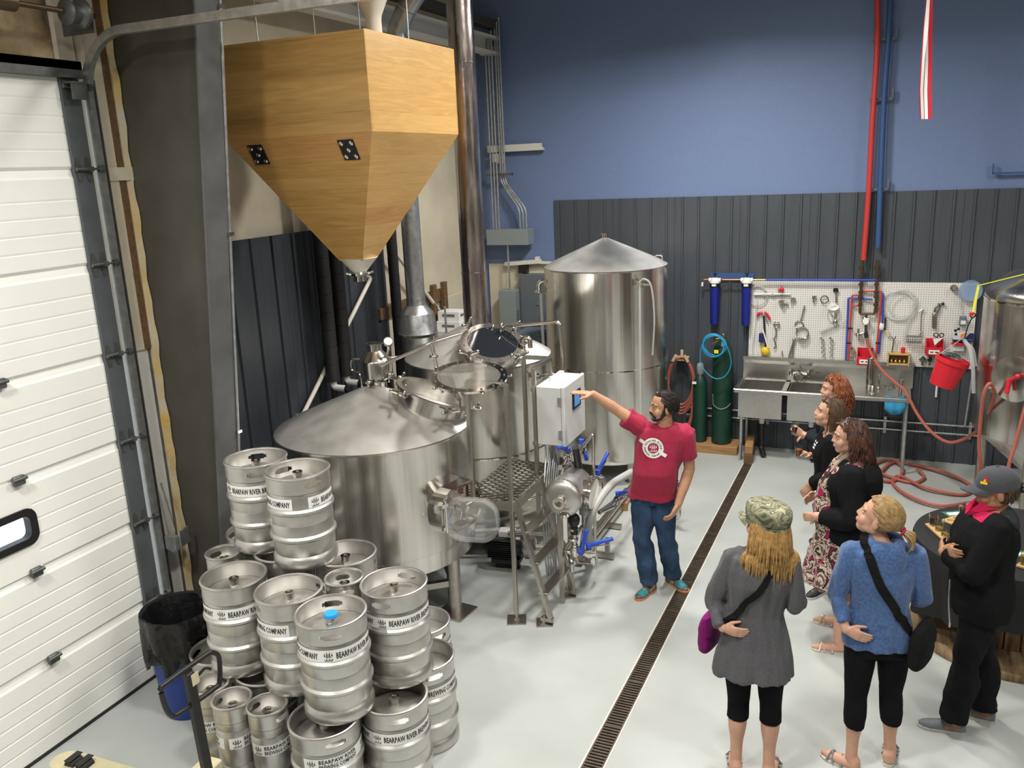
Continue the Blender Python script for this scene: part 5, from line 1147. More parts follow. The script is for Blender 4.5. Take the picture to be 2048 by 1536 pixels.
def strainer(label, c, R, hx_, hy_, nrmv):
    o = T_('strainer', label, 'strainer', c); mb = MB(); mb.torus(c, R, .006, nrmv, 28, 6); mb.build('rim', S_, o); mb = MB(); mb.lathe([(R, 0), (R*.8, -.02), (R*.4, -.035), (0, -.04)], c, nrmv, 22); mb.build('mesh_bowl', MATS['hose_grey'], o); MB().bar(c1(hx_[0], hy_[0], Yt), c1(hx_[1], hy_[1], Yt), .016, .006).build('handle', MATS['steel_frame'], o)
strainer('small steel strainer with its handle pointing up', c1(1120, 665, Yt), .048, (1135, 1175), (620, 465), (0, -1, .15))
strainer('larger round sieve with a pale mesh bowl', c1(1150, 748, Yt-.03), .068, (1095, 1065), (790, 815), (.15, -1, .25))
o = T_('tongs', 'open steel tongs hung on the pegboard above the sink', 'tongs', c1(1040, 1030, Yt)); mb = MB(); mb.sphere(c1(1066, 815, Yt), .02, 10, 6); mb.ring(smooth_path([c1(1062, 830, Yt), c1(1040, 900, Yt), c1(1000, 1030, Yt)], 5), .010, 8); mb.ring(smooth_path([c1(1066, 830, Yt), c1(1055, 930, Yt), c1(1042, 1030, Yt)], 5), .010, 8); mb.build('arms', MATS['steel_frame'], o)
mb = MB(); mb.bar(c1(945, 930, Yt), c1(943, 1030, Yt), .014, .010); mb.lathe([(0, -.006), (.016, -.006), (.016, .006), (0, .006)], c1(940, 1045, Yt), (0, 1, 0), 12); tool('spanner', mb, 'steel_frame', 'short steel spanner hung low beside the tongs', 'spanner')
for nm, x0, lab in (('hook_chain', 1355, 'twisted steel hook chain beside the blue upright tube'), ('hook_chain', 1450, 'twisted steel hook chain with its tail swinging aside')):
    mb = MB(); pts = [c1(x0+(18 if k % 2 else -12)-(k*1.2 if x0 > 1400 else -k), 800+k*24, Yt) for k in range(9)]; mb.ring(smooth_path(pts, 4), .0065, 7); mb.lathe([(0, -.006), (.014, -.006), (.014, .006), (0, .006)], pts[0], (0, 1, 0), 10); tool(nm, mb, 'steel_frame', lab, 'chain')
tool('hanging_tube', MB().ring(smooth_path([c1(690, 400, Yt), c1(665, 700, Yt), c1(640, 900, Yt), c1(660, 1080, Yt)], 6), .006, 6), 'hose_clear', 'thin clear tube dangling down to the sink back', 'tube')
# pipe stubs, red parts bins
mb = MB(); mb.cyl(c1(1665, 905, Yt), c1(1672, 930, Yt-.06), .022, seg=14); mb.cyl(c1(1655, 995, Yt), c1(1655, 1000, Yt-.03), .013, seg=10); mb.bar(c1(1662, 920, Yt), c1(1655, 995, Yt), .01, .01); tool('pipe_stub', mb, 'steel_frame', 'dull pipe stub poking out beside the first red parts bin', 'fitting')
def red_bin(c0, c1_, label):
    a, b = c0, c1_; w = b.x-a.x; h = a.z-b.z; o = T_('parts_bin', label, 'bin', V(((a.x+b.x)/2, Yt, b.z))); mb = MB(); y0, y1 = YP-.002, YP-.15
    mb.box(((a.x+b.x)/2, y0-.004, b.z+h/2), (w, .006, h)); mb.box(((a.x+b.x)/2, (y0+y1)/2, b.z+.003), (w*.9, y0-y1, .006)); mb.box(((a.x+b.x)/2, y1+.003, b.z+h*.28), (w*.92, .006, h*.55))
    for s in (a.x+.004, b.x-.004): mb.prism([(y1, b.z), (y0, b.z), (y0, a.z), (y1+.05, a.z-h*.1), (y1, b.z+h*.55)], .005, (s, 0, 0), (0, 1, 0), (0, 0, 1))
    mb.build('tray', MATS['red_plastic'], o); MB().box(((a.x+b.x)/2, y1-.001, b.z+h*.24), (w*.62, .002, h*.28)).build('label_card', MATS['label_white'], o)
    mb = MB(); 
    for k in (-1, 1): mb.box(((a.x+b.x)/2+k*w*.14, y1-.0025, b.z+h*.24), (w*.18, .002, h*.07))
    mb.build('print', MATS['ink'], o, kind='stuff'); return o
red_bin(c1(1715, 895), c1(1870, 1055), 'red parts bin with a white card beside the mixing manifold'); red_bin(c2(955, 870), c2(1135, 1040), 'red parts bin with scissors standing in it near the fermenter')
# right half
tool('clear_hose_coil', MB().torus(c2(650, 505, Yt), .165, .011, (.1, 1, 0), 36, 8).torus(c2(690, 480, Yt-.025), .15, .010, (-.15, 1, .05), 36, 8), 'hose_clear', 'big coil of clear hose hung on the pegboard', 'hose')
mb = MB(); mb.ring(smooth_path([c2(820, 480, Yt), c2(830, 600, Yt), c2(760, 700, Yt), c2(700, 900, Yt)], 6), .009, 8); tool('clear_hose_tail', mb, 'hose_clear', 'loose clear hose tail hanging under the coil', 'hose')
o = T_('spray_gun', 'white and yellow spray gun hung by the red tube', 'spray gun', c2(480, 830, Yt)); mb = MB(); mb.sphere(c2(462, 740, Yt), (.032, .03, .05), 12, 8); mb.build('body', MATS['white_plastic'], o); MB().bar(c2(505, 640, Yt), c2(498, 780, Yt), .016, .016).build('lance', MATS['black_plastic'], o); MB().bar(c2(520, 780, Yt), c2(540, 850, Yt), .014, .03).build('trigger', MATS['pallet_cream'], o)
o = T_('tap_wrench', 'chunky steel tap wrench with a black knob', 'wrench', c2(1045, 765, Yt)); MB().bar(c2(1050, 600, Yt), c2(1048, 760, Yt), .042, .02, bev=.005).build('grip', MATS['steel_frame'], o); mb = MB(); mb.ring(smooth_path([c2(1045, 600, Yt), c2(1060, 540, Yt), c2(1095, 490, Yt)], 6), .012, 8); mb.ring(smooth_path([c2(1075, 600, Yt), c2(1100, 540, Yt), c2(1110, 480, Yt)], 6), .010, 8); mb.sphere(c2(1050, 600, Yt), .026, 10, 8); mb.bar(c2(1085, 485, Yt), c2(1140, 488, Yt), .02, .014); mb.build('jaw', S_, o); MB().sphere(c2(1145, 487, Yt), .017, 10, 6).build('knob', MATS['black_plastic'], o)
mb = MB(); mb.cyl(c2(1262, 305, Yt), c2(1266, 310, Yt-.05), .026, seg=16); mb.cyl(c2(1264, 305, Yt+.02), c2(1266, 310, Yt-.02), .034, seg=16); tool('threaded_plug', mb, 'steel_polish', 'shiny round plug near the top right of the pegboard', 'fitting')
mb = MB(); mb.ring(smooth_path([c2(1275, 330, Yt), c2(1340, 400, Yt), c2(1345, 560, Yt), c2(1400, 680, Yt)], 6), .007, 6); tool('clear_line', mb, 'hose_clear', 'thin clear line curving down from the shiny plug', 'tube')
o = T_('plastic_dish', 'round translucent blue plastic dish leaning over the pegboard end', 'dish', c2(1455, 345, Yt-.03)); MB().lathe([(0, 0), (.10, 0), (.112, -.012), (.118, .0), (.112, .014), (.10, .010), (0, .010)], c2(1455, 345, Yt-.03), (.1, -1, .1), 32).build('disc', mat('blue_clear', (.28, .42, .62), .15, alpha=.5), o)
mb = MB(); mb.ring(smooth_path([c2(880, 570, Yt), c2(930, 550, Yt), c2(905, 610, Yt), c2(898, 800, Yt)], 6), .005, 6); mb.bar(c2(885, 830, Yt), c2(912, 800, Yt), .02, .01); tool('wire_hook', mb, 'steel_frame', 'thin bent wire hook beside the tap wrench', 'hook')
mb = MB(); a, b = c2(745, 845, Yt), c2(905, 915, Yt)
for z in (a.z, b.z): mb.ring([(a.x, YP-.01, z), (b.x, YP-.01, z), (b.x, YP-.08, z), (a.x, YP-.08, z)], .004, 6, closed=True)
for k in range(9): x = a.x+(b.x-a.x)*k/8; mb.cyl((x, YP-.08, a.z), (x, YP-.08, b.z), .003, seg=5); mb.cyl((x, YP-.08, b.z), (x, YP-.01, b.z), .003, seg=5)
mb.cyl((a.x, YP-.08, (a.z+b.z)/2), (b.x, YP-.08, (a.z+b.z)/2), .003, seg=5); tool('wire_basket', mb, 'galv_dark', 'small dark wire basket on the pegboard', 'basket')
o = T_('tool_rack', 'small wooden rack of little fittings over the drainboard', 'rack', c2(650, 1160, Yt)); a, b = c2(540, 1030, Yt), c2(760, 1160, Yt)
for z in (b.z+.01, a.z): MB().box(((a.x+b.x)/2, YP-.06, z), (b.x-a.x, .11, .014)).build('plank', MATS['wood_flight'], o)
for x in (a.x, b.x): MB().box((x, YP-.06, (a.z+b.z)/2), (.014, .11, a.z-b.z+.02)).build('plank', MATS['wood_flight'], o)
MB().box(((a.x+b.x)/2, YP-.005, (a.z+b.z)/2), (b.x-a.x, .008, a.z-b.z)).build('back_board', MATS['wood_pine'], o)
mb = MB(); p = c2(700, 1010, YP-.06); mb.cyl((p.x, p.y, a.z+.007), (p.x, p.y, a.z+.05), .022, seg=12); mb.sphere((p.x, p.y, a.z+.055), .024, 10, 8); tool('red_stopper', mb, 'red_plastic', 'round red stopper standing on the wooden rack', 'stopper')
mb = MB(); p = c2(580, 1000, YP-.05); mb.cyl((p.x, p.y, a.z+.007), (p.x+.01, p.y, a.z+.15), .009, seg=8); mb.cyl((p.x+.01, p.y, a.z+.15), (p.x-.015, p.y, a.z+.19), .006, seg=6); mb.cyl((p.x+.01, p.y, a.z+.15), (p.x+.03, p.y, a.z+.20), .006, seg=6); tool('pliers', mb, 'steel_frame', 'grey pliers standing in the wooden rack', 'pliers')
for k, cx in enumerate((572, 620, 665, 715)): mb = MB(); p = c2(cx, 1140, YP-.06); mb.lathe([(0, 0), (.018, 0), (.020, .02), (.012, .03), (.012, .05), (0, .05)], (p.x, p.y, b.z+.018), seg=12); tool('brass_fitting', mb, 'brass', 'little brass fitting lined up inside the wooden rack', 'fitting')
o = T_('scissors', 'black-handled scissors standing in a red parts bin', 'scissors', c2(1090, 900, YP-.08)); mb = MB(); mb.torus(c2(1068, 835, YP-.08), .022, .006, (.2, 1, 0), 16, 6); mb.torus(c2(1130, 838, YP-.08), .022, .006, (-.2, 1, 0), 16, 6); mb.bar(c2(1075, 855, YP-.08), c2(1105, 880, YP-.08), .012, .01); mb.bar(c2(1125, 858, YP-.08), c2(1105, 880, YP-.08), .012, .01); mb.build('handles', MATS['black_plastic'], o); MB().bar(c2(1105, 880, YP-.08), c2(1080, 1000, YP-.08), .02, .004).build('blades', S_, o)
mb = MB(); a = c2(1035, 880, YP-.12); mb.prism([(0, 0), (.10, .02), (.02, -.07)], .003, a, (1, 0, 0), (0, 0, 1)); tool('paper_tag', mb, 'label_white', 'folded white paper tag sticking out of a red parts bin', 'tag')
for k, (cx, r) in enumerate(((920, .036), (1000, .03))): 
    o = T_('steel_valve_body', ['square-faced steel valve body hung under the red parts bin', 'round steel valve body hung under the red parts bin'][k], 'valve', c2(cx, 1110, Yt)); p = c2(cx, 1105, YP-.04); MB().lathe([(0, -.04), (r*.8, -.04), (r, -.03), (r, .03), (r*.8, .04), (0, .04)], p, (0, 1, 0) if k else (.2, 1, 0), 4 if k == 0 else 18).build('body', MATS['galv_dark' if k == 0 else 'steel_polish'], o); MB().cyl(p, p+V((0, 0, -.07)), .013, seg=8).build('stem', S_, o)
o = T_('test_kit_box', 'grey and navy test kit box with round black knobs near the fermenter', 'box', c2(1370, 890, Yt)); a, b = c2(1258, 790, YP-.01), c2(1480, 890, YP-.01); MB().box(((a.x+b.x)/2, YP-.05, (a.z+b.z)/2), (b.x-a.x, .09, a.z-b.z), bev=.005).build('case', MATS['box_grey'], o); MB().box(((a.x+b.x)/2, YP-.055, b.z+.005), ((b.x-a.x)*1.02, .09, .02)).build('base', MATS['navy'], o); MB().box((b.x-.045, YP-.097, (a.z+b.z)/2+.01), (.08, .006, .07)).build('panel', MATS['navy'], o)
for cx, cy in ((1285, 785), (1320, 768), (1290, 825)): MB().sphere(c2(cx, cy, YP-.09), .016, 10, 6).build('knob', MATS['black_plastic'], o)
MB().lathe([(0, 0), (.03, 0), (.026, .008), (0, .01)], c2(1375, 845, YP-.096), (0, -1, 0), 16).build('badge', MATS['orange'], o)
mb = MB(); a = c2(1365, 680, YP-.06); mb.box(a, (.07, .05, .11), bev=.008); o = tool('sanitiser_bottle', mb, 'tote_grey', 'squarish blue-grey bottle hung beside the yellow strap', 'bottle'); MB().box(a+V((.005, -.027, -.01)), (.05, .002, .04)).build('label', MATS['label_white'], o)
mb = MB(); mb.bar(c2(1240, 925, YP-.10), c2(1375, 945, YP-.10), .03, .03, bev=.004); tool('red_marker', mb, 'red_plastic', 'red pencil case lying across the wall shelf by the fermenter', 'case')
o = T_('wall_shelf_box', 'white and navy carton on the wall below the test kit', 'box', c2(1320, 1000, Yt)); a, b = c2(1258, 905, YP-.01), c2(1375, 1005, YP-.01); MB().box(((a.x+b.x)/2, YP-.04, (a.z+b.z)/2-.008), (b.x-a.x, .07, a.z-b.z-.02), bev=.003).build('case', MATS['label_white'], o); MB().box(((a.x+b.x)/2, YP-.04, a.z-.01), (b.x-a.x+.004, .074, .02)).build('lid', MATS['navy'], o)
# ---------------------------------------------------------------- three-bay sink
sk = thing('steel_sink', 'stainless two-basin commercial sink with drainboard under the pegboard', 'sink', (-.5, WY-.35, 0))
SS = MATS['sink_steel']; sy0, sy1, sz = 9.80, WY-.035, .87; sx0, sx1, sx2 = -1.52, -.42, .36
MB().box(((sx0+sx2)/2+.02, sy1-.012, (sz+1.12)/2), (sx2-sx0, .024, 1.12-sz)).build('backsplash', SS, sk)
MB().prism([(0, 0), (.05, .05), (.05, .09), (0, .09)], sx2-sx0, (sx2+.02, sy1-.024, 1.08), (0, -1, 0), (0, 0, 1)).build('splash_lip', SS, sk)
bw = (sx1-sx0)/2
for k in range(2):
    xa, xb = sx0+.045+bw*k, sx0+bw*(k+1)-.02+(.02 if k else 0); ya, yb = sy0+.05, sy1-.06; d = .33; mb = MB(); t = .004
    mb.box(((xa+xb)/2, ya, sz-d/2), (xb-xa, t, d)); mb.box(((xa+xb)/2, yb, sz-d/2), (xb-xa, t, d)); mb.box((xa, (ya+yb)/2, sz-d/2), (t, yb-ya, d)); mb.box((xb, (ya+yb)/2, sz-d/2), (t, yb-ya, d)); mb.box(((xa+xb)/2, (ya+yb)/2, sz-d), (xb-xa, yb-ya, t)); mb.build('basin', SS, sk)
    mb = MB(); mb.cyl(((xa+xb)/2, (ya+yb)/2, sz-d-.14), ((xa+xb)/2, (ya+yb)/2, sz-d), .03, seg=14); mb.build('drain_tail', MATS['white_plastic'], sk)
    MB().ring(bend_path([((xa+xb)/2, (ya+yb)/2, sz-d-.13), ((xa+xb)/2, (ya+yb)/2, .10), ((xa+xb)/2+.05, (ya+yb)/2-.1, .04)], .05), .032, 12).build('drain_pipe', MATS['black_plastic'], sk)
mb = MB(); mb.bar((sx0, sy0+.015, sz), (sx2, sy0+.015, sz), .05, .045, bev=.008); mb.bar((sx0+.012, sy0, sz), (sx0+.012, sy1, sz), .05, .045, bev=.008); mb.box((sx0+bw, (sy0+sy1)/2, sz+.003), (.055, sy1-sy0-.05, .012)); mb.box(((sx0+sx1)/2, sy1-.04, sz+.003), (sx1-sx0, .05, .012)); mb.box((sx1+.015, (sy0+sy1)/2, sz+.003), (.05, sy1-sy0-.05, .012)); mb.build('rim', SS, sk)
MB().box(((sx1+sx2)/2, (sy0+sy1)/2, sz-.005), (sx2-sx1, sy1-sy0-.02, .012)).build('drainboard', SS, sk)
for x, y in ((sx0+.08, sy0+.06), (sx0+.08, sy1-.08), (sx1-.05, sy0+.06), (sx1-.05, sy1-.08), (sx2-.04, sy0+.08), (sx2-.04, sy1-.08)): MB().cyl((x, y, 0), (x, y, sz-.02 if x > sx1 else sz-.3), .019, seg=12).build('leg', MATS['galv'], sk)
fc = c1(1125, 1165, sy1-.05); mb = MB(); mb.cyl(fc+V((-.115, 0, .0)), fc+V((.115, 0, 0)), .013, seg=10)
for s in (-1, 1): mb.lathe([(0, -.02), (.022, -.02), (.024, .02), (.014, .04), (0, .04)], fc+V((s*.10, 0, 0)), (0, -.3, 1), 14); mb.bar(fc+V((s*.10, -.01, .04)), fc+V((s*.10+.055, -.03, .05)), .014, .01)
mb.torus(fc+V((0, -.07, -.03)), .055, .011, (0, 1, .2), 24, 8); mb.cyl(fc, fc+V((0, -.05, .07)), .013, seg=8); mb.build('tap', S_, sk)
MB().box(c1(1310, 1150, sy1-.026), (.045, .004, .006)).build('slot', MATS['black_rubber'], sk)
# on the drainboard
DZ = sz+.002
def dpos(px_, py_): return onz(px_, py_, DZ)
def dthing(mb, name, m, label, cat): return one(name, mb, MATS[m], label, cat, 'things on the drainboard')
p = V((-.07, WY-.20, DZ)); mb = MB(); mb.lathe([(0, 0), (.042, 0), (.042, .36), (.036, .375), (0, .375)], p, seg=24); dthing(mb, 'sanitising_tube', 'steel_polish', 'tall stainless tube standing on the drainboard', 'tube')
for k, (x, y) in enumerate(((1744, 787), (1757, 777))):
    p = dpos(x, y); mb = MB(); h = (.10, .17)[k]; r = (.03, .015)[k]; mb.lathe([(0, 0), (r, 0), (r*1.1, .01), (r*.6, .02), (r*.6, h*.8), (r, h), (0, h)], p, seg=18); dthing(mb, 'steel_fitting', 'steel_polish', ['squat bright steel fitting on the drainboard', 'slender bright steel pin standing on the drainboard'][k], 'fitting')
for k, (x, y) in enumerate(((1766, 779), (1775, 781), (1784, 777), (1773, 772))):
    p = dpos(x, y); mb = MB(); mb.lathe([(0, 0), (.019, 0), (.023, .055), (.020, .055), (.016, .006), (0, .006)], p, seg=14); dthing(mb, 'tasting_glass', 'glass', 'small empty tasting glass drying on the drainboard', 'glass')
p = dpos(1801, 785); mb = MB(); mb.lathe([(0, 0), (.018, 0), (.018, .12), (.03, .125), (.03, .15), (.012, .16), (0, .16)], p, seg=16); dthing(mb, 'spray_nozzle', 'steel_tube', 'steel spray nozzle upright at the end of the drainboard', 'nozzle')
rag = MB(); rp = dpos(1790, 795); pts = []; n = 12
for j in range(9):
    for i in range(n+1):
        u_ = i/n; v_ = j/8; x = rp.x-.10+.21*u_; y = sy0+.12-.15*v_; z = DZ+.012+.012*math.sin(u_*9+v_*4)
        if v_ > .75: z = DZ-.004-.16*(v_-.75)/.25*(.5+.5*math.sin(u_*2.6+.3)); y = sy0-.02+.008*math.sin(u_*14)
        pts.append(V((x, y, z)))
rag.add(pts, [[j*(n+1)+i, j*(n+1)+i+1, (j+1)*(n+1)+i+1, (j+1)*(n+1)+i] for j in range(8) for i in range(n)], True); o = one('cleaning_cloth', rag, MATS['rag_blue'], 'crumpled blue cleaning cloth hanging over the drainboard edge', 'cloth')
sd_ = o.modifiers.new('s', 'SOLIDIFY'); sd_.thickness = .004
# conduits low on the wall behind
lw = thing('low_wall_pipes', 'pair of thin horizontal pipes low along the ribbed far wall', 'pipe', (0, WY-.03, .4))
for z in (.46, .36): MB().cyl((-2.2, WY-.035, z), (1.9, WY-.035, z), .012, seg=8).build('tube', MATS['galv'], lw)
for x in (-1.2, .12, 1.0): MB().box((x, WY-.02, .41), (.03, .03, .20)).build('bracket', MATS['galv'], lw)
a = ony(1938, 760, WY-.03); MB().cyl((a.x, WY-.04, .46), (a.x+.03, WY-.04, 1.1), .013, seg=8).build('riser', MATS['galv'], lw)
a = ony(1874, 770, WY-.03); one('cable_conduit', MB().cyl((a.x, WY-.03, .78), (a.x, WY-.03, 1.12), .012, seg=8), MATS['white_plastic'], 'short white conduit drop on the ribbed wall under the red bucket', 'conduit')
# ---------------------------------------------------------------- gas cylinders and hoses beside the tall tank
pl = one('timber_plinth', MB().box((-1.86, 10.17, .05), (.72, .34, .10), bev=.005), MATS['wood_pine'], 'low timber plinth under the green gas cylinders', 'plinth')
def gas(x, y, r, h, label, capm):
    o = thing('gas_cylinder', label, 'gas cylinder', (x, y, .102), 'green gas cylinders by the sink'); z = .102
    MB().lathe([(0, z), (r-.01, z), (r, z+.012), (r, z+h-.16), (r*.93, z+h-.10), (r*.65, z+h-.04), (r*.36, z+h-.005), (r*.33, z+h), (0, z+h)], (x, y, 0), seg=32).build('body', MATS['gas_green'], o)
    return o, z+h
g1_, zt1 = gas(-1.985, 10.16, .085, .86, 'short dark green gas cylinder with a pale valve cap', 0)
MB().lathe([(.034, 0), (.045, .02), (.045, .10), (.038, .13), (.02, .145), (0, .147)], (-1.985, 10.16, zt1-.01), seg=20).build('valve_cap', MATS['elec_grey'], g1_)
MB().box((-2.04, 10.075, zt1-.10), (.05, .006, .03)).build('sticker', MATS['label_white'], g1_)
g2_, zt2 = gas(-1.72, 10.17, .118, 1.28, 'tall dark green gas cylinder wrapped with a coil of blue hose', 0)
mb = MB(); mb.cyl((-1.72, 10.17, zt2-.01), (-1.72, 10.17, zt2+.07), .016, seg=10); mb.cyl((-1.72, 10.17, zt2+.04), (-1.80, 10.14, zt2+.02), .011, seg=8); mb.cyl((-1.72, 10.17, zt2+.04), (-1.66, 10.13, zt2+.05), .010, seg=8); mb.sphere((-1.72, 10.17, zt2+.07), .02, 10, 6); mb.build('valve', MATS['brass'], g2_)
mb = MB(); rn = []
for k in range(25): t = -2.6+2.2*k/24; rn.append(V((-1.72+.123*math.cos(t), 10.17+.123*math.sin(t), .62-.06*math.sin(PI*k/24)+(.10 if k < 2 else 0))))
mb.ring(rn, .006, 6); one('safety_chain', mb, MATS['galv'], 'thin safety chain looped around the tall green cylinder', 'chain')
bh = thing('blue_hose_coil', 'coil of bright blue hose hung over the tall green cylinder', 'hose', tuple(ony(1430, 700, 9.98)))
mb = MB(); pts = []; c0 = ony(1429, 690, 10.0); 
for k in range(6*28+1):
    t = 2*PI*k/28; rr_ = .122+.010*math.sin(k*.37)+.004*(k/28 % 3); pts.append(c0+V((rr_*math.cos(t)+.006*math.sin(k*.11), -.035+.012*math.sin(k*.05)*3, rr_*math.sin(t)+.008*math.sin(k*.07))))
mb.ring(pts, .0065, 7)
mb.build('coil', MATS['hose_blue'], bh)
MB().ring(smooth_path([c0+V((.11, -.03, .05)), c0+V((.17, -.03, -.05)), c0+V((.20, -.02, -.22)), c0+V((.14, -.03, -.36)), c0+V((.03, -.04, -.40)), c0+V((-.09, -.03, -.33)), c0+V((-.16, -.02, -.20)), c0+V((-.15, -.02, -.02)), c0+V((-.08, -.03, .10))], 6), .0055, 7).build('loose_loop', MATS['hose_blue'], bh)
mb = MB(); mb.bar(c0+V((-.03, -.04, .02)), c0+V((.04, -.04, .06)), .012, .012); mb.build('brass_end', MATS['brass'], bh); MB().box(c0+V((.03, -.045, -.07)), (.05, .01, .04)).build('tag', MATS['yellow_strap'], bh)
# red hose coil on a wall hanger
rh = thing('red_hose_coil', 'oval coil of red hose on a wall hanger behind the man', 'hose', tuple(ony(1363, 770, 10.28)))
cc0 = ony(1362, 762, 10.25)
mb = MB(); pts = []
for k in range(5*36+1):
    t = 2*PI*k/36+PI/2; a = .155+.010*((k//36) % 3); b = .30+.02*((k//36) % 4); pts.append(cc0+V((a*math.cos(t), -.03+.03*(k/180), b*math.sin(t)-.02*((k//36) % 4))))
mb.ring(pts, .0135, 8); mb.build('coil', MATS['hose_red'], rh)
for dz in (.40, .52): MB().ring([cc0+V((.15*math.cos(t), -.02, -.06-dz*.5+(.30+dz*.22)*math.sin(t))) for t in [PI+PI*k/20 for k in range(21)]], .0135, 8).build('low_loop', MATS['hose_red'], rh)
for dx, rz in ((-.075, .5), (.02, 0), (.075, -.5)): MB().box(cc0+V((dx, -.05, .30+(.06 if dx == .02 else 0))), (.035, .02, .10), Matrix.Rotation(rz, 3, 'Y'), bev=.004).build('hanger_finger', MATS['tan'], rh)
MB().box(cc0+V((0, .05, .28)), (.16, .16, .03)).build('hanger_base', MATS['tan'], rh)
o = thing('timber_offcuts', 'stacked timber blocks on the floor by the sink leg', 'timber', (-1.37, 9.95, 0))
MB().box((-1.36, 9.98, .055), (.10, .46, .11), .12, bev=.004).build('block', MATS['wood_dark'], o); MB().box((-1.35, 9.99, .163), (.09, .44, .10), .08, bev=.004).build('block', MATS['wood_pine'], o)
# ---------------------------------------------------------------- red wash-down hose across to the fermenter and on the floor
def hs_px(L, Y): return [ony(x, y, Y) for x, y in L]
mb = MB(); P0 = [ony(1733, 676, YM-.02), ony(1742, 706, YM-.06), ony(1762, 738, 10.1), ony(1790, 765, 9.95), ony(1810, 782, 9.8), ony(1836, 830, 9.65), ony(1865, 866, 9.5), ony(1900, 885, 9.4), ony(1940, 872, 9.25), ony(1965, 848, 9.05), ony(1980, 820, 8.85), ony(1989, 787, 8.66), ony(1980, 767, 8.60), ony(1968, 787, 8.58), ony(1962, 830, 8.60), ony(1958, 890, 8.62), ony(1961, 930, 8.64), V((.99, 8.78, .12)), V((1.0, 8.6, .03)), V((1.0, 8.3, .02))]
hz0 = 0.02
fl = [(1960, 1008), (1880, 1012), (1815, 990), (1785, 965), (1800, 952), (1850, 975), (1925, 990), (1942, 972), (1890, 945), (1800, 925), (1770, 935), (1762, 955), (1785, 963), (1805, 945), (1800, 928), (1775, 920), (1748, 930), (1752, 942), (1820, 965), (1848, 955), (1835, 938), (1790, 915), (1750, 890), (1742, 900)]
FP = []
for k, (x, y) in enumerate(fl):
    p = onz(x, y, .02+.012*(k % 3)); FP.append(p)
FP = [p for p in FP if p.y < 10.3]
mb.ring(smooth_path(P0+FP, 7), .0165, 9)
one('washdown_hose', mb, MATS['hose_red'], 'long red wash-down hose from the manifold to the fermenter and coiled on the floor', 'hose', org=(.5, 9.6, 0))
mb = MB(); mb.ring(smooth_path([ony(2062, 780, 8.55), ony(2046, 830, 8.5), ony(2030, 890, 8.45), ony(2016, 940, 8.4), V((1.13, 8.38, .05)), V((1.2, 8.2, .02)), V((1.6, 8.1, .02))], 7), .0165, 9); one('red_hose_drop', mb, MATS['hose_red'], 'second red hose hanging from the fermenter manway to the floor', 'hose', org=(1.2, 8.4, 0))
# ---------------------------------------------------------------- conical fermenter at the right edge
FX, FY, FR = 1.60, 9.22, .70
ft = thing('fermenter', 'conical stainless fermenter on legs with a round manway and red handle', 'tank', (FX, FY, 0))
MB().lathe([(FR-.04, .78), (FR, .82), (FR, 2.12), (FR-.01, 2.17), (FR-.05, 2.22), (FR*.75, 2.32), (FR*.4, 2.40), (0, 2.43)], (FX, FY, 0), seg=80).build('shell', MATS['steel'], ft)
MB().lathe([(FR, 2.10), (FR+.006, 2.105), (FR+.006, 2.12), (FR, 2.125)], (FX, FY, 0), seg=80).build('weld_band', MATS['steel_polish'], ft)
MB().lathe([(.06, .22), (.07, .24), (FR-.02, .80), (FR-.04, .80)], (FX, FY, 0), seg=80).build('cone_bottom', MATS['steel'], ft)
for k in range(4): t = PI/4+k*PI/2+.35; px_, py_ = FX+.62*math.cos(t), FY+.62*math.sin(t); MB().cyl((px_, py_, 0), (px_, py_, .95), .045, seg=16).build('leg', MATS['steel_frame'], ft)
mwd = nrm((-.62, -.8, 0)); mc = V((FX, FY, 1.45))+mwd*(FR-.02)
mb = MB(); mb.lathe([(0, .0), (.19, .0), (.19, .05), (.21, .055), (.21, .075), (.17, .085), (.08, .10), (0, .105)], mc, mwd, 36); md = mb.build('manway_door', MATS['steel_tube'], ft)
tg_ = mwd.cross(V((0, 0, 1))).normalized()
mb = MB(); mb.cyl(mc+mwd*.14, mc+mwd*.14+tg_*-.07+V((0, 0, .05)), .017, seg=10); mb.cyl(mc+mwd*.14, mc+mwd*.16+V((0, 0, -.12)), .02, seg=10); mb.sphere(mc+mwd*.14-tg_*.07+V((0, 0, .05)), .024, 10, 8); mb.build('red_handle', MATS['red_plastic'], md)
mb = MB(); q = ony(1980, 775, 8.72); mb.cyl(q+V((.05, .35, 0)), q, .022, seg=12); clamp(mb, q+V((.01, .05, 0)), (.1, -1, 0), .035); mb.cyl(q+V((-.02, 0, 0)), q+V((.06, 0, 0)), .012, seg=8); mb.build('sample_port', S_, ft)
lt = ony(2022, 530, 9.0); MB().torus(V((FX-.34, FY-.25, 2.39)), .04, .01, (1, -.5, 0), 18, 6).build('lifting_eye', MATS['hose_grey'], ft)
ys = thing('yellow_strap', 'bright yellow strap from the fermenter shoulder holding a hook', 'strap', tuple(ony(1950, 600, 9.0)))
s0 = V((FX-.38, FY-.27, 2.375)); s1 = ony(1957, 571, 9.02); s2 = ony(1946, 624, 8.98)
mb = MB(); mb.bar(s0, s1, .025, .006); mb.bar(s1, s2, .022, .006, up=(0, 1, 0)); mb.build('webbing', MATS['yellow_strap'], ys)
mb = MB(); mb.torus(s2+V((0, 0, -.03)), .022, .006, (0, 1, 0), 16, 6); mb.ring(smooth_path([s2+V((.0, 0, -.05)), s2+V((-.03, 0, -.13)), s2+V((-.05, 0, -.25))], 5), .006, 6); mb.build('snap_hook', MATS['black_plastic'], ys)
MB().box(s2+V((-.012, -.01, -.02)), (.035, .02, .03)).build('hook_gate', MATS['red_plastic'], ys)
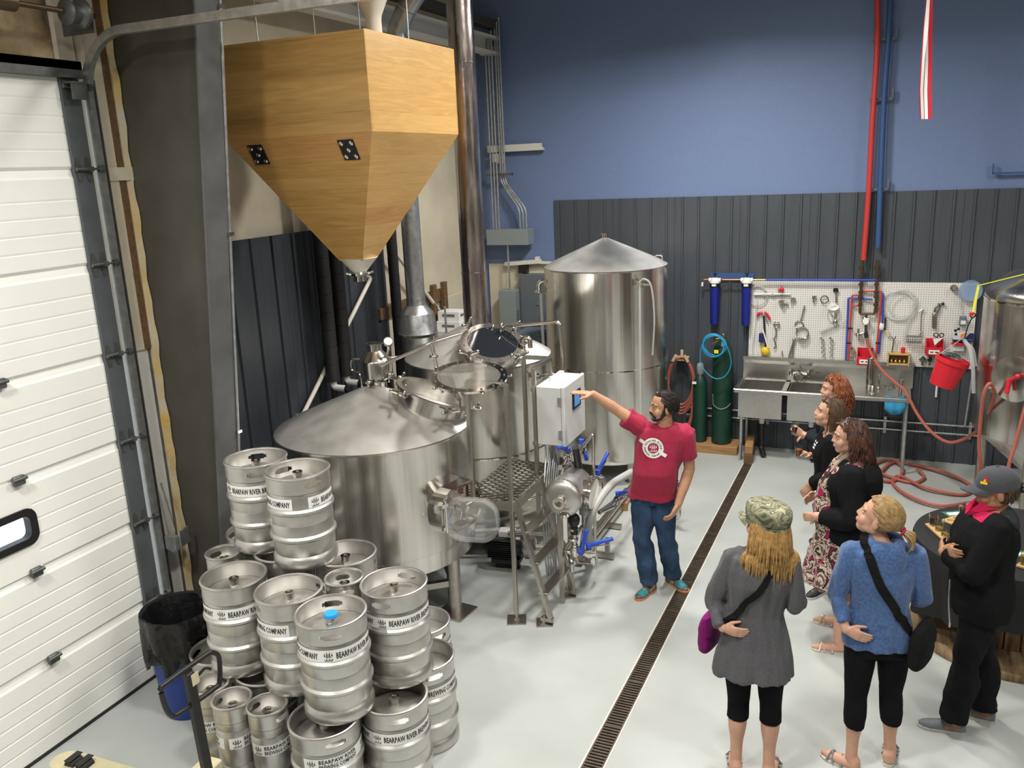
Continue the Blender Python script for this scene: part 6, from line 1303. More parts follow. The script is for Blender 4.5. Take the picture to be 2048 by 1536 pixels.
# red bucket hanging tilted, with clear hoses
bk = thing('red_bucket', 'red plastic bucket hanging tilted against the fermenter', 'bucket', tuple(ony(1898, 775, 9.12)))
bt_, bb_ = ony(1907, 717, 9.12), ony(1885, 768, 9.12); bax = nrm(bb_-bt_); bL = (bb_-bt_).length*1.05
MB().lathe([(.148, 0), (.157, .0), (.157, .045), (.145, .05), (.118, bL), (0, bL), (0, bL-.006), (.11, bL-.006), (.138, .05)], bt_, bax, 40).build('pail', MATS['red_plastic'], bk)
mb = MB(); u, w = perp(bax); mb.ring(smooth_path([bt_+V((-.14, 0, .03)), bt_+V((.0, -.02, .15)), ony(1944, 660, 9.0), s2+V((-.05, 0, -.25))], 6), .005, 6); mb.build('bail', MATS['hose_grey'], bk)
MB().lathe([(.10, -.02), (.06, -.05), (.02, -.06), (0, -.06)], bt_-V((.02, 0, 0)), bax, 20).build('bowl_inside', S_, bk)
one('clear_tube_pair', MB().ring(smooth_path([ony(1928, 680, 8.98), ony(1940, 700, 8.95), ony(1946, 740, 8.92), ony(1947, 786, 8.92)], 6), .018, 9).ring(smooth_path([ony(1930, 684, 9.0), ony(1945, 700, 8.98), ony(1951, 732, 8.97)], 6), .018, 9), MATS['hose_clear'], 'pair of cloudy clear tubes dangling beside the red bucket', 'tube')
# folded flag hanging from the roof in front of the blue wall
fgp = 8.6; fg = MB(); cols = []
flag = thing('folded_flag', 'narrow folded red and white striped flag hanging from the roof', 'flag', tuple(ony(1850, 238, fgp)))
edge = [(-60, 1852, 1866), (0, 1852, 1866), (60, 1846, 1865), (120, 1842, 1864), (180, 1838, 1863), (238, 1840, 1864)]
def strip(f0, f1, m, dy, name):
    mb = MB(); vs = []
    for (y, xa, xb) in edge:
        for f in (f0(y), f1(y)): vs.append(ony(xa+(xb-xa)*f, y, fgp+dy+.012*math.sin(y*.03+f*5)))
    n = len(edge); fs = [[2*i, 2*i+1, 2*i+3, 2*i+2] for i in range(n-1)]; bk_ = [p+V((0, .004, 0)) for p in vs]; o_ = len(vs)
    fs += [[o_+2*i, o_+2*i+2, o_+2*i+3, o_+2*i+1] for i in range(n-1)]+[[2*i, 2*i+2, o_+2*i+2, o_+2*i] for i in range(n-1)]+[[2*i+1, o_+2*i+1, o_+2*i+3, 2*i+3] for i in range(n-1)]
    mb.add(vs+bk_, fs, True); mb.build(name, MATS[m], flag)
strip(lambda y: 0.0, lambda y: .12, 'flag_red', 0, 'red_stripe'); strip(lambda y: .10, lambda y: .34 if y > 60 else .55, 'flag_white', -.008, 'white_stripe'); strip(lambda y: .30 if y > 60 else .5, lambda y: .42 if y > 60 else .55, 'flag_red', -.003, 'red_stripe'); strip(lambda y: .40 if y > 60 else .52, lambda y: .70 if 60 < y < 240 else .60, 'flag_white', -.010, 'white_stripe'); strip(lambda y: .66 if y > 60 else .55, lambda y: 1.0, 'flag_red', -.014, 'red_stripe')
a = ony(1858, -60, fgp); MB().cyl(a, (a.x, a.y, 6.38), .004, seg=6).build('cord', MATS['hose_grey'], flag)
# ================================================================ CABLE SPOOL TABLE with black cloth
tx, ty, tr_, tz = .984, 6.562, .66, .75
sp_ = thing('cable_spool_table', 'big wooden cable spool on end serving as a table', 'table', (tx, ty, 0))
MB().lathe([(0, .0), (.645, .0), (.65, .01), (.65, .05), (.645, .06), (0, .06)], (tx, ty, 0), seg=64).build('lower_flange', MATS['wood_spool'], sp_)
MB().lathe([(0, tz-.07), (.64, tz-.07), (.645, tz-.06), (.645, tz-.015), (.64, tz-.01), (0, tz-.01)], (tx, ty, 0), seg=64).build('upper_flange', MATS['wood_spool'], sp_)
for k in range(20):
    t0 = 2*PI*k/20; mb = MB(); c = V((tx+.32*math.cos(t0), ty+.32*math.sin(t0), tz/2)); mb.box(c, (.03, .094, tz-.13), t0); mb.build('drum_stave', MATS['wood_spool'], sp_)
MB().cyl((tx+.10, ty-.45, .06), (tx+.10, ty-.45, tz-.07), .01, seg=8).build('tie_rod', MATS['bronze'], sp_)
mb = MB(); rings = []; ns = 96
for i, (r, z) in enumerate(((.02, tz), (.30, tz), (.55, tz), (.645, tz), (.66, tz-.006), (.668, tz-.03), (.672, tz-.12), (.676, tz-.24), (.680, tz-.36))):
    rg = []
    for k in range(ns):
        t = 2*PI*k/ns; drop = 1.0+.45*max(0, math.cos(t-3.6))-.25*max(0, math.cos(t+1.1)); d = max(0, (tz-.03-z)); rr_ = r+(d*.10)*(math.sin(t*11)+.5*math.sin(t*7+1)+.4*math.sin(t*17+2)); zz = tz-.03-(tz-.03-z)*drop if z < tz-.03 else z
        rg.append(V((tx+rr_*math.cos(t), ty+rr_*math.sin(t), max(zz+.006, .08))))
    rings.append(rg)
mb.loft(rings, caps=False); mb.add([V((tx, ty, tz+.006))]+rings[0], [[0, 1+k, 1+(k+1) % ns] for k in range(ns)], True)
cl_ = one('table_cloth', mb, MATS['table_cloth'], 'black round cloth draped over the cable spool table', 'tablecloth', org=(tx, ty, .1))
TZ_ = tz+.008
def tz_p(x, y): return onz(x, y, TZ_)
def flight(pa, pb, w, label):
    a, b = tz_p(*pa), tz_p(*pb); o = thing('flight_board', label, 'tasting board', tuple((a+b)/2), 'tasting boards on the table'); MB().bar(a+V((0, 0, .009)), b+V((0, 0, .009)), w, .017, bev=.003).build('board', MATS['wood_flight'], o)
    mb = MB()
    for f in (.14, .38, .62, .86): mb.lathe([(0, 0), (.028, 0), (.028, .001), (0, .001)], a.lerp(b, f)+V((0, 0, .0178)), seg=18)
    mb.build('cup_recesses', MATS['wood_pine'], o, kind='stuff'); return a, b
def beer(p, m, fill, label):
    o = thing('beer_taster', label, 'glass', tuple(p), 'beer tasters')
    MB().lathe([(0, 0), (.024, 0), (.026, .004), (.033, .085), (.031, .085), (.0235, .008), (0, .008)], p, seg=20).build('tumbler', MATS['glass'], o)
    if fill: MB().lathe([(0, .009), (.0228, .009), (.0228+.0072*fill, .009+.07*fill), (0, .009+.07*fill)], p, seg=18).build('beer', MATS[m], o)
    return o
fa, fb = flight((1861, 1050), (1908, 1092), .085, 'pale tasting board with four glasses slanting across the black tablecloth')
for f, m, fl_, lb in ((.10, 'beer_dark', .75, 'beer taster of black beer at the end of the slanting tasting board'), (.36, 'beer_gold', .25, 'nearly empty beer taster second on the slanting tasting board'), (.62, 'beer_gold', .2, 'nearly empty beer taster third on the slanting tasting board'), (.86, 'beer_gold', 0, 'empty beer taster nearest the woman with crossed arms')): beer(fa.lerp(fb, f)+V((0, 0, .019)), m, fl_, lb)
fa, fb = flight((1893, 1047), (1945, 1030), .085, 'pale tasting board at the far side of the black table')
beer(fa.lerp(fb, .62)+V((0, 0, .019)), 'beer_dark', .8, 'beer taster of dark red beer on the far tasting board'); beer(fa.lerp(fb, .9)+V((0, 0, .019)), 'beer_gold', 0, 'empty beer taster at the end of the far tasting board')
fa, fb = flight((2037, 1130), (2100, 1150), .085, 'pale tasting board behind the back of the woman in the cap')
beer(fa.lerp(fb, .2)+V((0, 0, .019)), 'beer_gold', .8, 'beer taster of golden beer behind the woman in the cap')
for k, (x, y, rz) in enumerate(((1908, 1028, .5), (2036, 1108, .2))):
    p = tz_p(x, y); o = one('menu_card', MB().box(p+V((0, 0, .002)), (.15, .10, .002), rz), MATS['menu_green'], ['green menu card by the far tasting board', 'green menu card behind the woman in the cap'][k], 'card', 'menu cards'); MB().box(p+V((0, 0, .0035)), (.10, .05, .001), rz).build('print', MATS['label_white'], o)
# ================================================================ PEOPLE
from mathutils import noise as mnoise
def skinmat(name, c): return mat(name, c, .5, 0, noise=.10, nscale=25, sss=.08, spec=.35)
skinmat('skin_a', (.50, .27, .165)); skinmat('skin_b', (.60, .345, .245)); skinmat('skin_tan', (.42, .215, .125))
mat('hair_dark', (.018, .013, .010), .42, 0, noise=.5, nscale=60); mat('hair_red', (.26, .075, .02), .45, 0, noise=.5, nscale=40, col2=(.13, .035, .012)); mat('hair_brown', (.085, .045, .022), .42, 0, noise=.5, nscale=40, col2=(.04, .022, .012))
mat('hair_auburn', (.10, .035, .020), .42, 0, noise=.6, nscale=18, col2=(.022, .011, .009)); mat('hair_blond', (.50, .31, .11), .42, 0, noise=.55, nscale=45, col2=(.25, .13, .04)); mat('hair_ash', (.42, .28, .12), .42, 0, noise=.6, nscale=45, col2=(.20, .12, .05))
mat('lip', (.42, .13, .11), .45); mat('eye_white', (.50, .46, .42), .35); mat('iris', (.03, .02, .015), .2)
def cloth(name, c, n=.12, ns=60, **k): return mat(name, c, .9, 0, noise=n, nscale=ns, bump=.25, bscale=180, sheen=.12 if max(c) > .08 else 0.0, spec=.12, **k)
cloth('crimson_knit', (.36, .028, .065)); mat('denim', (.045, .085, .16), .85, 0, noise=.55, nscale=7, col2=(.022, .042, .085), bump=.2, bscale=220, spec=.2)
cloth('grey_knit', (.105, .105, .115), .25, 120); mat('blue_heather', (.075, .15, .34), .9, 0, noise=.5, nscale=70, col2=(.045, .085, .20), bump=.3, bscale=160, sheen=.3, spec=.2)
cloth('black_fleece', (.010, .010, .011), .2); cloth('black_tights', (.008, .008, .010), .1); cloth('navy_jacket', (.02, .026, .034), .2); cloth('pink_shirt', (.62, .02, .10), .1); cloth('dark_trousers', (.012, .012, .014), .15); cloth('charcoal_hood', (.045, .05, .055), .2); cloth('cap_grey', (.075, .078, .09), .2, 150)
cloth('magenta_bag', (.20, .008, .13), .2); cloth('black_leather', (.012, .012, .012), .2); cloth('beige_top', (.42, .38, .28), .1)
mat('sole_white', (.55, .54, .50), .6); mat('shoe_grey', (.16, .18, .20), .6); mat('shoe_teal', (.03, .20, .24), .6); mat('shoe_black', (.02, .02, .022), .6); mat('shoe_brown', (.10, .085, .07), .6); mat('sandal_gold', (.62, .52, .42), .3, .5); mat('sole_orange', (.55, .22, .09), .6)
def patchmat(name, cols, scale, rough=.8):
    m = bpy.data.materials.new(name); m.use_nodes = True; nt = m.node_tree; b = nt.nodes['Principled BSDF']; N = nt.nodes.new; L = nt.links.new
    tc = N('ShaderNodeTexCoord'); nz = N('ShaderNodeTexNoise'); nz.inputs['Scale'].default_value = scale; nz.inputs['Detail'].default_value = 3.5; nz.inputs['Distortion'].default_value = .8; L(tc.outputs['Object'], nz.inputs[0])
    rp = N('ShaderNodeValToRGB'); rp.color_ramp.interpolation = 'CONSTANT'; e = rp.color_ramp.elements
    while len(e) < len(cols): e.new(.5)
    for i, (p, c) in enumerate(cols): e[i].position = p; e[i].color = (*c, 1)
    L(nz.outputs['Fac'], rp.inputs[0]); L(rp.outputs[0], b.inputs['Base Color']); b.inputs['Roughness'].default_value = rough; b.inputs['Specular IOR Level'].default_value = .2; MATS[name] = m
patchmat('floral', [(0, (.30, .008, .08)), (.36, (.045, .025, .018)), (.44, (.50, .40, .35)), (.49, (.11, .065, .045)), (.54, (.55, .45, .40)), (.58, (.06, .033, .024)), (.63, (.38, .010, .10))], 10)
patchmat('camo', [(0, (.07, .075, .05)), (.40, (.17, .175, .11)), (.50, (.30, .29, .19)), (.56, (.12, .125, .085)), (.64, (.38, .36, .25))], 14)
DG = bpy.context.evaluated_depsgraph_get
def vox(mb, name, m, parent, size=.008, smooth=6, fold=0.0, fs=(9, 9, 3.5), dec=.5, seed=0):
    """merge overlapping closed shapes into one continuous skin"""
    off = wloc(parent); me = mb.mesh('tmp', off)
    bm = bmesh.new(); bm.from_mesh(me); bmesh.ops.recalc_face_normals(bm, faces=bm.faces); bm.to_mesh(me); bm.free()
    o = bpy.data.objects.new('tmp', me); COL.objects.link(o)
    r = o.modifiers.new('r', 'REMESH'); r.mode = 'VOXEL'; r.voxel_size = size; r.use_smooth_shade = True
    if smooth: s = o.modifiers.new('s', 'SMOOTH'); s.factor = .5; s.iterations = smooth
    if dec < 1: d = o.modifiers.new('d', 'DECIMATE'); d.ratio = dec
    dg = DG(); dg.update(); out = bpy.data.meshes.new_from_object(o.evaluated_get(dg)); bpy.data.objects.remove(o); bpy.data.meshes.remove(me)
    if fold:
        out.update(); nv = [v.normal.copy() for v in out.vertices]
        for v, n in zip(out.vertices, nv):
            c = v.co; v.co = c+n*fold*(mnoise.noise((c.x*fs[0]+seed, c.y*fs[1], c.z*fs[2]))+.5*mnoise.noise((c.x*fs[0]*2.3, c.y*fs[1]*2.3+seed, c.z*fs[2]*1.6)))
    out.name = name; out.materials.clear(); out.materials.append(m); out.polygons.foreach_set('use_smooth', [True]*len(out.polygons)); out.update()
    ob = bpy.data.objects.new(name, out); COL.objects.link(ob); ob.parent = parent; return ob
def chain(mb, pts, rad, seg=12, sub=4, flat=False):
    """tapered limb with rounded ends through points"""
    P = [V(p) for p in pts]; n = len(P); Q = []; R = []
    for i in range(n-1):
        for k in range(sub):
            t = k/sub; tt = t*t*(3-2*t); Q.append(P[i].lerp(P[i+1], t)); R.append(rad[i]*(1-tt)+rad[i+1]*tt)
    Q.append(P[-1]); R.append(rad[-1])
    d0 = nrm(Q[0]-Q[1]); d1 = nrm(Q[-1]-Q[-2])
    pre = [(Q[0]+d0*R[0]*f, R[0]*g) for f, g in ((.96, .25), (.7, .71), (.38, .92))]; post = [(Q[-1]+d1*R[-1]*f, R[-1]*g) for f, g in ((.38, .92), (.7, .71), (.96, .25))]
    A = pre+list(zip(Q, R))+([] if flat else post)
    mb.ring([a for a, b in A], [b for a, b in A], seg)
def ell(c, u, v, a, b, n=24, pw=2.0):
    out = []
    for k in range(n):
        t = 2*PI*k/n; ct, st_ = math.cos(t), math.sin(t); out.append(V(c)+u*(a*math.copysign(abs(ct)**(2/pw), ct))+v*(b*math.copysign(abs(st_)**(2/pw), st_)))
    return out
def ellipsoid(mb, c, ax, r, seg=14, rings=10):
    """ax: three unit axes, r: three radii"""
    i0 = len(mb.v); mb.sphere((0, 0, 0), 1, seg, rings)
    for i in range(i0, len(mb.v)): p = mb.v[i]; mb.v[i] = V(c)+ax[0]*(p.x*r[0])+ax[1]*(p.y*r[1])+ax[2]*(p.z*r[2])
def hand(mb, wrist, d, palm, side, L=.175, curl=.5, spread=.10, thumb=.7):
    """d finger direction, palm = direction the palm faces, side = +1 if the thumb lies on +(d x palm)"""
    d = nrm(d); palm = V(palm); palm = nrm(palm-d*palm.dot(d)); w = d.cross(palm)*side; wrist = V(wrist); k = L/.175
    mb.loft([ell(wrist+d*z*k, w, palm, a*k, b*k, 14, 2.4) for z, a, b in ((-.02, .022, .017), (.012, .027, .017), (.04, .036, .017), (.07, .040, .015), (.088, .037, .012), (.094, .025, .008))])
    for i, (off, ln) in enumerate(((.029, .068), (.010, .078), (-.010, .073), (-.028, .058))):
        p = wrist+d*.082*k+w*off*k; dd = nrm(d+w*off*spread*28*.12); cv = curl*(1+.12*i); pts = [p]; rr = [.0092*k]
        for j, f in enumerate((.45, .31, .24)):
            ang = cv*(.55, 1.0, 1.5)[j]; q = dd*math.cos(ang)+palm*math.sin(ang); pts.append(pts[-1]+q*ln*f*k); rr.append((.0088, .0080, .0068)[j]*k)
        chain(mb, pts, rr, 8, 2)
    t0 = wrist+d*.025*k+w*.024*k; td = nrm(d*.75+w*thumb+palm*.35); t1 = t0+td*.038*k; td2 = nrm(d*.95+w*.35*thumb+palm*(.25+curl*.3)); t2 = t1+td2*.030*k; chain(mb, [t0, t1, t2, t2+td2*.022*k], [.0145*k, .0115*k, .0098*k, .008*k], 8, 2)
class Person:
    def __init__(s, label, base, h, face, girth=1.0, male=False, skin='skin_b'):
        s.h = h; s.k = h/1.70; s.hk = s.k*(1.05 if male else 1.08); s.g = girth; s.male = male; s.skin = MATS[skin]; base = V((base[0], base[1], 0)); s.base = base
        s.o = thing('person', label, 'person', base)
        f = nrm((face[0], face[1], 0)); s.f = f; s.r = V((f.y, -f.x, 0)); s.z = V((0, 0, 1)); k = s.k
        s.J = {}; sw = .175 if male else .155
        def L(x, y, z): return base+s.r*x*k+f*y*k+s.z*z*k
        s.L = L
        s.J.update(pel=L(0, 0, .88), waist=L(0, 0, 1.05), chest=L(0, .01, 1.28), neck=L(0, -.005, 1.44), head=L(0, .02, 1.578))
        for n, sg in (('R', 1), ('L', -1)):
            s.J['hip'+n] = L(.085*sg, 0, .86); s.J['knee'+n] = L(.09*sg, .015, .47); s.J['ank'+n] = L(.09*sg, -.02, .085); s.J['sh'+n] = L(sw*sg, -.01, 1.385); s.J['elb'+n] = L((sw+.05)*sg, -.03, 1.10); s.J['wr'+n] = L((sw+.05)*sg, .04, .86); s.J['toe'+n] = nrm(f+s.r*.25*sg)
        s.hy = f; s.hz = s.z
    def torso(s, grow=0.0, z0=.80, z1=1.46, hem=0.0, belly=0.0, shift=0.0, n=28):
        """elliptic sections following the spine; returns rings"""
        J = s.J; k = s.k; g = s.g
        if s.male: T = [(.78, .150, .105), (.88, .168, .118), (.97, .160, .118), (1.06, .158, .118), (1.16, .165, .118), (1.26, .178, .122), (1.35, .182, .112), (1.41, .150, .090), (1.445, .085, .070), (1.47, .062, .060)]
        else: T = [(.78, .160, .110), (.88, .180, .122), (.97, .160, .112), (1.06, .140, .102), (1.15, .145, .108), (1.25, .158, .124), (1.33, .160, .108), (1.395, .140, .085), (1.435, .075, .064), (1.465, .055, .055)]
        out = []
        for z, a, b in T:
            if z < z0-.001 or z > z1+.001: continue
            t = (z-.88)/(1.44-.88)
            c = J['pel'].lerp(J['neck'], t) if t < 0 else (J['pel'].lerp(J['waist'], t/.304) if t < .304 else (J['waist'].lerp(J['chest'], (t-.304)/(.714-.304)) if t < .714 else J['chest'].lerp(J['neck'], (t-.714)/(1-.714))))
            gg = g if z < 1.38 else 1+(g-1)*.4
            w = max(0, 1-abs(z-1.05)/.25)*belly
            out.append(ell(c+s.f*(w*.5+shift), s.r, s.f, (a*gg+grow)*k, (b*gg+grow+w*.5)*k, n, 2.25))
        return out
    def face_axes(s, dirv, up=(0, 0, 1)):
        s.hy = nrm(dirv); up = V(up); s.hx = s.hy.cross(up).normalized(); s.hz = s.hx.cross(s.hy).normalized()
    def body(s, handR=None, handL=None, bare_feet=False, size=.0052):
        mb = MB(); J = s.J; k = s.k; g = s.g; gl = 1+(g-1)*.6
        mb.loft(s.torso(-.006))
        for n in 'RL':
            chain(mb, [J['hip'+n], J['hip'+n].lerp(J['knee'+n], .45), J['knee'+n], J['knee'+n].lerp(J['ank'+n], .32)+s.f*-.012, J['knee'+n].lerp(J['ank'+n], .75), J['ank'+n]], [.082*k*gl, .074*k*gl, .053*k*gl, .055*k*gl, .036*k*gl, .034*k], 14)
            t = J['toe'+n]; a = J['ank'+n]; b = V((a.x, a.y, .03)); chain(mb, [a, b-t*.03+V((0, 0, .01)), b+t*.05, b+t*.12-V((0, 0, .006)), b+t*.165-V((0, 0, .010))], [.035*k, .036*k, .038*k, .032*k, .018*k], 12)
            chain(mb, [J['sh'+n], J['sh'+n].lerp(J['elb'+n], .4), J['elb'+n], J['elb'+n].lerp(J['wr'+n], .3), J['wr'+n]], [r_*k*gl*(1.14 if s.male else 1) for r_ in (.050, .046, .037, .038, .026)], 12)
        for n, hh in (('R', handR), ('L', handL)):
            if hh is None: hh = dict(d=J['wr'+n]-J['elb'+n], palm=(J['pel']-J['wr'+n])*V((1, 1, 0)), curl=.5)
            sg = hh.get('side')
            if sg is None: sg = 1
            hand(mb, J['wr'+n], hh['d'], hh['palm'], sg, .160*k if not s.male else .19*k, hh.get('curl', .5), hh.get('spread', .1), hh.get('thumb', .7))
        # neck and head
        H = J['head']; x, y, z = s.hx, s.hy, s.hz; kb_ = k; k = s.hk
        chain(mb, [J['neck']-V((0, 0, .05*k)), H-y*.015*k-z*.07*k], [.058*k if s.male else .050*k, .052*k if s.male else .045*k], 14)
        A = (x, y, z)
        ellipsoid(mb, H+z*.028*k-y*.012*k, A, (.074*k, .094*k, .085*k), 18, 14)          # cranium
        ellipsoid(mb, H-z*.030*k+y*.030*k, A, (.058*k, .060*k, .082*k), 16, 12)           # face mass
        ellipsoid(mb, H-z*.082*k+y*.050*k, A, (.038*k, .034*k, .026*k), 12, 8)            # chin
        for sg in (-1, 1):
            ellipsoid(mb, H-z*.032*k+y*.054*k+x*.036*k*sg, A, (.026*k, .026*k, .032*k))    # cheek
            ellipsoid(mb, H-z*.062*k+y*.012*k+x*.042*k*sg, A, (.018*k, .045*k, .024*k))    # jaw
            ellipsoid(mb, H-z*.012*k-y*.006*k+x*.077*k*sg, (nrm(x+y*.4*sg), y, z), (.008*k, .018*k, .031*k))  # ear
        ellipsoid(mb, H+z*.022*k+y*.073*k, A, (.052*k, .016*k, .012*k))                    # brow
        chain(mb, [H+z*.016*k+y*.083*k, H-z*.012*k+y*.093*k, H-z*.025*k+y*.0985*k], [.0068*k, .0082*k, .0092*k], 10, 2)   # nose
        for sg in (-1, 1): ellipsoid(mb, H-z*.029*k+y*.089*k+x*.011*k*sg, A, (.007*k, .009*k, .007*k), 8, 6)
        ellipsoid(mb, H-z*.055*k+y*.082*k, A, (.024*k, .014*k, .014*k))                    # mouth mound
        b = vox(mb, 'body', s.skin, s.o, size, 3, dec=.5)
        for sg in (-1, 1):
            e = MB(); c = H+z*.004*k+y*.0735*k+x*.031*k*sg; ellipsoid(e, c, A, (.0115*k, .0085*k, .0048*k), 10, 8); eo = e.build('eye', MATS['eye_white'], s.o)
            e = MB(); ellipsoid(e, c+y*.005*k, A, (.0058*k, .0045*k, .0050*k), 10, 8); e.build('iris', MATS['iris'], eo)
        e = MB(); e.ring(smooth_path([H-z*.054*k+y*.083*k-x*.022*k, H-z*.051*k+y*.0905*k-x*.008*k, H-z*.051*k+y*.0905*k+x*.008*k, H-z*.054*k+y*.083*k+x*.022*k], 4), .0038*k, 7); e.ring(smooth_path([H-z*.056*k+y*.083*k-x*.021*k, H-z*.061*k+y*.0895*k, H-z*.056*k+y*.083*k+x*.021*k], 5), .004*k, 7); e.build('lips', MATS['lip'], s.o)
        return b
    def brows(s, m):
        H = s.J['head']; x, y, z = s.hx, s.hy, s.hz; k = s.hk
        for sg in (-1, 1): MB().ring(smooth_path([H+z*.025*k+y*.086*k+x*.012*k*sg, H+z*.030*k+y*.083*k+x*.030*k*sg, H+z*.022*k+y*.069*k+x*.050*k*sg], 4), [.0042*k]*5+[.003*k]*4, 6).build('eyebrow', m, s.o)
    def top(s, name, m, grow, z0, sleeve=1.0, z1=1.42, hem=None, sleeve_r=.0, belly=0.0, cuffs=None, fold=.012, size=.0095, extra=None, shift=0.0, fs=(9, 9, 3.5), seed=0, parent=None, neckdrop=0):
        """upper garment: torso shell plus sleeves; hem = list of (z, a, b) rings continuing below"""
        mb = MB(); J = s.J; k = s.k; rings = s.torso(grow, z0, z1, belly=belly, shift=shift)
        if hem:
            pre = [ell(J['pel']+s.z*(z-.88)*k+s.f*(fy+shift)*k, s.r, s.f, a*k, b*k, 28, 2.2) for z, a, b, fy in hem]; rings = pre+rings
        mb.loft(rings); gl = 1+(s.g-1)*.6
        for n in 'RL':
            S, E, W_ = J['sh'+n], J['elb'+n], J['wr'+n]
            if sleeve <= 1.0: P = [S+(J['neck']-S)*.30+V((0, 0, -.01)), S, S.lerp(E, sleeve*.5), S.lerp(E, sleeve)]; R = [.055, .060+sleeve_r, .058+sleeve_r, .060+sleeve_r]
            else: t = sleeve-1; P = [S+(J['neck']-S)*.30+V((0, 0, -.01)), S, S.lerp(E, .5), E, E.lerp(W_, t*.5), E.lerp(W_, t)]; R = [.055, .060+sleeve_r, .057+sleeve_r, .050+sleeve_r, .046+sleeve_r*.8, .039+sleeve_r*.6]
            R = [r*k*gl for r in R]; Q = []; rr = []
            chain(mb, P, R, 14, flat=True)
        if extra: extra(mb)
        return vox(mb, name, m, parent or s.o, size, 4, fold, fs, .55, seed)
    def legs_cover(s, name, m, grow, zend, flare=0.0, fold=.008, zt=.97, size=.0095, gap=None):
        mb = MB(); J = s.J; k = s.k; gl = 1+(s.g-1)*.6
        mb.loft(s.torso(grow*.35, .78, zt))
        for n in 'RL':
            H_, K_, A_ = J['hip'+n], J['knee'+n], J['ank'+n]
            P = [H_, H_.lerp(K_, .45), K_, K_.lerp(A_, .32)-s.f*.012, K_.lerp(A_, .75), A_]; R = [.086, .076, .055, .057, .038, .036]; R = [r*k*gl+grow+(flare*max(0, i-2)/3) for i, r in enumerate(R)]
            # cut at zend
            Q = []; rr = []
            for i in range(len(P)):
                if P[i].z > zend: Q.append(P[i]); rr.append(R[i])
                else:
                    t = (P[i-1].z-zend)/(P[i-1].z-P[i].z); Q.append(P[i-1].lerp(P[i], t)); rr.append(R[i-1]*(1-t)+R[i]*t); break
            mb.ring(smooth_path([Q[0]+V((0, 0, .03))]+Q, 4), [0]+[0], 3) if False else None
            pts = []; rad = []
            for i in range(len(Q)-1):
                for q in range(5): t = q/5; pts.append(Q[i].lerp(Q[i+1], t)); rad.append(rr[i]*(1-t)+rr[i+1]*t)
            pts.append(Q[-1]); rad.append(rr[-1]); mb.ring(pts, rad, 16)
        return vox(mb, name, m, s.o, size, 3, fold, (14, 14, 9), .55)
    def shoe(s, n, upper, sole, accent=None, L=.27):
        a = s.J['ank'+n]; t = s.J['toe'+n]; w = V((t.y, -t.x, 0)); k = s.k; b = V((a.x, a.y, 0))-t*.075*k; sh = []
        prof = [(0, .026), (.03, .036), (.08, .038), (.14, .041), (.19, .046), (.23, .042), (.26, .027), (.272, .012)]
        mb = MB(); ou = [(x*k, y*k) for x, y in prof]+[(x*k, -y*k) for x, y in prof[::-1]]
        mb.prism(ou, .018, b, t, w) if t.cross(w).z > 0 else mb.prism([(x, -y) for x, y in ou], .018, b, t, -w)
        so = mb.build('shoe_sole', MATS[sole], s.o)
        rg = []
        for x, y, zt in ((.004, .024, .075), (.03, .034, .095), (.075, .036, .098), (.115, .037, .085), (.155, .040, .066), (.20, .043, .054), (.24, .034, .046), (.266, .012, .034)):
            c = b+t*x*k; rg.append([c+w*y*k*math.cos(th)+V((0, 0, .018+(zt-.018)*math.sin(th))) for th in [PI*q/10 for q in range(11)]])
        mb = MB(); mb.loft(rg); up = mb.build('shoe_upper', MATS[upper], s.o)
        if accent:
            mb = MB(); rg2 = [[p+(p-V((b.x, b.y, .0))-t*(p-b).dot(t)).normalized()*.003 for p in r[1:-1]] for r in rg[4:7]]; mb.loft(rg2, caps=False); mb.build('toe_panel', MATS[accent], up)
            mb = MB()
            for q in range(4): c = b+t*(.10+.022*q)*k+V((0, 0, .088-.008*q)); mb.cyl(c-w*.022*k, c+w*.022*k, .003, seg=6)
            mb.build('laces', MATS[sole], up, kind='stuff')
    def sandal(s, n, m='sandal_gold'):
        a = s.J['ank'+n]; t = s.J['toe'+n]; w = V((t.y, -t.x, 0)); k = s.k; b = V((a.x, a.y, 0))-t*.06*k
        prof = [(0, .022), (.03, .034), (.10, .032), (.17, .042), (.215, .036), (.24, .016)]; ou = [(x*k, y*k) for x, y in prof]+[(x*k, -y*k) for x, y in prof[::-1]]
        so = (MB().prism(ou, .014, b, t, w) if t.cross(w).z > 0 else MB().prism([(x, -y) for x, y in ou], .014, b, t, -w)).build('sandal_sole', MATS['sole_white'], s.o)
        for x0, x1 in ((.15, .19), (.19, .15), (.10, .12)):
            mb = MB(); mb.ring(smooth_path([b+t*x0*k-w*.042*k+V((0, 0, .012)), b+t*(x0+x1)/2*k+V((0, 0, .064)), b+t*x1*k+w*.042*k+V((0, 0, .012))], 6), .007, 6); mb.build('sandal_strap', MATS[m], so)
    # ------------------------------------------------------------ hair
    def hairdo(s, m, n=170, length=.30, part=(0, .2, 1), wave=.012, freq=30, rad=.011, spread=.35, face_open=.62, seed=1, vol=1.10, shoulder=True, keep=None, cap=True, lowest=-.55):
        rnd = random.Random(seed); J = s.J; k = s.hk; H = J['head']; x, y, z = s.hx, s.hy, s.hz; c0 = H+z*.024*k-y*.012*k; R = V((.078*k, .099*k, .090*k))*vol
        mb = MB(); part = V(part)
        def inside(p, sc=1.0):
            q = p-c0; return (q.dot(x)/(R.x*sc))**2+(q.dot(y)/(R.y*sc))**2+(q.dot(z)/(R.z*sc))**2
        made = 0; tries = 0
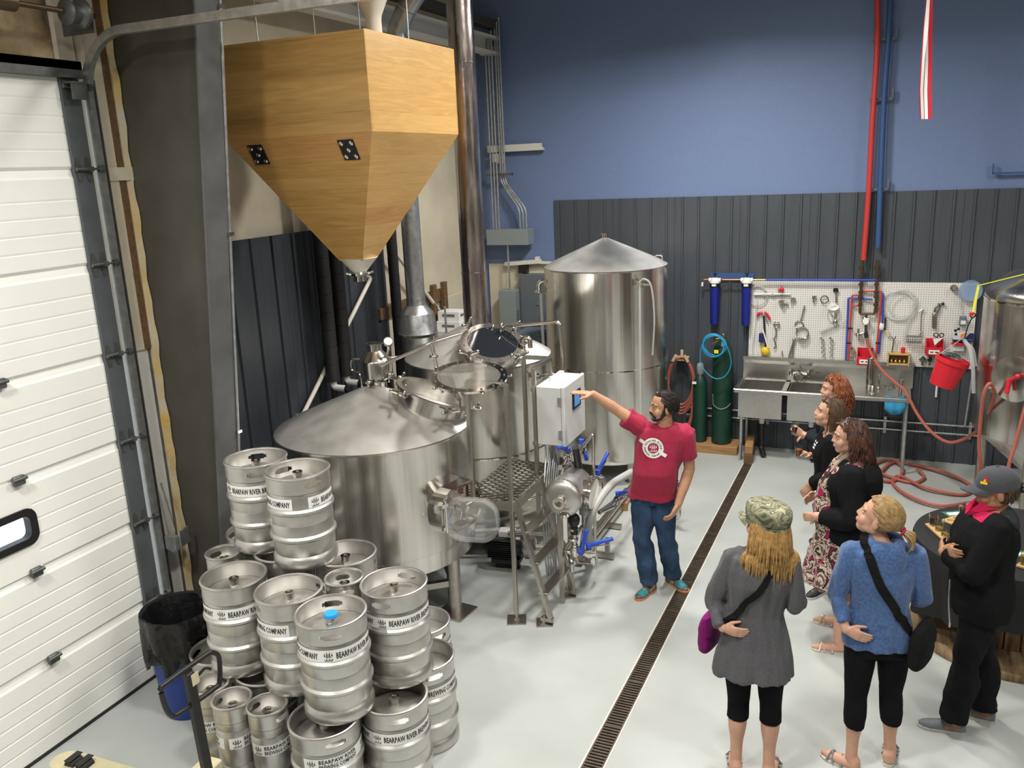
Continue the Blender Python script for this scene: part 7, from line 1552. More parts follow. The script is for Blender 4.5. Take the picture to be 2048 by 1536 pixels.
        while made < n and tries < n*8:
            tries += 1; th = rnd.uniform(0, 2*PI); cz = rnd.uniform(lowest, 1); sr = math.sqrt(max(0, 1-cz*cz)); dl = V((sr*math.cos(th), sr*math.sin(th), cz))
            if dl.y > face_open*(.35+.65*max(0, 1-abs(dl.x)*.2)) and dl.z < .62: continue
            if dl.y > .22 and dl.z < .30: continue
            if dl.y > .45 and dl.z < .78: continue
            if keep and not keep(dl): continue
            p = c0+x*dl.x*R.x+y*dl.y*R.y+z*dl.z*R.z; fl = dl-part*.55; v = x*fl.x+y*fl.y+z*(fl.z-.2); nv_ = nrm(p-c0); v = nrm(v-nv_*v.dot(nv_)); pts = [p-nrm(p-c0)*.010]; ph = rnd.uniform(0, 6.28); L_ = length*rnd.uniform(.8, 1.1); st_ = .022; ns = max(3, int(L_/st_)); side = nrm(V((v.y, -v.x, .01)))
            q = p.copy()
            for i in range(ns):
                v = nrm(v+V((0, 0, -.30))+nrm(V((p-c0).xy.to_3d()) if (p-c0).xy.length > 1e-4 else V((1, 0, 0)))*spread*.12); q = q+v*st_
                e = inside(q)
                if e < 1.02: q = c0+(q-c0)/math.sqrt(e)*1.012
                ql = (q-c0).dot(y); qz = (q-c0).dot(z)
                if qz < .055*k and ql > .018*k and qz > -.22: q = q-y*(ql-.018*k)*.9
                if shoulder:
                    nk = J['neck']; d_ = q-(nk-V((0, 0, .03*k))); ex = (d_.dot(s.r)/(.175*k))**2+(d_.dot(s.f)/(.098*k))**2+(d_.z/(.065*k))**2
                    if ex < 1: q = nk-V((0, 0, .03*k))+d_/math.sqrt(max(ex, .05))*1.02
                pts.append(q+side*wave*math.sin(ph+i*st_*freq)+s.z*wave*.4*math.cos(ph+i*st_*freq*1.3))
            m_ = len(pts); rr = [rad*(.8 if i == 0 else 1)*(1-.90*(i/(m_-1))**2.2) for i in range(m_)]; mb.ring(pts, rr, 6); made += 1
        if cap:
            n0 = 20
            for i in range(0): pass
            i0 = len(mb.v); mb.sphere((0, 0, 0), 1, 22, 16); keepv = {}
            for i in range(i0, len(mb.v)):
                d_ = mb.v[i].copy(); sc = .985
                if d_.y > face_open*.86 and d_.z < .66: sc = .80
                if d_.y > .30 and d_.z < .20: sc = .72
                if d_.z < -.35: sc = .8
                mb.v[i] = c0+x*d_.x*R.x*sc+y*d_.y*R.y*sc+z*d_.z*R.z*sc
        return mb.build('hair', m, s.o, fixn=False)
# ---------------------------------------------------------------- 1. the brewer in the crimson shirt
pm_ = Person('man in crimson t-shirt and jeans raising his right hand towards the control box', (-1.555, 6.42), 1.77, (.16, -1), 1.02, True, 'skin_a')
J = pm_.J; J['pel'] = V((-1.625, 6.40, .90)); J['waist'] = V((-1.60, 6.39, 1.08)); J['chest'] = V((-1.545, 6.385, 1.31)); J['neck'] = V((-1.515, 6.37, 1.475)); J['head'] = V((-1.525, 6.335, 1.632))
J['shR'] = V((-1.695, 6.36, 1.44)); J['elbR'] = V((-1.885, 6.30, 1.585)); J['wrR'] = V((-2.055, 6.20, 1.735)); J['shL'] = V((-1.355, 6.40, 1.405)); J['elbL'] = V((-1.335, 6.44, 1.10)); J['wrL'] = V((-1.395, 6.31, .84))
J['hipR'] = V((-1.70, 6.41, .87)); J['hipL'] = V((-1.54, 6.43, .87)); J['kneeR'] = V((-1.70, 6.34, .48)); J['kneeL'] = V((-1.525, 6.44, .48)); J['ankR'] = V((-1.645, 6.365, .085)); J['ankL'] = V((-1.495, 6.57, .085)); J['toeR'] = nrm((-.30, -1, 0)); J['toeL'] = nrm((.75, -.65, 0))
pm_.face_axes((-.84, -.54, .04), (.10, .06, 1))
pm_.body(handR=dict(d=(-.80, -.40, .16), palm=(-.12, .0, -1), curl=.10, thumb=.9, side=1), handL=dict(d=(-.35, -.45, -.80), palm=(-.8, .2, .3), curl=.55, side=1))
pm_.brows(MATS['hair_dark'])
def neckband(mb):
    pass
sh_ = pm_.top('t_shirt', MATS['crimson_knit'], .014, .88, sleeve=.66, sleeve_r=.020, belly=.05, fold=.020, hem=[(.835, .196, .142, .012)], z1=1.45, seed=3)
pm_.legs_cover('jeans', MATS['denim'], .017, .045, flare=.022, fold=.016, zt=.97)
for n in 'RL': pm_.shoe(n, 'shoe_brown', 'sole_orange', 'shoe_teal')
pm_.hairdo(MATS['hair_dark'], n=380, length=.062, wave=.002, rad=.0085, part=(0, .9, .5), face_open=.66, vol=1.03, shoulder=False, seed=4, lowest=-.22, spread=0)
# beard and moustache
H = J['head']; x, y, z = pm_.hx, pm_.hy, pm_.hz; k = pm_.k; mb = MB()
ellipsoid(mb, H-z*.088*k+y*.050*k, (x, y, z), (.043*k, .038*k, .026*k)); 
for sg in (-1, 1):
    chain(mb, [H-z*.005*k+y*.010*k+x*.066*k*sg, H-z*.045*k+y*.016*k+x*.058*k*sg, H-z*.075*k+y*.035*k+x*.042*k*sg], [.011*k, .017*k, .020*k], 10); chain(mb, [H-z*.043*k+y*.098*k+x*.004*k*sg, H-z*.048*k+y*.090*k+x*.024*k*sg, H-z*.072*k+y*.074*k+x*.034*k*sg], [.0065*k, .008*k, .012*k], 8)
vox(mb, 'beard', MATS['hair_dark'], pm_.o, .005, 1, fold=.004, fs=(90, 90, 90))
# round emblem on the chest: disc with paw and banner, laid on the shirt surface
from mathutils.bvhtree import BVHTree
def project_on(obj, mb, org, u, v, n, lift=.002):
    """lay a flat drawing (already in mb, in plane org,u,v) onto obj along -n"""
    dg = DG(); dg.update(); off = wloc(obj); bv = BVHTree.FromPolygons([w_.co+off for w_ in obj.data.vertices], [list(p.vertices) for p in obj.data.polygons])
    for i, p in enumerate(mb.v):
        hit = bv.ray_cast(p+n*.4, -n, 1.0)
        if hit[0] is not None: mb.v[i] = hit[0]+n*lift
ec = V((-1.585, 6.25, 1.315)); en = nrm((.26, -.96, .10)); eu = nrm(V((0, 0, 1)).cross(en)); ev = en.cross(eu)
ro = -.05
def disc(mb, c, r, n=28, rings=4):
    vs = [c]; fs = []
    for j in range(1, rings+1):
        for q in range(n): t = 2*PI*q/n; vs.append((c[0]+r*j/rings*math.cos(t), c[1]+r*j/rings*math.sin(t)))
    for q in range(n): fs.append([0, 1+q, 1+(q+1) % n])
    for j in range(rings-1):
        for q in range(n): a = 1+j*n; fs.append([a+q, a+n+q, a+n+(q+1) % n, a+(q+1) % n])
    mb.add([ec+eu*p[0]+ev*p[1] for p in vs], fs)
def grid(mb, pts4, nx, ny):
    vs = []
    for j in range(ny+1):
        for i in range(nx+1):
            a = (pts4[0][0]+(pts4[1][0]-pts4[0][0])*i/nx, pts4[0][1]+(pts4[1][1]-pts4[0][1])*i/nx); b = (pts4[3][0]+(pts4[2][0]-pts4[3][0])*i/nx, pts4[3][1]+(pts4[2][1]-pts4[3][1])*i/nx); t = j/ny; q = (a[0]+(b[0]-a[0])*t, a[1]+(b[1]-a[1])*t); vs.append(ec+eu*q[0]+ev*q[1])
    mb.add(vs, [[j*(nx+1)+i, j*(nx+1)+i+1, (j+1)*(nx+1)+i+1, (j+1)*(nx+1)+i] for j in range(ny) for i in range(nx)])
er = .082
mb = MB(); disc(mb, (0, 0), er, 36, 6); project_on(sh_, mb, ec, eu, ev, en, .003); mb.build('emblem_disc', MATS['label_white'], sh_, fixn=False)
mb = MB(); dx, dy = math.cos(-.52), math.sin(-.52); nx_, ny_ = -dy, dx
for s0, s1 in ((-.118, -.06), (.06, .118)): grid(mb, [(dx*s0-nx_*.014, dy*s0-ny_*.014), (dx*s1-nx_*.014, dy*s1-ny_*.014), (dx*s1+nx_*.014, dy*s1+ny_*.014), (dx*s0+nx_*.014, dy*s0+ny_*.014)], 6, 3)
project_on(sh_, mb, ec, eu, ev, en, .0035); mb.build('emblem_banner', MATS['label_white'], sh_, fixn=False, kind='stuff')
mb = MB(); disc(mb, (.002, 0), .043, 24, 5); project_on(sh_, mb, ec, eu, ev, en, .005); mb.build('emblem_centre', MATS['crimson_knit'], sh_, fixn=False)
mb = MB()
for poly in paw2d(.002, 0, .068): mb.add([ec+eu*a+ev*b for a, b in poly], [list(range(len(poly)))])
project_on(sh_, mb, ec, eu, ev, en, .007); mb.build('emblem_paw', MATS['label_white'], sh_, fixn=False, kind='stuff')
mb = MB()
def arc_text(txt, r, a0, a1, size, flip=False):
    for i, ch in enumerate(txt):
        if ch == ' ': continue
        t = a0+(a1-a0)*(i+.5)/len(txt); v2, f2 = text_mesh(ch, size, .8, .0004, 'CENTER', 1); rx, ry = math.cos(t), math.sin(t); tx_, ty_ = (ry, -rx) if not flip else (-ry, rx); ux_, uy_ = (rx, ry) if not flip else (-rx, -ry)
        mb.add([ec+eu*(rx*r+tx_*a+ux_*(b-size*.33))+ev*(ry*r+ty_*a+uy_*(b-size*.33)) for a, b in v2], f2)
arc_text('BEARPAW RIVER', .063, math.radians(160), math.radians(-5), .022); arc_text('BREWING COMPANY', .063, math.radians(175), math.radians(325), .019, True)
project_on(sh_, mb, ec, eu, ev, en, .006); mb.build('emblem_lettering', MATS['ink'], sh_, fixn=False, kind='stuff')
mb = MB(); mb.ring([pm_.J['neck']+pm_.r*.062*math.cos(t)+pm_.f*(.064*math.sin(t)+.012)+V((0, 0, .012-.022*math.sin(t))) for t in [2*PI*q/28 for q in range(28)]], .008, 7, closed=True); mb.build('collar_rib', MATS['crimson_knit'], sh_)
# ---------------------------------------------------------------- hats, bags and straps
def lay_strap(P, garment, pts, w, m, name, parent, lift=.006):
    """flat band following the garment surface between points"""
    off = wloc(garment); bv = BVHTree.FromPolygons([v_.co+off for v_ in garment.data.vertices], [list(p.vertices) for p in garment.data.polygons])
    Q = []; N_ = []
    for p in smooth_path(pts, 8):
        loc, n, _, d = bv.find_nearest(p); Q.append(loc+n*lift); N_.append(n)
    rg = []
    for i, q in enumerate(Q):
        t = nrm(Q[min(i+1, len(Q)-1)]-Q[max(i-1, 0)]); n = N_[i]; b = t.cross(n).normalized(); rg.append([q+b*w/2+n*.003, q-b*w/2+n*.003, q-b*w/2-n*.002, q+b*w/2-n*.002])
    mb = MB(); mb.loft(rg, smooth=False); return mb.build(name, m, parent)
def ball_cap(P, m, brim_m, emblem=None):
    H = P.J['head']; x, y, z = P.hx, P.hy, P.hz; k = P.hk; c = H+z*.030*k-y*.010*k; mb = MB()
    rg = []
    for i in range(9):
        th = PI/2*i/8; rg.append(ell(c+z*(.004+.098*math.sin(th))*k, x, y, max(.086*math.cos(th)**.8, .004)*k, max(.108*math.cos(th)**.8, .004)*k, 28))
    rg = [ell(c-z*.016*k, x, y, .084*k, .106*k, 28)]+rg; mb.loft(rg); cp_ = mb.build('cap', m, P.o)
    mb = MB(); n = 14; up = []; dn = []
    for q in range(n+1):
        t = -1.05+2.1*q/n; a = V((math.sin(t), math.cos(t))); i_ = c+x*.080*k*a.x+y*.098*k*a.y-z*.004*k; o_ = c+x*.082*k*a.x*1.02+y*(.098*a.y+.085*max(0, math.cos(t*1.35)))*k-z*(.012+.035*(a.x**2))*k; up.append((i_, o_))
    vs = [p for ab in up for p in ab]+[p-z*.006 for ab in up for p in ab]; m2 = 2*(n+1)
    fs = [[2*q, 2*q+1, 2*q+3, 2*q+2] for q in range(n)]+[[m2+2*q, m2+2*q+2, m2+2*q+3, m2+2*q+1] for q in range(n)]+[[2*q+1, m2+2*q+1, m2+2*q+3, 2*q+3] for q in range(n)]+[[0, m2, m2+1, 1], [2*n, 2*n+1, m2+2*n+1, m2+2*n]]
    mb.add(vs, fs, True); mb.build('brim', brim_m, cp_)
    MB().sphere(c+z*.103*k, .008*k, 8, 6).build('button', m, cp_)
    return cp_, c
def soft_cap(P, m):
    H = P.J['head']; x, y, z = P.hx, P.hy, P.hz; k = P.hk; c = H+z*.034*k-y*.012*k; mb = MB(); rg = []
    for zz, a, b, sh in ((-.022, .090, .112, 0), (.012, .091, .113, 0), (.018, .095, .117, 0), (.045, .098, .120, .0), (.070, .097, .118, .002), (.086, .086, .106, .004), (.096, .058, .074, .004), (.098, .01, .012, .004)): rg.append(ell(c+z*zz*k+y*sh*k, x, y, a*k, b*k, 30, 2.2))
    mb.loft(rg); cp_ = mb.build('cap', m, P.o)
    mb = MB(); rg = [ell(c-z*.012*k, x, y, .0925*k, .1145*k, 30, 2.2), ell(c+z*.010*k, x, y, .0935*k, .1155*k, 30, 2.2)]; mb.loft(rg, caps=False); mb.build('cap_band', m, cp_)
    mb = MB(); n = 12; up = []
    for q in range(n+1): t = -.95+1.9*q/n; sx_, cx_ = math.sin(t), math.cos(t); up.append((c+x*.088*k*sx_+y*.110*k*cx_-z*.016*k, c+x*.088*k*sx_+y*(.110*cx_+.075*max(0, math.cos(t*1.5)))*k-z*(.030+.02*sx_**2)*k))
    vs = [p for ab in up for p in ab]+[p-z*.006 for ab in up for p in ab]; m2 = 2*(n+1); fs = [[2*q, 2*q+1, 2*q+3, 2*q+2] for q in range(n)]+[[m2+2*q, m2+2*q+2, m2+2*q+3, m2+2*q+1] for q in range(n)]+[[2*q+1, m2+2*q+1, m2+2*q+3, 2*q+3] for q in range(n)]
    mb.add(vs, fs, True); mb.build('brim', m, cp_)
def pocket_bag(name, label, c, u, w, h, d, m, strapm=None):
    """soft handbag: rounded body, flap"""
    u = nrm(u); n = u.cross(V((0, 0, 1))).normalized(); z = V((0, 0, 1)); o = thing(name, label, 'handbag', V(c)-z*h/2)
    mb = MB(); rg = []
    for t, a, b in ((-.5, .80, .55), (-.42, .95, .85), (-.2, 1.0, 1.0), (.1, .98, .92), (.35, .93, .7), (.48, .85, .45), (.5, .7, .3)): rg.append(ell(V(c)+z*h*t, u, n, w/2*a, d/2*b, 20, 3))
    mb.loft(rg); b_ = mb.build('bag_body', m, o)
    mb = MB(); rg = [ell(V(c)+z*h*t+n*.004, u, n, w/2*a, d/2*b, 20, 3) for t, a, b in ((.02, 1.0, 1.02), (.2, 1.02, 1.03), (.36, .97, .82), (.5, .88, .50), (.52, .6, .3))]; mb.loft(rg); mb.build('bag_flap', m, b_); return o
def beer_in_hand(p, m, label): return beer(V(p), m, .7, label)
# ---------------------------------------------------------------- 2. red-haired woman
A_ = Person('woman with curly red hair in a dark jacket, standing farthest back by the sink', (-.31, 7.66), 1.63, (-1, -.12), 1.12, False, 'skin_b')
J = A_.J; J['head'] = V((-.34, 7.655, 1.512)); A_.face_axes((-1, -.28, .05))
J['elbL'] = V((-.40, 7.50, 1.06)); J['wrL'] = V((-.56, 7.53, 1.12)); J['elbR'] = V((-.36, 7.86, 1.06)); J['wrR'] = V((-.55, 7.78, 1.02))
A_.body(handL=dict(d=(-.8, -.1, .45), palm=(-.3, .9, .1), curl=.9, side=1), handR=dict(d=(-.6, -.6, .1), palm=(.2, -.5, -.6), curl=.7, side=1), size=.0056)
A_.brows(MATS['hair_red']); A_.top('jacket', MATS['navy_jacket'], .022, .78, sleeve=1.9, sleeve_r=.012, fold=.012, z1=1.44, seed=8); A_.legs_cover('trousers', MATS['dark_trousers'], .012, .08)
for n in 'RL': A_.shoe(n, 'shoe_black', 'shoe_black')
A_.hairdo(MATS['hair_red'], n=520, length=.23, wave=.014, freq=80, rad=.0072, part=(0, .6, .8), spread=.7, vol=1.12, seed=11, face_open=.60)
ga = ony(1608, 858, 7.50); beer_in_hand((-.635, 7.53, 1.125), 'beer_dark', 'beer taster of dark beer held by the red-haired woman')
# ---------------------------------------------------------------- 3. brown-haired woman
B_ = Person('woman with long brown hair in a black jacket with white chest print, holding amber beer', (-.30, 6.84), 1.65, (-1, -.08), 1.0, False, 'skin_b')
J = B_.J; J['head'] = V((-.325, 6.825, 1.535)); J['neck'] += V((.01, 0, 0)); B_.face_axes((-.98, -.18, .20)); J['ankL'] = V((-.31, 6.80, .085)); J['toeL'] = nrm((-.55, -.84, 0)); J['ankR'] = V((-.34, 6.95, .085))
J['elbR'] = V((-.33, 7.02, 1.08)); J['wrR'] = V((-.455, 6.86, 1.16)); J['elbL'] = V((-.30, 6.66, 1.06)); J['wrL'] = V((-.44, 6.70, .97))
B_.body(handR=dict(d=(-.55, -.55, .45), palm=(-.4, -.4, -.2), curl=.95, side=1), handL=dict(d=(-.45, .0, -.8), palm=(.3, .9, 0), curl=.6, side=1), size=.0054)
B_.brows(MATS['hair_brown']); jb = B_.top('jacket', MATS['black_fleece'], .018, .80, sleeve=1.85, sleeve_r=.008, fold=.012, z1=1.42, seed=5); B_.legs_cover('trousers', MATS['black_tights'], .010, .07)
for n in 'RL': B_.shoe(n, 'shoe_black', 'sole_white')
B_.hairdo(MATS['hair_brown'], n=480, length=.38, wave=.005, freq=30, rad=.0068, part=(0, .6, .9), spread=.15, vol=1.05, seed=12, face_open=.60)
mb = MB(); c = V((-.47, 6.74, 1.30)); n_ = nrm((-.8, -.6, .1)); u_ = nrm(V((0, 0, 1)).cross(n_)); v_ = n_.cross(u_)
for i in range(3): mb.add([c+u_*a+v_*(b-.025*i) for a, b in ((-.035, 0), (.03-.01*i, 0), (.03-.01*i, .016), (-.035, .016))], [[0, 1, 2, 3]])
project_on(jb, mb, c, u_, v_, n_, .004); mb.build('white_print', MATS['label_white'], jb, fixn=False, kind='stuff')
beer_in_hand((-.535, 6.785, 1.17), 'beer_amber', 'beer taster of amber beer held by the brown-haired woman')
# ---------------------------------------------------------------- 4. woman in black fleece and floral dress
C_ = Person('woman in a black fleece jacket over a long floral dress, in gold sandals', (-.13, 6.12), 1.69, (-1, -.05), 1.30, False, 'skin_b')
J = C_.J; J['head'] = V((-.155, 6.11, 1.575)); C_.face_axes((-1, -.20, -.02)); J['ankL'] = V((-.14, 5.92, .085)); J['ankR'] = V((-.16, 6.29, .085)); J['toeL'] = nrm((-1, -.10, 0)); J['toeR'] = nrm((-1, .1, 0))
J['shL'] = V((-.12, 5.93, 1.36)); J['shR'] = V((-.12, 6.29, 1.37)); J['elbL'] = V((-.09, 5.83, 1.06)); J['wrL'] = V((-.335, 5.93, 1.03)); J['elbR'] = V((-.10, 6.40, 1.06)); J['wrR'] = V((-.36, 6.30, 1.05))
C_.body(handL=dict(d=(-.75, .45, -.35), palm=(.45, .85, 0), curl=.45, side=1), handR=dict(d=(-.6, -.6, -.2), palm=(.5, -.4, 0), curl=.45, side=1), size=.0056)
C_.brows(MATS['hair_brown'])
C_.top('floral_dress', MATS['floral'], .012, .88, sleeve=.3, z1=1.40, belly=.10, fold=.020, fs=(10, 10, 1.5), hem=[(.50, .29, .26, .04), (.58, .28, .245, .04), (.70, .265, .22, .035), (.80, .255, .195, .025)], seed=2)
C_.top('fleece_jacket', MATS['black_fleece'], .034, .78, sleeve=1.86, sleeve_r=.016, z1=1.44, fold=.016, belly=.05, shift=-.035, hem=[(.68, .285, .185, -.0)], seed=6)
mb = MB()
for sg in (-1, 1): mb.ring(smooth_path([C_.J['neck']+C_.f*.03+C_.r*.05*sg+V((0, 0, .02)), C_.J['neck']+C_.f*.105+C_.r*.05*sg-V((0, 0, .06)), C_.J['chest']+C_.f*.155+C_.r*.075*sg-V((0, 0, .04))], 6), [.017]*6+[.014]*7, 8)
mb.build('cardigan_lapels', MATS['beige_top'], C_.o, kind='stuff')
for n in 'RL': C_.sandal(n)
C_.hairdo(MATS['hair_auburn'], n=520, length=.31, wave=.010, freq=50, rad=.0075, part=(0, .6, .8), spread=.5, vol=1.09, seed=21, face_open=.60)
mb = MB(); mb.sphere(V((-.27, 5.875, 1.28)), (.012, .006, .006), 8, 6); mb.build('chest_logo', MATS['gas_green'], C_.o)
# ---------------------------------------------------------------- 5. woman in grey cardigan with camouflage cap
D_ = Person('woman in a grey cardigan and camouflage cap seen from behind', (-.545, 4.42), 1.70, (-.12, 1), .97, False, 'skin_b')
J = D_.J; J['head'] = V((-.505, 4.43, 1.565)); D_.face_axes((-.80, .58, .10)); J['neck'] = V((-.515, 4.41, 1.43)); J['chest'] = V((-.525, 4.42, 1.27))
J['shL'] = V((-.675, 4.42, 1.365)); J['shR'] = V((-.365, 4.45, 1.375)); J['elbL'] = V((-.765, 4.39, 1.09)); J['wrL'] = V((-.70, 4.30, .985)); J['elbR'] = V((-.325, 4.44, 1.12)); J['wrR'] = V((-.37, 4.62, 1.10))
J['ankL'] = V((-.625, 4.40, .085)); J['ankR'] = V((-.44, 4.42, .085)); J['kneeL'] = V((-.622, 4.43, .47)); J['kneeR'] = V((-.445, 4.45, .47)); J['toeL'] = nrm((-.25, 1, 0)); J['toeR'] = nrm((.15, 1, 0))
D_.body(handL=dict(d=(.85, -.15, -.05), palm=(.1, .95, .2), curl=.35, side=1), handR=dict(d=(-.4, .8, .2), palm=(-.6, -.1, -.5), curl=.6, side=1), size=.0054)
cd_ = D_.top('cardigan', MATS['grey_knit'], .014, .88, sleeve=1.93, sleeve_r=.004, z1=1.44, fold=.022, fs=(13, 13, 1.6), hem=[(.69, .218, .165, -.02), (.74, .212, .158, -.015), (.80, .205, .148, -.01)], seed=9)
D_.legs_cover('capri_leggings', MATS['black_tights'], .008, .36, fold=.004)
for n in 'RL': D_.sandal(n, 'shoe_grey')
D_.hairdo(MATS['hair_blond'], n=760, length=.27, wave=.004, freq=28, rad=.0062, part=(0, .1, 1), spread=.12, vol=1.05, seed=31, face_open=.60)
soft_cap(D_, MATS['camo'])
bg = pocket_bag('shoulder_bag', 'magenta shoulder bag on the left hip of the woman in grey', (-.80, 4.47, .86), (.25, 1, 0), .22, .22, .09, MATS['magenta_bag'])
lay_strap(D_, cd_, [V((-.42, 4.50, 1.45)), V((-.44, 4.33, 1.38)), V((-.52, 4.27, 1.22)), V((-.64, 4.27, 1.08)), V((-.74, 4.35, .98)), V((-.78, 4.42, .93))], .036, MATS['black_leather'], 'bag_strap', bg)
# ---------------------------------------------------------------- 6. woman in blue hoodie
E_p = Person('blonde woman in a blue hooded sweatshirt and black capri leggings seen from behind', (.09, 4.70), 1.69, (-.25, .97), .96, False, 'skin_b')
J = E_p.J; J['head'] = V((.055, 4.73, 1.565)); E_p.face_axes((-.90, .18, .32)); J['neck'] = V((.085, 4.71, 1.435)); J['chest'] = V((.085, 4.71, 1.27))
J['shL'] = V((-.075, 4.68, 1.365)); J['shR'] = V((.245, 4.74, 1.375)); J['elbL'] = V((-.140, 4.65, 1.10)); J['wrL'] = V((-.075, 4.555, .955)); J['elbR'] = V((.30, 4.76, 1.10)); J['wrR'] = V((.21, 4.92, 1.08))
J['ankL'] = V((-.005, 4.66, .085)); J['ankR'] = V((.20, 4.80, .085)); J['kneeL'] = V((-.0, 4.69, .47)); J['kneeR'] = V((.185, 4.78, .47)); J['toeL'] = nrm((-.85, .35, 0)); J['toeR'] = nrm((.1, 1, 0))
E_p.body(handL=dict(d=(.88, -.10, -.28), palm=(.05, .95, .1), curl=.30, side=1), handR=dict(d=(-.4, .7, .2), palm=(-.6, -.1, -.5), curl=.6, side=1), size=.0054)
E_p.brows(MATS['hair_ash'])
def hoodx(mb):
    n0 = J['neck']; f, r_ = E_p.f, E_p.r
    mb.ring(smooth_path([n0+r_*.085*math.cos(t)+f*(.075*math.sin(t)-.012)+V((0, 0, .0+.015*math.sin(t))) for t in [2*PI*q/16 for q in range(16)]], 2, True), .028, 10, closed=True)
    mb.loft([ell(n0-f*yy+V((0, 0, zz)), r_, V((0, 0, 1)), a, b, 18) for yy, zz, a, b in ((.02, -.02, .06, .03), (.07, -.03, .10, .045), (.105, -.06, .115, .07), (.125, -.10, .08, .06), (.130, -.13, .03, .03))])
hd_ = E_p.top('hoodie', MATS['blue_heather'], .018, .88, sleeve=1.80, sleeve_r=.006, z1=1.44, fold=.018, hem=[(.825, .184, .130, -.005)], extra=hoodx, seed=14)
E_p.legs_cover('capri_leggings', MATS['black_tights'], .009, .285, fold=.004)
for n in 'RL': E_p.sandal(n, 'shoe_grey')
# hair drawn back into a low tail
mb = MB(); H = J['head']; x, y, z = E_p.hx, E_p.hy, E_p.hz; k = E_p.hk; c0 = H+z*.024*k-y*.012*k; Rr = V((.080*k, .102*k, .092*k)); tie = c0-y*.112*k-z*.035*k; rnd = random.Random(44)
for i in range(230):
    th = rnd.uniform(0, 2*PI); cz = rnd.uniform(-.25, 1); sr = math.sqrt(1-cz*cz); dl = V((sr*math.cos(th), sr*math.sin(th), cz))
    if dl.y > .58 and dl.z < .62: continue
    if dl.y > .2 and dl.z < .08: continue
    p = c0+x*dl.x*Rr.x+y*dl.y*Rr.y+z*dl.z*Rr.z; pts = []
    for j in range(9):
        t = j/8; q = p.lerp(tie, t); q_ = q-c0; e = math.sqrt((q_.dot(x)/Rr.x)**2+(q_.dot(y)/Rr.y)**2+(q_.dot(z)/Rr.z)**2)
        pts.append(c0+q_/max(e, .05)*(1.0+.01*math.sin(i)) if e < 1 and j < 8 else q)
    mb.ring(pts, [.0085]*8+[.006], 6)
i0 = len(mb.v); mb.sphere((0, 0, 0), 1, 22, 16)
for i in range(i0, len(mb.v)):
    d_ = mb.v[i].copy(); sc = .985
    if d_.y > .5 and d_.z < .66: sc = .8
    if d_.y > .2 and d_.z < .15: sc = .72
    mb.v[i] = c0+x*d_.x*Rr.x*sc+y*d_.y*Rr.y*sc+z*d_.z*Rr.z*sc
for i in range(46):
    a = rnd.uniform(0, 6.28); r0 = rnd.uniform(0, .026); b0 = tie-y*.01; mb.ring(smooth_path([b0+x*r0*.4*math.cos(a)+z*r0*.4*math.sin(a), b0-y*.045+x*r0*1.25*math.cos(a)+z*r0*1.25*math.sin(a)-V((0, 0, .01)), b0-y*.055+x*r0*1.3*math.cos(a)-V((0, 0, .05-r0*.8*math.sin(a))), b0-y*.035+x*r0*.9*math.cos(a)-V((0, 0, .095))], 4), [.006]*10+[.004, .003, .002], 5)
mb.build('hair', MATS['hair_ash'], E_p.o, fixn=False)
MB().torus(tie-y*.006, .019, .008, y, 16, 8).build('hair_tie', MATS['pink_shirt'], E_p.o)
bg = pocket_bag('shoulder_bag', 'black shoulder bag on the right hip of the woman in the blue hoodie', (.315, 4.70, .86), (.35, 1, 0), .26, .24, .10, MATS['black_leather'])
lay_strap(E_p, hd_, [V((.0, 4.74, 1.46)), V((.02, 4.60, 1.40)), V((.08, 4.56, 1.25)), V((.16, 4.57, 1.12)), V((.24, 4.60, 1.02)), V((.29, 4.66, .95))], .048, MATS['black_leather'], 'bag_strap', bg)
# ---------------------------------------------------------------- 7. woman in cap with crossed arms
F_ = Person('woman in a grey baseball cap and pink collar with crossed arms beside the spool table', (.655, 5.35), 1.71, (-1, -.10), 1.20, False, 'skin_tan')
J = F_.J; J['head'] = V((.675, 5.345, 1.565)); F_.face_axes((-.98, -.12, -.10)); J['ankL'] = V((.56, 5.23, .085)); J['ankR'] = V((.74, 5.42, .085)); J['kneeL'] = V((.60, 5.26, .47)); J['kneeR'] = V((.70, 5.42, .47)); J['toeL'] = nrm((-1, -.05, 0)); J['toeR'] = nrm((-1, .15, 0))
J['elbL'] = V((.585, 5.14, 1.10)); J['wrL'] = V((.43, 5.32, 1.15)); J['elbR'] = V((.60, 5.57, 1.11)); J['wrR'] = V((.455, 5.30, 1.18))
F_.body(handL=dict(d=(-.1, .9, .15), palm=(.9, .1, 0), curl=.5, side=1), handR=dict(d=(.15, -.85, .12), palm=(.85, -.2, 0), curl=.85, side=1), size=.0054)
F_.top('pink_shirt', MATS['pink_shirt'], .004, .88, sleeve=.4, z1=1.46, fold=.006, seed=17)
mb = MB()
for sg in (-1, 1): mb.loft([[F_.J['neck']+F_.r*sg*a+F_.f*b+V((0, 0, c_)) for a, b, c_ in q] for q in (((.065, -.02, .02), (.062, -.02, .07), (.056, -.02, .07), (.058, -.02, .02)), ((.055, .07, -.01), (.050, .065, .05), (.044, .06, .05), (.048, .065, -.01)), ((.02, .13, -.06), (.045, .12, -.01), (.04, .115, -.01), (.015, .125, -.06)))], smooth=False)
mb.build('shirt_collar', MATS['pink_shirt'], F_.o, kind='stuff')
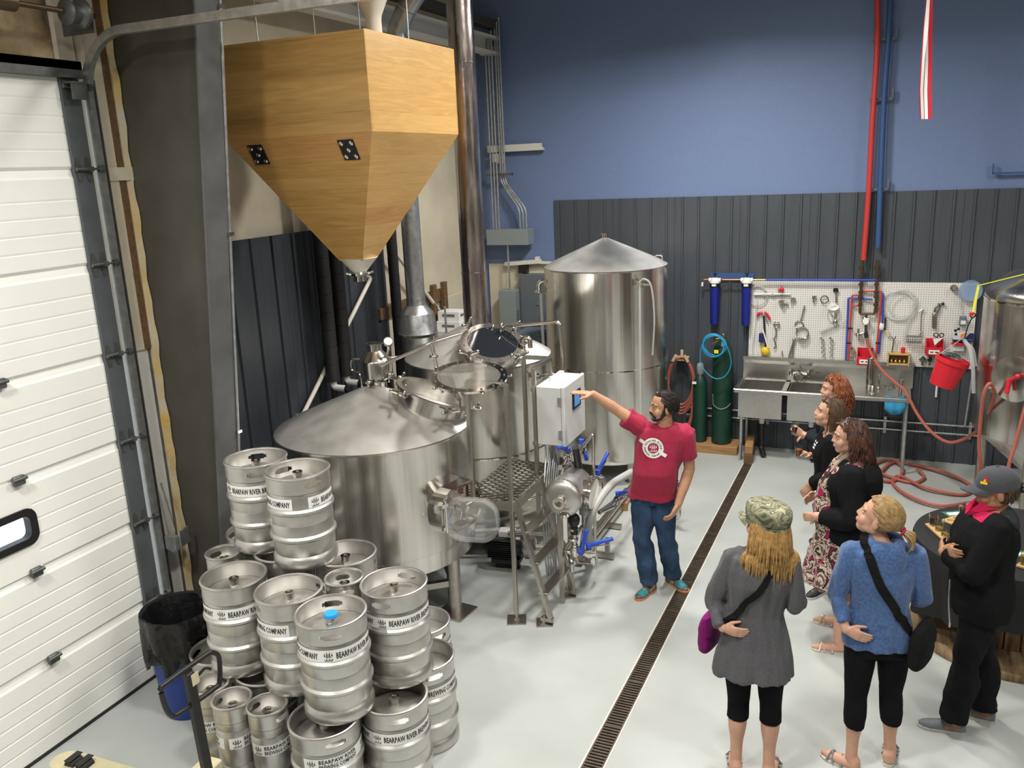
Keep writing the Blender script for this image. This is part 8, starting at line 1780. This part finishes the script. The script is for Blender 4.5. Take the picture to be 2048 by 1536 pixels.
def hoodc(mb):
    n0 = J['neck']; f, r_ = F_.f, F_.r
    mb.loft([ell(n0-f*yy+V((0, 0, zz)), r_, V((0, 0, 1)), a, b, 18) for yy, zz, a, b in ((.02, -.03, .07, .03), (.07, -.03, .12, .045), (.11, -.05, .13, .06), (.14, -.08, .09, .05), (.145, -.10, .03, .02))])
    for sg in (-1, 1): chain(mb, [n0-f*.06+r_*.10*sg-V((0, 0, .02)), n0+f*.03+r_*.10*sg-V((0, 0, .04)), n0+f*.10+r_*.07*sg-V((0, 0, .11))], [.03, .028, .02], 10)
jk = F_.top('jacket', MATS['black_fleece'], .026, .78, sleeve=1.88, sleeve_r=.012, z1=1.41, fold=.014, belly=.03, shift=-.004, hem=[(.80, .225, .165, .0)], seed=18)
mb = MB(); hoodc(mb); vox(mb, 'jacket_hood', MATS['charcoal_hood'], F_.o, .009, 4, .008)
F_.legs_cover('trousers', MATS['dark_trousers'], .014, .06, flare=.030, fold=.010)
for n in 'RL': F_.shoe(n, 'shoe_grey', 'sole_white')
mb = MB(); zc = V((.47, 5.22, 1.02)); mb.ring(smooth_path([zc, zc+V((.005, -.01, -.15)), zc+V((.02, -.01, -.28))], 6), .0045, 6); mb.box(zc+V((.02, -.012, -.29)), (.01, .006, .03)); mb.build('zip', MATS['galv'], jk)
cp_, cc_ = ball_cap(F_, MATS['cap_grey'], MATS['cap_grey'])
F_.hairdo(MATS['hair_brown'], n=90, length=.05, wave=.003, rad=.009, vol=1.0, shoulder=False, seed=51, keep=lambda d: d.z < .25 and d.y < .1, cap=False, spread=0)
mb = MB(); rnd = random.Random(9); b0 = F_.J['head']-F_.hy*.105*F_.k+F_.hz*.0
for i in range(60):
    a = rnd.uniform(0, 6.28); r0 = rnd.uniform(.004, .030); mb.ring(smooth_path([b0+F_.hx*r0*.4*math.cos(a)+F_.hz*r0*.4*math.sin(a), b0-F_.hy*.045+F_.hx*r0*math.cos(a)+F_.hz*(r0*math.sin(a)+.008), b0-F_.hy*.075+F_.hx*r0*1.1*math.cos(a)+F_.hz*(r0*math.sin(a)-.03), b0-F_.hy*.06+F_.hx*r0*math.cos(a)-F_.hz*.075], 4), [.0065]*10+[.005, .004, .003], 5)
mb.build('ponytail', MATS['hair_dark'], F_.o, fixn=False)
k = F_.hk; ed = nrm(F_.hy*.72-F_.hx*.70+F_.hz*.35); 
def cap_pt(a, b): 
    t = -0.75+a; return cc_+F_.hx*.0885*k*math.sin(t)*(1-.12*b)+F_.hy*.111*k*math.cos(t)*(1-.12*b)+F_.hz*(.020+.052*b)*k
for nm, m_, poly in (('emblem_red', 'flag_red', [(-.16, .45), (.02, .40), (.06, .85), (-.10, .9)]), ('emblem_gold', 'yellow', [(-.12, .12), (.22, .10), (.24, .36), (.08, .40), (.06, .62), (-.02, .62), (-.04, .38), (-.12, .36)])):
    mb = MB(); mb.add([cap_pt(a*1.1-.05, b) for a, b in poly], [list(range(len(poly)))]); mb.build(nm, MATS[m_], cp_, fixn=False)
